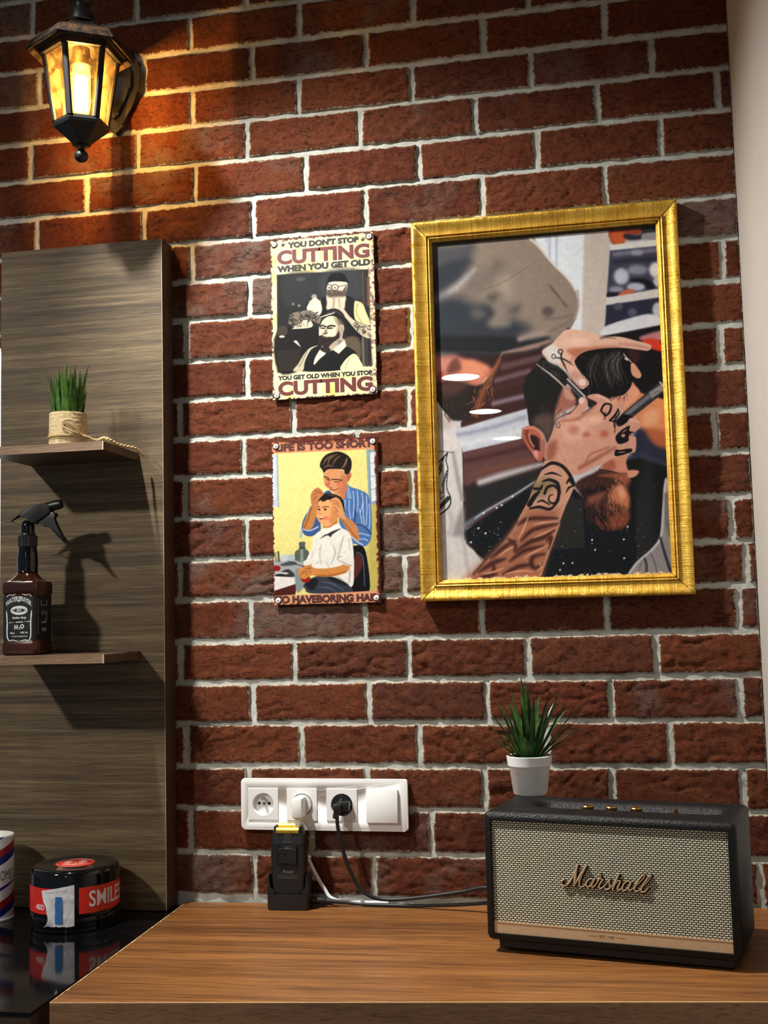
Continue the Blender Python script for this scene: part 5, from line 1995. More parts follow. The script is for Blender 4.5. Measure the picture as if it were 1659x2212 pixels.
    s.stroke([(150, 948), (240, 942), (312, 995), (345, 1090)], [14, 18, 18, 14], (222, 150, 130), 8)
    s.poly([(235, 1185), (280, 1165), (290, 1220), (270, 1245)], (230, 160, 152), 16)
    s.poly([(300, 1090), (350, 1060), (360, 1180), (330, 1220)], (178, 118, 110), 20)
    # --- upper hand
    s.poly([(325, 180), (420, 110), (500, 20), (580, -39), (720, -26), (840, 0), (889, 18), (930, 34), (1100, 34), (1250, 70), (1390, 108), (1416, 140), (1380, 174), (1280, 162), (1100, 142), (900, 150), (750, 182), (664, 250), (655, 300), (720, 400), (785, 470), (792, 510), (740, 552), (700, 542), (640, 470), (580, 382), (480, 312), (390, 262)], (228, 186, 164), 4)
    s.poly([(340, 180), (440, 110), (500, 180), (520, 300), (400, 262)], (226, 217, 212), 30)
    s.poly([(580, 60), (700, 40), (820, 60), (760, 120), (600, 140)], (238, 200, 180), 40)
    s.poly([(580, 160), (760, 140), (1000, 128), (1100, 140), (900, 156), (750, 186), (664, 252), (640, 235)], (192, 126, 102), 26)
    s.stroke([(1100, 105), (1250, 120), (1390, 150)], [18, 24, 20], (206, 146, 134), 20)
    s.stroke([(600, 300), (650, 250), (720, 390)], 24, (206, 152, 134), 22)
    s.stroke([(580, 390), (640, 480), (705, 545)], 12, (176, 124, 108), 10)
    s.oval(655, 420, 48, 40, (206, 160, 144), 26)
    s.oval(730, 492, 50, 44, (186, 130, 112), 6, 1, 0.3)
    s.oval(728, 488, 42, 36, (236, 208, 198), 5, 1, 0.3)
    s.stroke([(905, 52), (960, 42), (1060, 52)], [12, 10, 6], (92, 84, 84), 5)
    s.stroke([(900, 60), (960, 60)], 4, (200, 160, 145), 3)
    dk = (46, 44, 45)
    s.stroke([(510 + 22 * math.cos(a), 182 + 20 * math.sin(a)) for a in [2 * pi * k / 12 for k in range(13)]], 12, dk, 3)
    s.stroke([(442 + 18 * math.cos(a), 230 + 22 * math.sin(a)) for a in [2 * pi * k / 12 for k in range(13)]], 8, dk, 3)
    s.stroke([(520, 205), (518, 255), (550, 320), (580, 385)], [16, 18, 18, 4], dk, 3)
    s.stroke([(458, 242), (520, 250), (575, 275), (645, 322)], [10, 16, 16, 4], dk, 3)
    # --- swept hair
    s.poly([(658, 262), (720, 200), (850, 165), (1000, 150), (1110, 158), (1180, 212), (1226, 280), (1218, 400), (1222, 480), (1200, 560), (1150, 612), (1020, 640), (960, 622), (900, 612), (780, 602), (735, 572), (792, 510), (785, 470), (720, 400), (658, 310)], (26, 25, 25), 4)
    r = random.Random(31)
    for k in range(46):
        x0 = r.uniform(860, 1150)
        y0 = 158 + abs(x0 - 1040) * 0.18 + r.uniform(0, 60)
        x1 = x0 + (x0 - 1000) * 0.15 + r.uniform(-90, 60)
        y1 = r.uniform(420, 610)
        xm = (x0 + x1) / 2 - r.uniform(10, 70)
        g = r.uniform(60, 150)
        s.stroke([(x0, y0), (xm, (y0 + y1) / 2 - 30), (x1, y1)], [3, 5, 2.5], (g, g * 0.93, g * 0.88), 3, r.uniform(.5, 1), 4)
    s.stroke([(1140, 205), (1165, 240), (1215, 285)], [8, 12, 8], (232, 214, 204), 6)
    s.stroke([(1155, 250), (1175, 265)], 14, (236, 222, 214), 5)
    strands(s, (700, 200, 880, 420), 26, (66, 64, 62), 4, 15, 70, 0.9, 0.4, 3)
    s.poly([(1212, 300), (1250, 308), (1312, 400), (1306, 440), (1270, 446), (1218, 402)], (224, 168, 138), 6)
    s.poly([(1000, 648), (1140, 612), (1232, 520), (1300, 590), (1210, 700), (1090, 780), (1000, 730)], (230, 168, 140), 12)
    strands(s, (1010, 590, 1180, 660), 30, (40, 34, 32), 4, 16, 40, 1.7, 0.3, 3)
    # --- razor
    s.poly([(552, 472), (590, 444), (832, 700), (838, 732), (802, 748)], (58, 57, 58), 3, smooth=False)
    s.stroke([(580, 455), (755, 632)], 14, (206, 204, 204), 4)
    s.stroke([(600, 520), (700, 630)], 12, (110, 110, 112), 6)
    s.stroke([(720, 640), (830, 728)], 16, (24, 24, 26), 4)
    s.poly([(1058, 885), (1120, 800), (1500, 482), (1526, 474), (1552, 520), (1546, 560), (1500, 622), (1232, 832), (1150, 892), (1080, 932)], (62, 60, 64), 3, smooth=False)
    s.poly([(1390, 590), (1528, 498), (1550, 556), (1420, 650)], (156, 147, 147), 10, smooth=False)
    s.stroke([(1175, 800), (1280, 715), (1395, 625)], [40, 46, 40], (124, 124, 132), 14)
    s.stroke([(1500, 486), (1548, 545)], 14, (204, 200, 196), 4)
    s.stroke([(1440, 600), (1480, 575), (1510, 590), (1530, 570)], 6, (96, 90, 90), 4)
    s.poly([(1056, 872), (1120, 815), (1180, 806), (1235, 838), (1105, 935)], (20, 18, 19), 5, smooth=False)
    # --- nose under the fist
    D()
    s.poly([(890, 255), (1000, 150), (1172, 98), (1164, 180), (1192, 262), (1284, 270), (1200, 314), (1050, 300)], (216, 152, 124), 6)
    s.poly([(930, 200), (1030, 150), (1060, 240), (960, 260)], (176, 106, 86), 26)
    s.stroke([(898, 250), (1000, 268), (1085, 286)], [14, 20, 12], (58, 34, 30), 10)
    C()
    s.poly([(1195, 850), (1262, 852), (1302, 912), (1240, 964), (1180, 930)], (228, 180, 162), 8)
    # --- fist
    s.poly([(350, 1245), (370, 1130), (410, 1030), (470, 900), (500, 860), (620, 782), (690, 700), (728, 642), (768, 650), (780, 722), (722, 800), (840, 722), (862, 690), (782, 642), (790, 616), (880, 604), (980, 650), (1022, 690), (1012, 722), (1100, 680), (1142, 722), (1112, 800), (1060, 880), (1092, 930), (1200, 882), (1302, 902), (1290, 950), (1212, 1010), (1262, 1040), (1256, 1170), (1212, 1192), (1062, 1222), (1000, 1262), (850, 1332), (720, 1400), (560, 1400), (440, 1300)], (216, 164, 142), 4)
    s.poly([(380, 1120), (450, 1060), (480, 1120), (440, 1250), (370, 1260)], (170, 110, 90), 40)
    s.poly([(560, 880), (740, 830), (820, 900), (760, 1040), (560, 1060)], (230, 182, 160), 70)
    s.oval(862, 862, 66, 46, (240, 190, 166), 34)
    s.oval(945, 1000, 40, 34, (198, 112, 88), 26)
    s.oval(768, 1008, 34, 26, (192, 120, 100), 26)
    s.oval(640, 960, 50, 40, (200, 138, 116), 40)
    s.stroke([(1050, 1140), (850, 1255), (700, 1340)], [20, 34, 30], (168, 104, 82), 26)
    s.stroke([(1000, 1130), (820, 1200), (760, 1280)], [8, 16, 12], (176, 112, 90), 16)
    s.stroke([(500, 872), (680, 850), (830, 745)], [10, 28, 16], (184, 122, 102), 20)
    s.stroke([(480, 850), (620, 778), (690, 700)], 10, (120, 72, 60), 8)
    s.stroke([(722, 802), (842, 722), (866, 690), (790, 650)], [8, 12, 14, 8], (112, 66, 56), 6)
    s.oval(720, 668, 30, 36, (238, 206, 192), 10, 1, 0.5)
    s.stroke([(945, 855), (985, 790), (1018, 722)], [12, 8, 8], (118, 70, 60), 6)
    s.stroke([(1050, 985), (1055, 930), (1066, 890)], 10, (96, 56, 48), 6)
    s.stroke([(1085, 1090), (1150, 1040), (1212, 1010)], 10, (110, 64, 54), 6)
    s.stroke([(880, 620), (960, 650), (1000, 690)], 24, (236, 194, 176), 16)
    s.stroke([(560, 800), (600, 800), (618, 784)], 8, (60, 52, 52), 4)
    s.stroke([(470, 895), (475, 930), (495, 940), (506, 915), (490, 880)], 7, (52, 46, 46), 3)
    ik = (28, 25, 27)
    s.stroke([(912, 768), (950, 706), (1012, 712), (1002, 780), (958, 815), (912, 768)], [20] * 6, ik, 4)
    s.stroke([(955, 790), (945, 830)], 10, ik, 4)
    s.stroke([(1085, 752), (1050, 820), (1000, 868)], [10, 26, 18], ik, 4)
    s.stroke([(1082, 755), (1092, 800), (1050, 870), (1045, 935)], [12, 16, 20, 6], ik, 4)
    s.stroke([(1000, 868), (1060, 880)], 14, ik, 4)
    s.poly([(1058, 1032), (1120, 962), (1200, 918), (1195, 968), (1242, 984), (1190, 1012), (1186, 1072), (1090, 1102)], ik, 4)
    s.oval(1135, 1018, 20, 16, (206, 150, 128), 4)
    s.stroke([(1130, 985), (1165, 960)], 8, (206, 150, 128), 4)
    s.poly([(1058, 1160), (1110, 1160), (1210, 1146), (1214, 1182), (1060, 1224)], ik, 4)
    s.stroke([(1090, 1185), (1150, 1180)], 7, (200, 144, 124), 3)
    # --- forearm
    D()
    s.poly([(350, 165), (320, 265), (250, 400), (190, 560), (80, 760), (-60, 960), (-180, 1090), (-355, 1290), (-440, 1380), (-440, 1500), (270, 1480), (310, 1310), (400, 1060), (500, 780), (560, 620), (652, 420), (640, 375), (560, 230), (430, 160)], (212, 164, 138), 5, smooth=False)
    s.poly([(170, 640), (500, 640), (480, 800), (400, 1060), (300, 1400), (-440, 1500), (-440, 1330), (-60, 960), (100, 760)], (176, 116, 90), 60, 0.9, False)
    s.poly([(250, 380), (400, 330), (450, 420), (330, 520), (230, 500)], (118, 112, 76), 60, 0.6)
    tk = (40, 31, 30)
    for pts, w in (([(325, 245), (420, 186), (520, 212), (600, 300), (640, 395)], [14, 26, 26, 26, 30]), ([(350, 302), (430, 284), (520, 316)], [6, 18, 4]), ([(330, 370), (400, 352), (480, 390), (512, 490)], [10, 22, 28, 6]),
                   ([(352, 490), (378, 430), (440, 410), (492, 460), (480, 560), (438, 588), (396, 562), (402, 512), (438, 500)], [20, 20, 18, 22, 26, 18, 14, 10, 6]), ([(205, 640), (300, 622), (400, 645), (470, 590)], [14, 22, 22, 12]),
                   ([(565, 480), (596, 430), (650, 412)], [6, 16, 8]), ([(200, 600), (250, 520), (300, 470)], [36, 36, 14]), ([(275, 578), (330, 560), (400, 600)], [4, 18, 10]), ([(570, 390), (600, 350), (620, 380)], [8, 26, 20]), ([(250, 440), (310, 440), (330, 400)], [20, 24, 8])):
        s.stroke(pts, [x * 1.35 for x in w], tk, 5)
    br = (84, 48, 38)
    for pts, w in (([(90, 800), (200, 740), (480, 735)], 26), ([(120, 960), (240, 850), (490, 790)], 26), ([(60, 1070), (200, 975), (350, 920), (450, 850)], 30), ([(10, 1160), (150, 1060), (340, 1010)], 28), ([(350, 1090), (240, 1120), (220, 1190), (260, 1230), (320, 1200)], 30),
                   ([(-60, 1290), (100, 1215), (220, 1200)], 28), ([(-180, 1130), (-60, 1030), (60, 960)], 26), ([(-300, 1270), (-160, 1180), (-40, 1140)], 30), ([(-380, 1400), (-250, 1320), (-120, 1290)], 30), ([(-10, 940), (60, 1000), (50, 1060)], 22), ([(380, 960), (420, 930), (400, 1040)], 26), ([(-200, 1330), (-150, 1240), (-180, 1180)], 22)):
        s.stroke(pts, [w * .6, w * 1.5, w * 1.5, w * .5], br, 22)
    for pts in ([(190, 720), (140, 850), (90, 940)], [(250, 925), (350, 885), (460, 830)], [(150, 1130), (260, 1065), (390, 1000)], [(-40, 1290), (100, 1260), (240, 1265)], [(240, 800), (330, 780), (470, 765)], [(-100, 1110), (-20, 1050), (40, 1020)], [(-260, 1290), (-160, 1270), (-60, 1230)], [(300, 1180), (320, 1220), (280, 1260)]):
        s.stroke(pts, [6, 16, 6], (234, 176, 142), 10)
    s.stroke([(80, 760), (-60, 960), (-180, 1090), (-355, 1290)], 18, (92, 62, 52), 16)
    s.stroke([(500, 790), (400, 1065), (310, 1310)], 12, (216, 160, 134), 10)
    # --- beard
    s.poly([(655, 405), (720, 340), (830, 290), (900, 255), (1000, 275), (1100, 290), (1192, 292), (1202, 380), (1190, 500), (1202, 680), (1170, 800), (1100, 852), (950, 862), (870, 800), (780, 690), (740, 560), (690, 470)], (74, 44, 36), 18)
    s.poly([(750, 440), (1000, 420), (920, 500), (780, 570), (740, 500)], (34, 24, 22), 30)
    s.poly([(790, 650), (1000, 640), (990, 770), (840, 780)], (40, 28, 25), 40)
    s.poly([(1030, 440), (1110, 395), (1192, 500), (1190, 630), (1100, 600), (1000, 540)], (196, 124, 88), 30)
    s.poly([(1080, 440), (1130, 420), (1160, 520), (1110, 540)], (232, 170, 140), 26)
    s.poly([(1000, 720), (1185, 660), (1165, 800), (1010, 835)], (132, 76, 54), 34)
    s.poly([(880, 310), (1000, 290), (1190, 300), (1180, 390), (1050, 340)], (152, 90, 66), 20)
    s.poly([(790, 520), (960, 470), (900, 560), (800, 590)], (146, 92, 70), 30)
    s.poly([(1180, 260), (1290, 262), (1260, 316), (1190, 330)], (226, 160, 136), 10)
    strands(s, (700, 330, 1000, 500), 50, (112, 70, 54), 4, 41, 60, 1.9, 0.5, 3)
    strands(s, (980, 380, 1180, 640), 90, (220, 150, 112), 4, 42, 66, 1.25, 0.6, 3)
    strands(s, (860, 560, 1180, 840), 110, (178, 108, 78), 4, 43, 60, 1.4, 0.7, 3)
    strands(s, (760, 500, 960, 760), 50, (120, 76, 58), 4, 44, 60, 1.9, 0.5, 3)
    strands(s, (1040, 290, 1190, 380), 40, (200, 130, 96), 4, 45, 50, 0.9, 0.5, 3)
    # --- striped shirt
    s.poly([(1535, 420), (1560, 330), (1600, 318), (1620, 900), (1650, 1400), (1130, 1400), (1200, 1260), (1270, 1170), (1420, 1040), (1502, 930), (1522, 700)], (158, 152, 153), 6, smooth=False)
    s.stroke([(1560, 350), (1545, 500), (1530, 720), (1508, 920), (1425, 1042), (1270, 1180), (1180, 1310)], 24, (206, 206, 210), 12)
    s.stroke([(1560, 500), (1570, 760), (1600, 900)], 30, (120, 112, 112), 26)
    s.stroke([(1505, 930), (1550, 1090), (1615, 1290)], [22, 28, 30], (58, 61, 80), 8)
    s.stroke([(1348, 1140), (1366, 1200), (1366, 1300)], 24, (66, 66, 72), 8)
    s.stroke([(1405, 1080), (1450, 1180), (1470, 1300)], 9, (92, 90, 96), 5)
    s.stroke([(1290, 1260), (1320, 1160)], 14, (128, 124, 126), 8)
    s.grain(0.05, 160, 3)

# ------------------------------------------------------------------ gilt-framed picture
def gilt_picture():
    cx, cz = -0.0895, 1.7690
    Wd, Hd = 0.4745, 0.6935
    yb = -0.0035
    t = thing('framed_picture', 'large gold-framed photograph of a tattooed barber shaving a bearded man', 'picture', (cx, yb, cz))
    gold = N('aged_gilding')
    v = gold.coords()
    n1 = gold.noise(v, 30, 5, 0.65)
    n2 = gold.noise(v, 240, 4, 0.7)
    ra = gold.n('ShaderNodeAttribute', attribute_name='run')
    cx_ = gold.n('ShaderNodeCombineXYZ')
    gold.l(gold.math('MULTIPLY', ra.outputs['Fac'], 700.0), cx_.inputs['X'])
    gold.l(n1, cx_.inputs['Y'])
    n3 = gold.noise(cx_.outputs[0], 1.0, 3, 0.6)
    f = gold.math('ADD', gold.math('MULTIPLY', n1, 0.35), gold.math('ADD', gold.math('MULTIPLY', n2, 0.25), gold.math('MULTIPLY', n3, 0.40)))
    gold.l(gold.ramp(f, [(0.33, lin((104, 68, 20))), (0.44, lin((206, 152, 46))), (0.60, lin((248, 206, 92)))]), gold.b.inputs['Base Color'])
    gold.set(Metallic=0.62)
    gold.l(gold.ramp(n2, [(0.3, (.5, .5, .5, 1)), (0.7, (.24, .24, .24, 1))]), gold.b.inputs['Roughness'])
    gold.l(gold.bump(gold.math('ADD', n2, n3), 0.5, 0.0012), gold.b.inputs['Normal'])
    # moulding profile: inset from the outer edge, height off the back
    prof = [(0.0, 0.0), (0.0, .0150), (.0012, .0178), (.0035, .0192), (.0065, .0190), (.0110, .0168), (.0165, .0140), (.0215, .0128), (.0246, .0126), (.0250, .0100), (.0254, .0100), (.0257, .0150), (.0272, .0162), (.0286, .0152), (.0290, .0102), (.0302, .0100), (.0305, .0138), (.0320, .0147), (.0334, .0136), (.0337, .0096), (.0372, .0084), (.0376, .0040)]
    bm = NB()
    rnd = random.Random(9)
    segs = 120
    def side_pts(k):
        out = []
        return out
    cor = [(-1, -1), (1, -1), (1, 1), (-1, 1)]
    for si in range(4):
        a, b = cor[si], cor[(si + 1) % 4]
        rows = []
        for i in range(segs + 1):
            fz = i / segs
            row = []
            for j, (ins, hgt) in enumerate(prof):
                ax, az = a[0] * (Wd / 2 - ins), a[1] * (Hd / 2 - ins)
                bx, bz = b[0] * (Wd / 2 - ins), b[1] * (Hd / 2 - ins)
                x, z = ax + (bx - ax) * fz, az + (bz - az) * fz
                h = hgt
                if 2 <= j <= 6 and 0 < i < segs:
                    h += rnd.gauss(0, 0.00022)        # combed, rubbed gesso
                row.append(bm.verts.new((x, -h, z)))
            rows.append(row)
        for A, B in zip(rows, rows[1:]):
            for j in range(len(prof) - 1):
                bm.faces.new((A[j], B[j], B[j + 1], A[j + 1]))
    lay_r = bm.verts.layers.float.new('run')
    for v_ in bm.verts:
        v_[lay_r] = v_.co.x if abs(v_.co.z) / Hd > abs(v_.co.x) / Wd + (Hd - Wd) / (Hd + Wd) * 0 and abs(v_.co.z) > Hd / 2 - 0.039 and abs(v_.co.x) < Wd / 2 - (Hd / 2 - abs(v_.co.z)) + 1e-5 else v_.co.z
    fr = obj('frame', bm, gold.m, t, ang=40)
    # dark mitre lines
    for sx, sz in cor:
        bm = NB()
        P = [(sx * (Wd / 2 - i), -h - 0.00025, sz * (Hd / 2 - i)) for i, h in prof[2:-1]]
        tube(bm, P, 0.00045, 6)
        obj('mitre_line', bm, M['dark_hole'], fr)
    iw, ih = Wd - 2 * 0.0372, Hd - 2 * 0.0372
    sh = Sheet(cx, cz, iw, ih, yb - 0.0045, 330, 500, (205, 200, 200))
    paint_barber_photo(sh)
    # worn paper edge along the bottom
    n = sh.grain(0.0, 120, 12)
    e = (sh.LZ + ih / 2) - 0.003
    k = np.clip((0.0012 + 0.006 * (n - 0.35) - e) * 1800, 0, 1)[..., None]
    sh.C[:] = sh.C * (1 - k) + np.array([224, 208, 176.0]) * k
    e = (ih / 2 - sh.LZ) - 0.0045 - 0.004 * (sh.LX / iw + 0.5) * 0  # even dark band along the top of the sheet
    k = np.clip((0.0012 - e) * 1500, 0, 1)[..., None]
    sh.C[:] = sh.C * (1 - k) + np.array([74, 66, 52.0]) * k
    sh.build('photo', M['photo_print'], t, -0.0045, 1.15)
    bm = NB()
    q = [bm.verts.new((sx * iw / 2, -0.0078, sz * ih / 2)) for sx, sz in cor]
    bm.faces.new(q)
    obj('glass', bm, M['glass'], t, flat=True)
    bm = NB()
    box(bm, -Wd / 2 + .004, Wd / 2 - .004, -0.0030, -0.0004, -Hd / 2 + .004, Hd / 2 - .004)
    obj('backing_board', bm, M['desk_edge'], t, flat=True)
gilt_picture()

# ------------------------------------------------------------------ two tin signs
def tin_plate(name, label, cx, cz, Wd, Hd, sheet, rim, letters):
    t = thing(name, label, 'sign', (cx, -0.0035, cz), group=None)
    bm = NB()
    prism(bm, rrect(Wd, Hd, 0.007, 6), -0.0019, -0.0004, 0.0003, 1)
    obj('plate', bm, rim, t)
    for sx in (-1, 1):
        for sz in (-1, 1):
            dd = np.hypot(sheet.LX - sx * (Wd / 2 - 0.0085), sheet.LZ - sz * (Hd / 2 - 0.0085))
            nn = sheet.grain(0.0, 260, 40 + sx + 3 * sz)
            kk = np.clip((0.0072 + 0.003 * nn - dd) * 900, 0, 1)[..., None] * 0.85
            sheet.C[:] = sheet.C * (1 - kk) + np.array([70, 46, 46.0]) * kk
    pr = sheet.build('print', M['tin_print'], t, -0.0021, 1.22)
    for mat_, fns in letters:
        for fn in fns:
            bm = NB()
            fn(bm)
            obj('lettering', bm, mat_, pr, flat=True)
    for sx in (-1, 1):
        for sz in (-1, 1):
            x, z = sx * (Wd / 2 - 0.0085), sz * (Hd / 2 - 0.0085)
            s = bpy.data.objects.new('screw', None)
            COL.objects.link(s)
            s.parent = t
            s.location = (x, -0.0022, z)
            bm = NB()
            lathe(bm, [(.0048, 0), (.0050, .0006), (.0042, .0017), (.0022, .0022), (0, .0023)], 24)
            bmesh.ops.rotate(bm, verts=bm.verts, cent=(0, 0, 0), matrix=Matrix.Rotation(pi / 2, 3, 'X'))
            obj('head', bm, M['white_plastic'], s)
            bm = NB()
            a = 0.5 * (sx + 2 * sz)
            for k in (0, 1):
                d = Vector((math.cos(a + k * pi / 2), 0, math.sin(a + k * pi / 2))) * 0.0021
                tube(bm, [Vector((0, -0.0022, 0)) - d, Vector((0, -0.0022, 0)) + d], 0.0005, 6)
            obj('cross_slot', bm, M['print_grey'], s)
    return t

def rust_edge(sh, col, width, amp, seed, scale=220):
    n = sh.grain(0.0, scale, seed)
    d = np.minimum(sh.w / 2 - np.abs(sh.LX), sh.h / 2 - np.abs(sh.LZ))
    return n, d, np.clip((width + amp * n - d) * 1400, 0, 1)[..., None]

def cutting_sign():
    cx, cz, Wd, Hd = -0.4990, 1.9575, 0.2000, 0.3060
    s = Sheet(cx, cz, Wd - .0012, Hd - .0012, -0.006, 200, 300, (243, 233, 192))
    n = s.grain(0.0, 26, 5)
    k = np.clip((n - 0.05) * 1.6, 0, 1)[..., None]
    s.C[:] = s.C * (1 - k) + np.array([240, 222, 142.0]) * k
    s.crop(560, 490, 5.821)
    s.oval(330, 190, 150, 60, (232, 196, 176), 90, 0.8)
    s.poly([(220, 602), (800, 570), (1370, 532), (1418, 1742), (800, 1796), (228, 1834)], (52, 53, 55), 10, smooth=False)
    s.poly([(300, 620), (780, 600), (780, 900), (350, 1000)], (62, 64, 66), 60)
    s.poly([(470, 640), (570, 640), (560, 670), (490, 680)], (96, 98, 98), 20)
    s.poly([(800, 580), (1280, 550), (1300, 900), (1180, 920), (800, 880)], (72, 76, 80), 60)
    s.poly([(228, 1300), (740, 1270), (720, 1500), (560, 1640), (520, 1800), (235, 1820)], (40, 38, 37), 20)
    s.poly([(235, 1560), (520, 1530), (510, 1800), (235, 1825)], (58, 52, 48), 10, smooth=False)
    s.poly([(235, 1270), (340, 1250), (345, 1350), (240, 1370)], (84, 74, 66), 8)
    s.oval(285, 1380, 34, 14, (226, 220, 204), 6)
    s.poly([(432, 1440), (470, 1430), (520, 1510), (480, 1480)], (214, 208, 196), 4)
    for x, y, r_ in ((425, 970, 12), (500, 990, 14), (690, 880, 34), (650, 950, 26), (750, 950, 30), (690, 980, 24)):
        s.oval(x, y, r_, r_, (176, 164, 150), 14)
    s.oval(690, 930, 40, 30, (50, 44, 44), 16)
    s.stroke([(1320, 560), (1335, 1000)], 44, (74, 62, 56), 16)
    s.stroke([(1370, 640), (1375, 980)], 36, (124, 100, 88), 14)
    s.stroke([(1300, 560), (1310, 1000)], 8, (120, 110, 100), 6)
    # chair rails
    for x, c_ in ((1250, 52), (1300, 120), (1345, 78), (1380, 58)):
        s.stroke([(x, 1390), (x + 15, 1740)], 34, (c_, c_ * .94, c_ * .9), 8)
    # standing barber
    cream = (232, 221, 196)
    s.poly([(790, 900), (880, 880), (1080, 860), (1200, 930), (1230, 1150), (1290, 1400), (1200, 1480), (1060, 1300), (1040, 1100), (780, 1120)], (40, 40, 43), 8)
    s.poly([(1080, 1400), (1250, 1400), (1270, 1660), (1090, 1560)], (112, 98, 84), 20)
    s.poly([(640, 940), (700, 890), (770, 950), (788, 1050), (740, 1110), (600, 1040)], cream, 6)
    s.poly([(1196, 950), (1240, 938), (1300, 970), (1350, 1090), (1402, 1232), (1290, 1212), (1200, 1150)], (240, 226, 172), 5)
    s.stroke([(1240, 960), (1220, 1080), (1290, 1200)], 12, (170, 150, 110), 10)
    s.poly([(860, 730), (900, 690), (1080, 690), (1108, 740), (1090, 820), (1040, 880), (880, 880), (848, 800)], (224, 214, 196), 6)
    s.poly([(850, 690), (890, 600), (960, 580), (1060, 590), (1110, 690), (1000, 676), (900, 684)], (34, 34, 37), 6)
    s.stroke([(830, 700), (960, 678), (1130, 690)], [8, 14, 10], (30, 30, 33), 5)
    s.poly([(850, 850), (960, 840), (1082, 860), (1080, 960), (1050, 1045), (858, 1045), (850, 960)], (216, 205, 182), 12)
    s.poly([(860, 800), (1060, 810), (1080, 870), (980, 880), (870, 880)], (104, 92, 84), 20)
    s.stroke([(940, 880), (930, 1040)], 16, (160, 148, 130), 16)
    s.stroke([(1000, 880), (1010, 1030)], 16, (176, 164, 146), 16)
    g = (58, 50, 48)
    for px_ in (870, 950):
        s.stroke([(px_ + 40 * math.cos(a), 762 + 38 * math.sin(a)) for a in [2 * pi * k / 10 for k in range(11)]], 9, g, 4)
    s.stroke([(990, 750), (1095, 735)], 8, g, 4)
    s.oval(878, 765, 14, 8, (80, 70, 66), 5)
    s.oval(950, 765, 14, 8, (80, 70, 66), 5)
    s.stroke([(905, 760), (900, 820), (925, 830)], 10, (150, 134, 118), 8)
    s.poly([(1050, 800), (1100, 740), (1085, 840), (1050, 870)], (110, 98, 90), 12)
    # forearms with tattoos
    s.poly([(368, 1180), (400, 1092), (520, 1062), (640, 1050), (780, 1140), (755, 1215), (620, 1180), (480, 1270), (380, 1225)], (140, 131, 118), 6)
    s.poly([(425, 1275), (560, 1172), (650, 1185), (655, 1262), (430, 1284)], (226, 217, 192), 6)
    s.poly([(985, 1000), (1060, 1030), (1140, 1130), (1240, 1202), (1392, 1262), (1402, 1396), (1300, 1372), (1200, 1282), (1100, 1160), (1030, 1080)], (208, 198, 176), 5)
    r = random.Random(6)
    for _ in range(90):
        x, y = r.uniform(380, 740), 0
        y = 1135 + r.uniform(-60, 60) + (40 if x < 480 else 0)
        s.stroke([(x, y), (x + r.uniform(-30, 30), y + r.uniform(-26, 26))], r.uniform(6, 14), (58, 54, 52), 5, 0.85)
    for _ in range(55):
        f_ = r.random()
        x, y = 1190 + 200 * f_, 1235 + 90 * f_ + r.uniform(-40, 50)
        s.stroke([(x, y), (x + r.uniform(-30, 30), y + r.uniform(-26, 26))], r.uniform(5, 12), (70, 64, 58), 5, 0.85)
    for _ in range(12):
        x = r.uniform(480, 640)
        s.stroke([(x, r.uniform(1210, 1260)), (x + r.uniform(-24, 24), r.uniform(1210, 1265))], 7, (80, 74, 68), 5)
    # seated client
    s.poly([(756, 1240), (800, 1145), (930, 1115), (1010, 1160), (1062, 1262), (1052, 1325), (1030, 1420), (960, 1450), (850, 1425), (758, 1390)], (228, 217, 192), 6)
    s.poly([(930, 1130), (1020, 1170), (1062, 1262), (1020, 1420), (960, 1400), (980, 1250)], (168, 154, 136), 26)
    s.poly([(770, 1180), (850, 1052), (970, 1030), (1062, 1100), (1076, 1190), (1050, 1250), (1010, 1190), (960, 1130), (880, 1122), (800, 1170), (762, 1250)], (44, 41, 40), 6)
    s.stroke([(860, 1080), (960, 1060), (1040, 1120)], 14, (92, 84, 78), 10)
    s.stroke([(778, 1132), (860, 1105), (945, 1078)], [10, 13, 10], (238, 233, 214), 3)
    s.poly([(750, 1385), (790, 1360), (830, 1380), (900, 1385), (960, 1370), (1000, 1310), (1005, 1400), (935, 1485), (850, 1510), (758, 1490)], (60, 51, 47), 8)
    s.stroke([(790, 1378), (840, 1392), (890, 1382)], 10, (120, 96, 84), 6)
    s.stroke([(764, 1250), (800, 1240), (834, 1256)], 20, (52, 46, 42), 5)
    s.stroke([(858, 1256), (900, 1242), (948, 1248)], 22, (52, 46, 42), 5)
    s.stroke([(774, 1272), (818, 1276)], 16, (40, 36, 34), 4)
    s.stroke([(858, 1276), (914, 1273)], 17, (40, 36, 34), 4)
    s.poly([(836, 1272), (858, 1335), (828, 1348), (812, 1340)], (150, 134, 114), 14)
    s.stroke([(1010, 1180), (1040, 1230)], 40, (120, 108, 98), 24)
    s.stroke([(798, 1342), (830, 1348), (850, 1335)], 13, (90, 96, 84), 5)
    s.poly([(1015, 1245), (1050, 1230), (1066, 1270), (1046, 1330), (1018, 1330)], (196, 182, 160), 6)
    s.stroke([(1030, 1260), (1045, 1290), (1030, 1315)], 7, (96, 86, 78), 4)
    s.poly([(890, 1490), (1010, 1400), (1078, 1430), (1000, 1500), (940, 1560), (880, 1560)], (186, 174, 154), 8)
    for _ in range(14):
        x, y = r.uniform(950, 1050), r.uniform(1430, 1490)
        s.stroke([(x, y), (x + r.uniform(-16, 16), y + r.uniform(-16, 16))], 6, (90, 82, 76), 4)
    s.poly([(545, 1700), (640, 1540), (760, 1498), (860, 1570), (1080, 1500), (1230, 1600), (1150, 1700), (1030, 1800), (535, 1815)], (35, 37, 38), 6)
    s.poly([(688, 1735), (700, 1650), (770, 1530), (800, 1498), (850, 1545), (830, 1600), (760, 1660)], (236, 229, 207), 4)
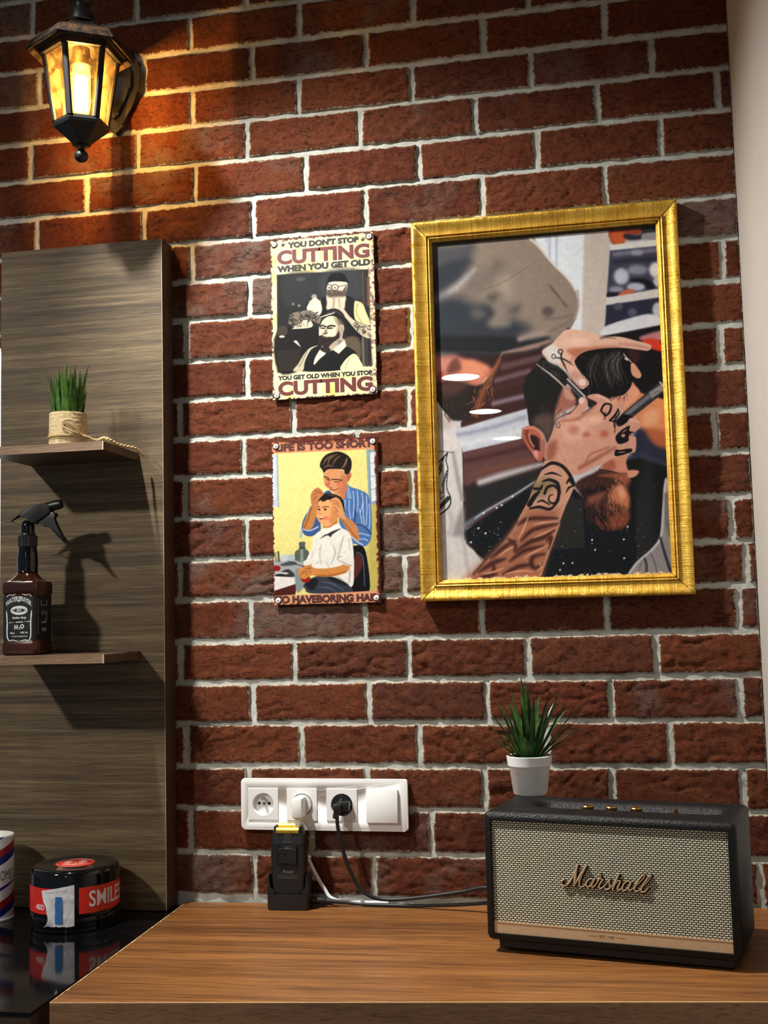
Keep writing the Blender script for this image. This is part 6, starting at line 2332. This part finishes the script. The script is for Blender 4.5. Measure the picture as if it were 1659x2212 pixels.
    s.poly([(760, 1540), (820, 1500), (900, 1545), (850, 1590)], (60, 54, 50), 5)
    s.poly([(925, 1545), (1072, 1425), (1095, 1500), (1000, 1596)], (241, 235, 207), 4, smooth=False)
    s.stroke([(760, 1670), (850, 1590)], 6, (40, 40, 42), 3)
    s.poly([(425, 1808), (490, 1722), (560, 1602), (640, 1520), (740, 1492), (650, 1545), (575, 1690), (545, 1812)], (204, 194, 170), 5)
    s.stroke([(600, 1560), (545, 1680), (500, 1760)], 10, (140, 130, 112), 8)
    s.poly([(1030, 1800), (1060, 1700), (1150, 1610), (1210, 1600), (1262, 1670), (1294, 1790)], (241, 233, 190), 5)
    s.stroke([(1140, 1640), (1100, 1720), (1080, 1790)], 10, (190, 176, 136), 8)
    s.grain(0.07, 300, 14)
    # rough border of the picture and worn edge of the plate
    n, d, k = rust_edge(s, None, 0.0016, 0.0050, 21)
    s.C[:] = s.C * (1 - k) + np.array([86, 52, 54.0]) * k
    f = np.clip((s.LX / s.w - 0.36) * 9, 0, 1) * np.clip((n + 0.15) * 2.2, 0, 1)
    f = np.maximum(f, np.clip((-s.LX / s.w - 0.47) * 22, 0, 1) * np.clip((n + .1) * 2, 0, 1) * 0.5)
    f = (f * 0.8)[..., None] * (d < 0.012)[..., None]
    s.C[:] = s.C * (1 - f) + np.array([122, 92, 96.0]) * f
    def X(u): return (at(560 + u / 5.821, 490 + 1000 / 5.821, -0.006).x - cx)
    mm = 1 / 5.821 / 1137.0
    def row(bm, string, uc, zc, wpx, hpx, bold):
        text(bm, string, uc, zc, w=wpx * mm * 1.01, h=hpx * mm, bold=bold, y=-0.0022)
    def zz(v, u=800):
        return at(560 + u / 5.821, 490 + v / 5.821, -0.006).z - cz
    def xx(u, v):
        return at(560 + u / 5.821, 490 + v / 5.821, -0.006).x - cx
    def star(u, v):
        def fn(bm):
            x, z = xx(u, v), zz(v, u)
            prism(bm, [(x + (0.0046 if j % 2 == 0 else 0.0019) * math.sin(j * pi / 5), z + (0.0046 if j % 2 == 0 else 0.0019) * math.cos(j * pi / 5)) for j in range(10)], -0.0025, -0.0021)
        return fn
    def blk(bm):
        row(bm, "YOU DON'T STOP", xx(800, 195), zz(193), 900, 78, 0.06)
    def blk2(bm):
        row(bm, 'WHEN YOU GET OLD', xx(805, 488), zz(488), 1175, 82, 0.06)
    def blk3(bm):
        row(bm, 'YOU GET OLD WHEN YOU STOP', xx(822, 1868), zz(1868), 1180, 58, 0.05)
    def red1(bm):
        row(bm, 'CUTTING', xx(800, 345), zz(342), 1165, 182, 0.045)
    def red2(bm):
        row(bm, 'CUTTING', xx(825, 2005), zz(2003), 1175, 180, 0.045)
    tin_plate('tin_sign', 'upper tin sign, cream with bold maroon lettering above and below a grey barbershop scene', cx, cz, Wd, Hd, s,
              pm('rusty_purple_edge', (66, 36, 38), 0.5, var=0.3, scale=200), [(M['print_black'], (blk, blk2, blk3, star(297, 228), star(1300, 160))), (M['print_maroon'], (red1,)), (M['print_maroon2'], (red2,))])
cutting_sign()

def haircut_sign():
    cx, cz, Wd, Hd = -0.5020, 1.5745, 0.2010, 0.3030
    s = Sheet(cx, cz, Wd - .0012, Hd - .0012, -0.006, 200, 300, (238, 227, 152))
    s.crop(560, 930, 5.672)
    s.oval(500, 700, 500, 600, (242, 232, 160), 300)
    s.poly([(1340, 900), (1480, 880), (1490, 1990), (1330, 1980)], (206, 192, 112), 60)
    s.poly([(100, 300), (222, 295), (236, 935), (100, 945)], (206, 216, 226), 6, smooth=False)
    s.poly([(100, 300), (190, 330), (200, 830), (100, 850)], (222, 230, 238), 16, smooth=False)
    s.stroke([(222, 295), (236, 935)], 14, (168, 176, 190), 6)
    s.poly([(1310, 232), (1480, 228), (1500, 905), (1340, 905)], (160, 178, 184), 6, smooth=False)
    s.poly([(1345, 270), (1480, 255), (1490, 850), (1375, 870)], (222, 232, 234), 8, smooth=False)
    for v in (400, 560, 720):
        s.stroke([(1345, v), (1480, v - 6)], 10, (160, 178, 188), 4)
    s.stroke([(1350, 230), (1365, 870)], 8, (120, 140, 150), 5)
    # chair and clutter
    s.poly([(1140, 1440), (1190, 1410), (1260, 1405), (1320, 1560), (1345, 1990), (1110, 1990), (1150, 1700)], (28, 26, 28), 6)
    s.poly([(1180, 1510), (1265, 1560), (1250, 1700), (1160, 1820), (1150, 1660)], (104, 54, 48), 14)
    s.stroke([(1190, 1490), (1270, 1560), (1290, 1900)], 9, (120, 130, 160), 5)
    s.poly([(438, 1490), (490, 1450), (486, 1372), (562, 1368), (560, 1440), (606, 1485), (600, 1560), (545, 1650), (440, 1640)], (106, 112, 104), 5)
    s.stroke([(520, 1470), (520, 1640)], 34, (160, 168, 160), 18)
    s.stroke([(490, 1440), (560, 1436)], 12, (60, 62, 58), 5)
    s.poly([(150, 1600), (440, 1590), (560, 1680), (480, 1800), (150, 1790)], (178, 182, 182), 10)
    s.poly([(270, 1530), (350, 1520), (345, 1590), (270, 1600)], (206, 212, 214), 8)
    s.poly([(355, 1530), (430, 1525), (425, 1600), (350, 1600)], (190, 198, 204), 8)
    s.stroke([(232, 1490), (240, 1600)], 26, (110, 110, 104), 8)
    s.stroke([(195, 1500), (205, 1600)], 20, (150, 150, 144), 8)
    s.poly([(260, 1640), (400, 1600), (460, 1640), (300, 1660)], (92, 96, 96), 12)
    s.poly([(190, 1790), (250, 1740), (360, 1700), (430, 1790)], (66, 70, 74), 10)
    s.oval(270, 1750, 90, 16, (206, 206, 196), 5)
    s.oval(260, 1770, 60, 14, (40, 44, 46), 6)
    s.oval(215, 1688, 46, 36, (164, 40, 42), 5)
    s.poly([(180, 1785), (466, 1802), (468, 1872), (180, 1965)], (236, 231, 226), 4, smooth=False)
    s.poly([(180, 1965), (468, 1872), (440, 2010), (180, 2030)], (94, 44, 38), 4, smooth=False)
    s.poly([(445, 1700), (600, 1760), (560, 1900), (460, 1980)], (150, 160, 158), 14)
    # man
    blue = (96, 132, 184)
    s.poly([(770, 780), (860, 735), (900, 860), (760, 1100), (750, 1220), (650, 1292), (560, 1282), (520, 1202), (545, 1080), (640, 920), (700, 860)], (78, 108, 158), 6)
    s.poly([(1060, 655), (1120, 690), (1240, 730), (1332, 790), (1372, 950), (1376, 1280), (1330, 1392), (1270, 1418), (1160, 1385), (1150, 1420), (1100, 1300), (990, 1180), (980, 960), (1010, 800)], blue, 6)
    for k, pts in enumerate(([(1110, 800), (1100, 950), (1120, 1080)], [(1150, 740), (1160, 900), (1150, 1060)], [(1200, 740), (1210, 900), (1190, 1000)], [(1255, 760), (1270, 880), (1240, 1000)], [(1310, 800), (1320, 960), (1310, 1150)], [(1270, 880), (1275, 1040), (1290, 1160)], [(1225, 960), (1250, 1080), (1260, 1140)], [(1345, 900), (1355, 1080), (1345, 1200)], [(1050, 850), (1050, 960)], [(610, 960), (570, 1080)], [(680, 870), (640, 930)])):
        s.stroke(pts, 9, (206, 220, 240), 5)
    s.stroke([(1180, 970), (1170, 1100), (1150, 1160)], 16, (52, 72, 118), 12)
    s.stroke([(1195, 1150), (1280, 1175), (1365, 1260)], 12, (46, 64, 108), 8)
    s.stroke([(1220, 1260), (1290, 1270), (1350, 1290)], 10, (206, 220, 240), 5)
    s.stroke([(1230, 1330), (1290, 1330), (1330, 1350)], 10, (206, 220, 240), 5)
    s.stroke([(540, 1210), (620, 1225), (720, 1180)], 16, (200, 214, 232), 8)
    s.stroke([(520, 1190), (510, 1300)], [12, 30], (170, 190, 220), 12)
    s.poly([(1000, 760), (1080, 690), (1075, 800), (1015, 850), (985, 800)], (206, 142, 100), 8)
    s.poly([(1072, 670), (1110, 720), (1130, 850), (1060, 830)], (140, 172, 214), 5)
    s.stroke([(1075, 680), (1065, 820), (1130, 848)], 8, (50, 66, 110), 4)
    s.poly([(786, 560), (795, 490), (900, 462), (1040, 495), (1125, 520), (1105, 610), (1065, 640), (1075, 720), (1020, 790), (940, 782), (868, 735), (835, 680), (795, 640)], (226, 166, 120), 6)
    s.poly([(1000, 560), (1065, 560), (1075, 720), (1020, 790), (960, 760), (1000, 680)], (204, 138, 98), 26)
    s.poly([(1068, 545), (1120, 515), (1128, 560), (1090, 625), (1060, 635)], (206, 136, 98), 5)
    s.stroke([(1085, 560), (1105, 555), (1085, 600)], 8, (140, 80, 58), 5)
    s.poly([(742, 440), (760, 365), (830, 290), (960, 256), (1062, 290), (1122, 350), (1132, 430), (1112, 505), (1075, 540), (1045, 520), (1030, 480), (900, 470), (830, 480), (792, 515), (765, 470)], (44, 36, 32), 6)
    for pts in ([(780, 420), (820, 350), (900, 300)], [(840, 420), (860, 350), (950, 290)], [(900, 420), (930, 360), (990, 310)], [(790, 460), (840, 430), (900, 440)], [(1030, 460), (1060, 400), (1070, 340)]):
        s.stroke(pts, [6, 18, 8], (152, 116, 90), 12)
    s.stroke([(1010, 460), (1050, 400), (1075, 340)], 6, (210, 160, 130), 4)
    s.stroke([(795, 565), (830, 575), (860, 600)], 13, (60, 40, 32), 5)
    s.stroke([(890, 600), (950, 600), (1010, 610)], 13, (60, 40, 32), 5)
    s.stroke([(820, 595), (850, 612)], 9, (44, 30, 26), 4)
    s.stroke([(920, 630), (990, 628)], 9, (44, 30, 26), 4)
    s.stroke([(862, 610), (850, 660), (840, 690), (890, 700)], 14, (190, 112, 84), 8)
    s.stroke([(868, 715), (920, 730), (980, 700)], [8, 12, 6], (130, 58, 48), 5)
    s.oval(985, 660, 36, 26, (226, 130, 104), 24)
    s.oval(830, 660, 26, 26, (214, 120, 94), 22)
    # boy
    s.poly([(718, 860), (760, 795), (860, 770), (965, 795), (1022, 850), (1045, 950), (1030, 1015), (970, 985), (905, 900), (850, 850), (770, 860), (725, 900)], (40, 32, 31), 6)
    s.stroke([(780, 830), (860, 790), (950, 810)], 10, (130, 96, 78), 8)
    s.poly([(790, 1120), (940, 1080), (950, 1150), (880, 1200), (800, 1230)], (200, 134, 84), 8)
    s.poly([(708, 905), (760, 850), (850, 848), (925, 920), (962, 1000), (965, 1060), (905, 1130), (830, 1182), (760, 1142), (718, 1090), (694, 1030)], (240, 184, 128), 5)
    s.poly([(900, 920), (965, 1010), (960, 1070), (890, 1140), (860, 1100)], (222, 156, 100), 24)
    s.oval(820, 1075, 34, 24, (236, 146, 108), 20)
    s.poly([(928, 985), (972, 990), (965, 1068), (932, 1070)], (222, 150, 100), 5)
    s.stroke([(712, 940), (740, 930)], 10, (84, 54, 40), 5)
    s.stroke([(776, 940), (830, 930), (850, 940)], 10, (84, 54, 40), 5)
    s.oval(733, 965, 14, 12, (52, 36, 30), 4)
    s.oval(808, 965, 16, 12, (52, 36, 30), 4)
    s.stroke([(750, 960), (738, 1015), (768, 1022)], 9, (206, 136, 96), 6)
    s.stroke([(725, 1070), (760, 1082), (808, 1062)], [8, 18, 6], (150, 56, 50), 4)
    s.stroke([(735, 1068), (795, 1066)], 6, (246, 236, 226), 3)
    s.poly([(760, 860), (800, 800), (850, 800), (830, 850), (780, 870)], (48, 38, 36), 6)
    # hands and arms of the man
    sk, skd = (222, 160, 108), (196, 130, 82)
    s.poly([(650, 920), (720, 900), (705, 1010), (682, 1100), (640, 1200), (560, 1215), (538, 1150), (580, 1050)], (206, 146, 90), 5)
    s.stroke([(640, 940), (600, 1060), (560, 1180)], 18, (168, 108, 62), 18)
    s.poly([(628, 835), (640, 762), (710, 698), (772, 740), (782, 792), (740, 830), (705, 905), (650, 925)], (208, 144, 94), 5)
    for pts in ([(660, 790), (720, 760), (760, 770)], [(680, 740), (730, 735), (770, 760)], [(660, 850), (710, 800)]):
        s.stroke(pts, 8, (150, 92, 58), 5)
    s.poly([(980, 1055), (1052, 1050), (1190, 1160), (1225, 1310), (1205, 1355), (1120, 1295), (1040, 1160)], (208, 148, 98), 5)
    s.stroke([(1000, 1080), (1100, 1200), (1190, 1320)], 16, (170, 110, 70), 16)
    s.poly([(858, 860), (940, 818), (1000, 870), (1040, 1000), (1055, 1085), (985, 1065), (960, 985), (900, 905)], (228, 170, 120), 5)
    for pts in ([(880, 870), (930, 860), (980, 900)], [(900, 900), (950, 900), (990, 940)], [(930, 940), (960, 990)]):
        s.stroke(pts, 8, (160, 100, 66), 5)
    s.stroke([(1130, 1300), (1200, 1362), (1270, 1400)], 14, (210, 220, 236), 8)
    # boy's shirt
    wt = (241, 237, 228)
    s.poly([(790, 1195), (860, 1190), (960, 1140), (1015, 1195), (1100, 1250), (1142, 1380), (1158, 1550), (1160, 1700), (1130, 1920), (900, 1810), (680, 1700), (575, 1610), (640, 1450), (675, 1290), (750, 1225)], wt, 5)
    s.poly([(745, 1325), (820, 1265), (930, 1215), (1000, 1200), (900, 1270), (875, 1305), (830, 1285)], (74, 70, 72), 6)
    s.poly([(790, 1235), (900, 1170), (960, 1145), (1000, 1190), (900, 1230), (820, 1270)], (248, 244, 236), 4)
    for pts, w in (([(900, 1400), (930, 1500), (880, 1640)], 14), ([(1030, 1300), (1000, 1420), (960, 1560)], 16), ([(760, 1400), (740, 1520), (760, 1640)], 10), ([(980, 1600), (960, 1560), (1010, 1540)], 16), ([(1100, 1640), (1110, 1780), (1090, 1880)], 16), ([(660, 1480), (640, 1560)], 12), ([(850, 1750), (960, 1790), (1080, 1880)], 14), ([(1100, 1330), (1110, 1460)], 12), ([(820, 1620), (860, 1680)], 12)):
        s.stroke(pts, [w * .4, w, w * .4], (184, 180, 178), 12)
    for y in (1450, 1620):
        s.oval(735 - (y - 1450) * .12, y, 9, 9, (190, 186, 180), 4)
    # boy's arms and lap
    s.poly([(545, 1890), (640, 1810), (760, 1775), (900, 1800), (1090, 1890), (1120, 1990), (640, 1995), (560, 1940)], (70, 76, 90), 6)
    s.poly([(560, 1880), (640, 1815), (720, 1830), (700, 1900), (640, 1960)], (40, 42, 48), 8)
    s.poly([(840, 1800), (930, 1800), (1080, 1880), (1050, 1900), (900, 1850)], (44, 44, 50), 8)
    for pts in ([(760, 1850), (900, 1880), (1040, 1960)], [(720, 1920), (850, 1930), (960, 1990)]):
        s.stroke(pts, [6, 14, 6], (112, 120, 136), 8)
    s.poly([(505, 1805), (560, 1780), (622, 1795), (612, 1850), (555, 1862), (520, 1840)], (172, 42, 42), 5)
    s.poly([(535, 1665), (620, 1620), (660, 1680), (800, 1690), (980, 1662), (1065, 1620), (1112, 1650), (1065, 1742), (900, 1785), (760, 1790), (640, 1775), (560, 1820), (490, 1792), (478, 1722)], (218, 154, 90), 5)
    s.stroke([(700, 1770), (880, 1775), (1060, 1725)], [10, 20, 14], (178, 112, 58), 14)
    for pts in ([(520, 1740), (560, 1720), (600, 1740)], [(500, 1770), (550, 1750), (590, 1770)], [(560, 1690), (610, 1700), (630, 1750)], [(600, 1680), (640, 1690)]):
        s.stroke(pts, 8, (150, 90, 50), 5)
    s.poly([(540, 1605), (640, 1568), (662, 1622), (560, 1655)], (238, 233, 226), 5)
    s.poly([(975, 1600), (1060, 1570), (1150, 1610), (1130, 1660), (1040, 1640)], (238, 233, 226), 5)
    s.stroke([(980, 1590), (1060, 1630), (1140, 1660)], 8, (160, 154, 150), 5)
    s.stroke([(350, 1598), (440, 1635), (545, 1666)], [5, 8, 12], (52, 48, 46), 3)
    # bands for the wording
    s.poly([(80, 288), (900, 250), (1600, 215), (1600, 0), (80, 0)], (221, 160, 122), 5, smooth=False)
    s.poly([(80, 2035), (900, 1992), (1600, 1950), (1600, 2300), (80, 2300)], (226, 170, 132), 5, smooth=False)
    s.grain(0.05, 220, 4)
    n, d, k = rust_edge(s, None, 0.0010, 0.0040, 33)
    er = np.clip((s.LX / s.w - 0.44) * 30, 0, 1)[..., None]
    rust = np.array([96, 40, 32.0]) * np.ones_like(s.C)
    s.C[:] = s.C * (1 - k) + rust * k
    g = (np.clip((s.LX / s.w - 0.470) * 60 + n * 1.2, 0, 1))[..., None]
    s.C[:] = s.C * (1 - g) + np.array([104, 44, 36.0]) * g
    tp = (np.clip(((s.LZ / s.h - 0.478) * 70 + n * 1.4), 0, 1) * np.clip((s.LX / s.w + 0.55) * 3, 0, 1))[..., None]
    s.C[:] = s.C * (1 - tp) + np.array([104, 46, 38.0]) * tp
    mm = 1 / 5.672 / 1137.0
    def P(u, v):
        p = at(560 + u / 5.672, 930 + v / 5.672, -0.006)
        return p.x - cx, p.z - cz
    def brown(bm):
        x, z = P(788, 183)
        text(bm, 'LIFE IS TOO SHORT', x, z, w=1190 * mm, h=92 * mm, bold=0.055, y=-0.0022)
    def brown2(bm):
        x, z = P(832, 2058)
        text(bm, 'TO HAVEBORING HAIR', x, z, w=1262 * mm, h=92 * mm, bold=0.055, y=-0.0022)
    tin_plate('tin_sign', 'lower tin sign with a painted man cutting a boy\'s hair on a yellow wall', cx, cz, Wd, Hd, s,
              pm('rusty_red_edge', (84, 34, 28), 0.5, var=0.3, scale=200), [(M['print_brown'], (brown, brown2))])
haircut_sign()
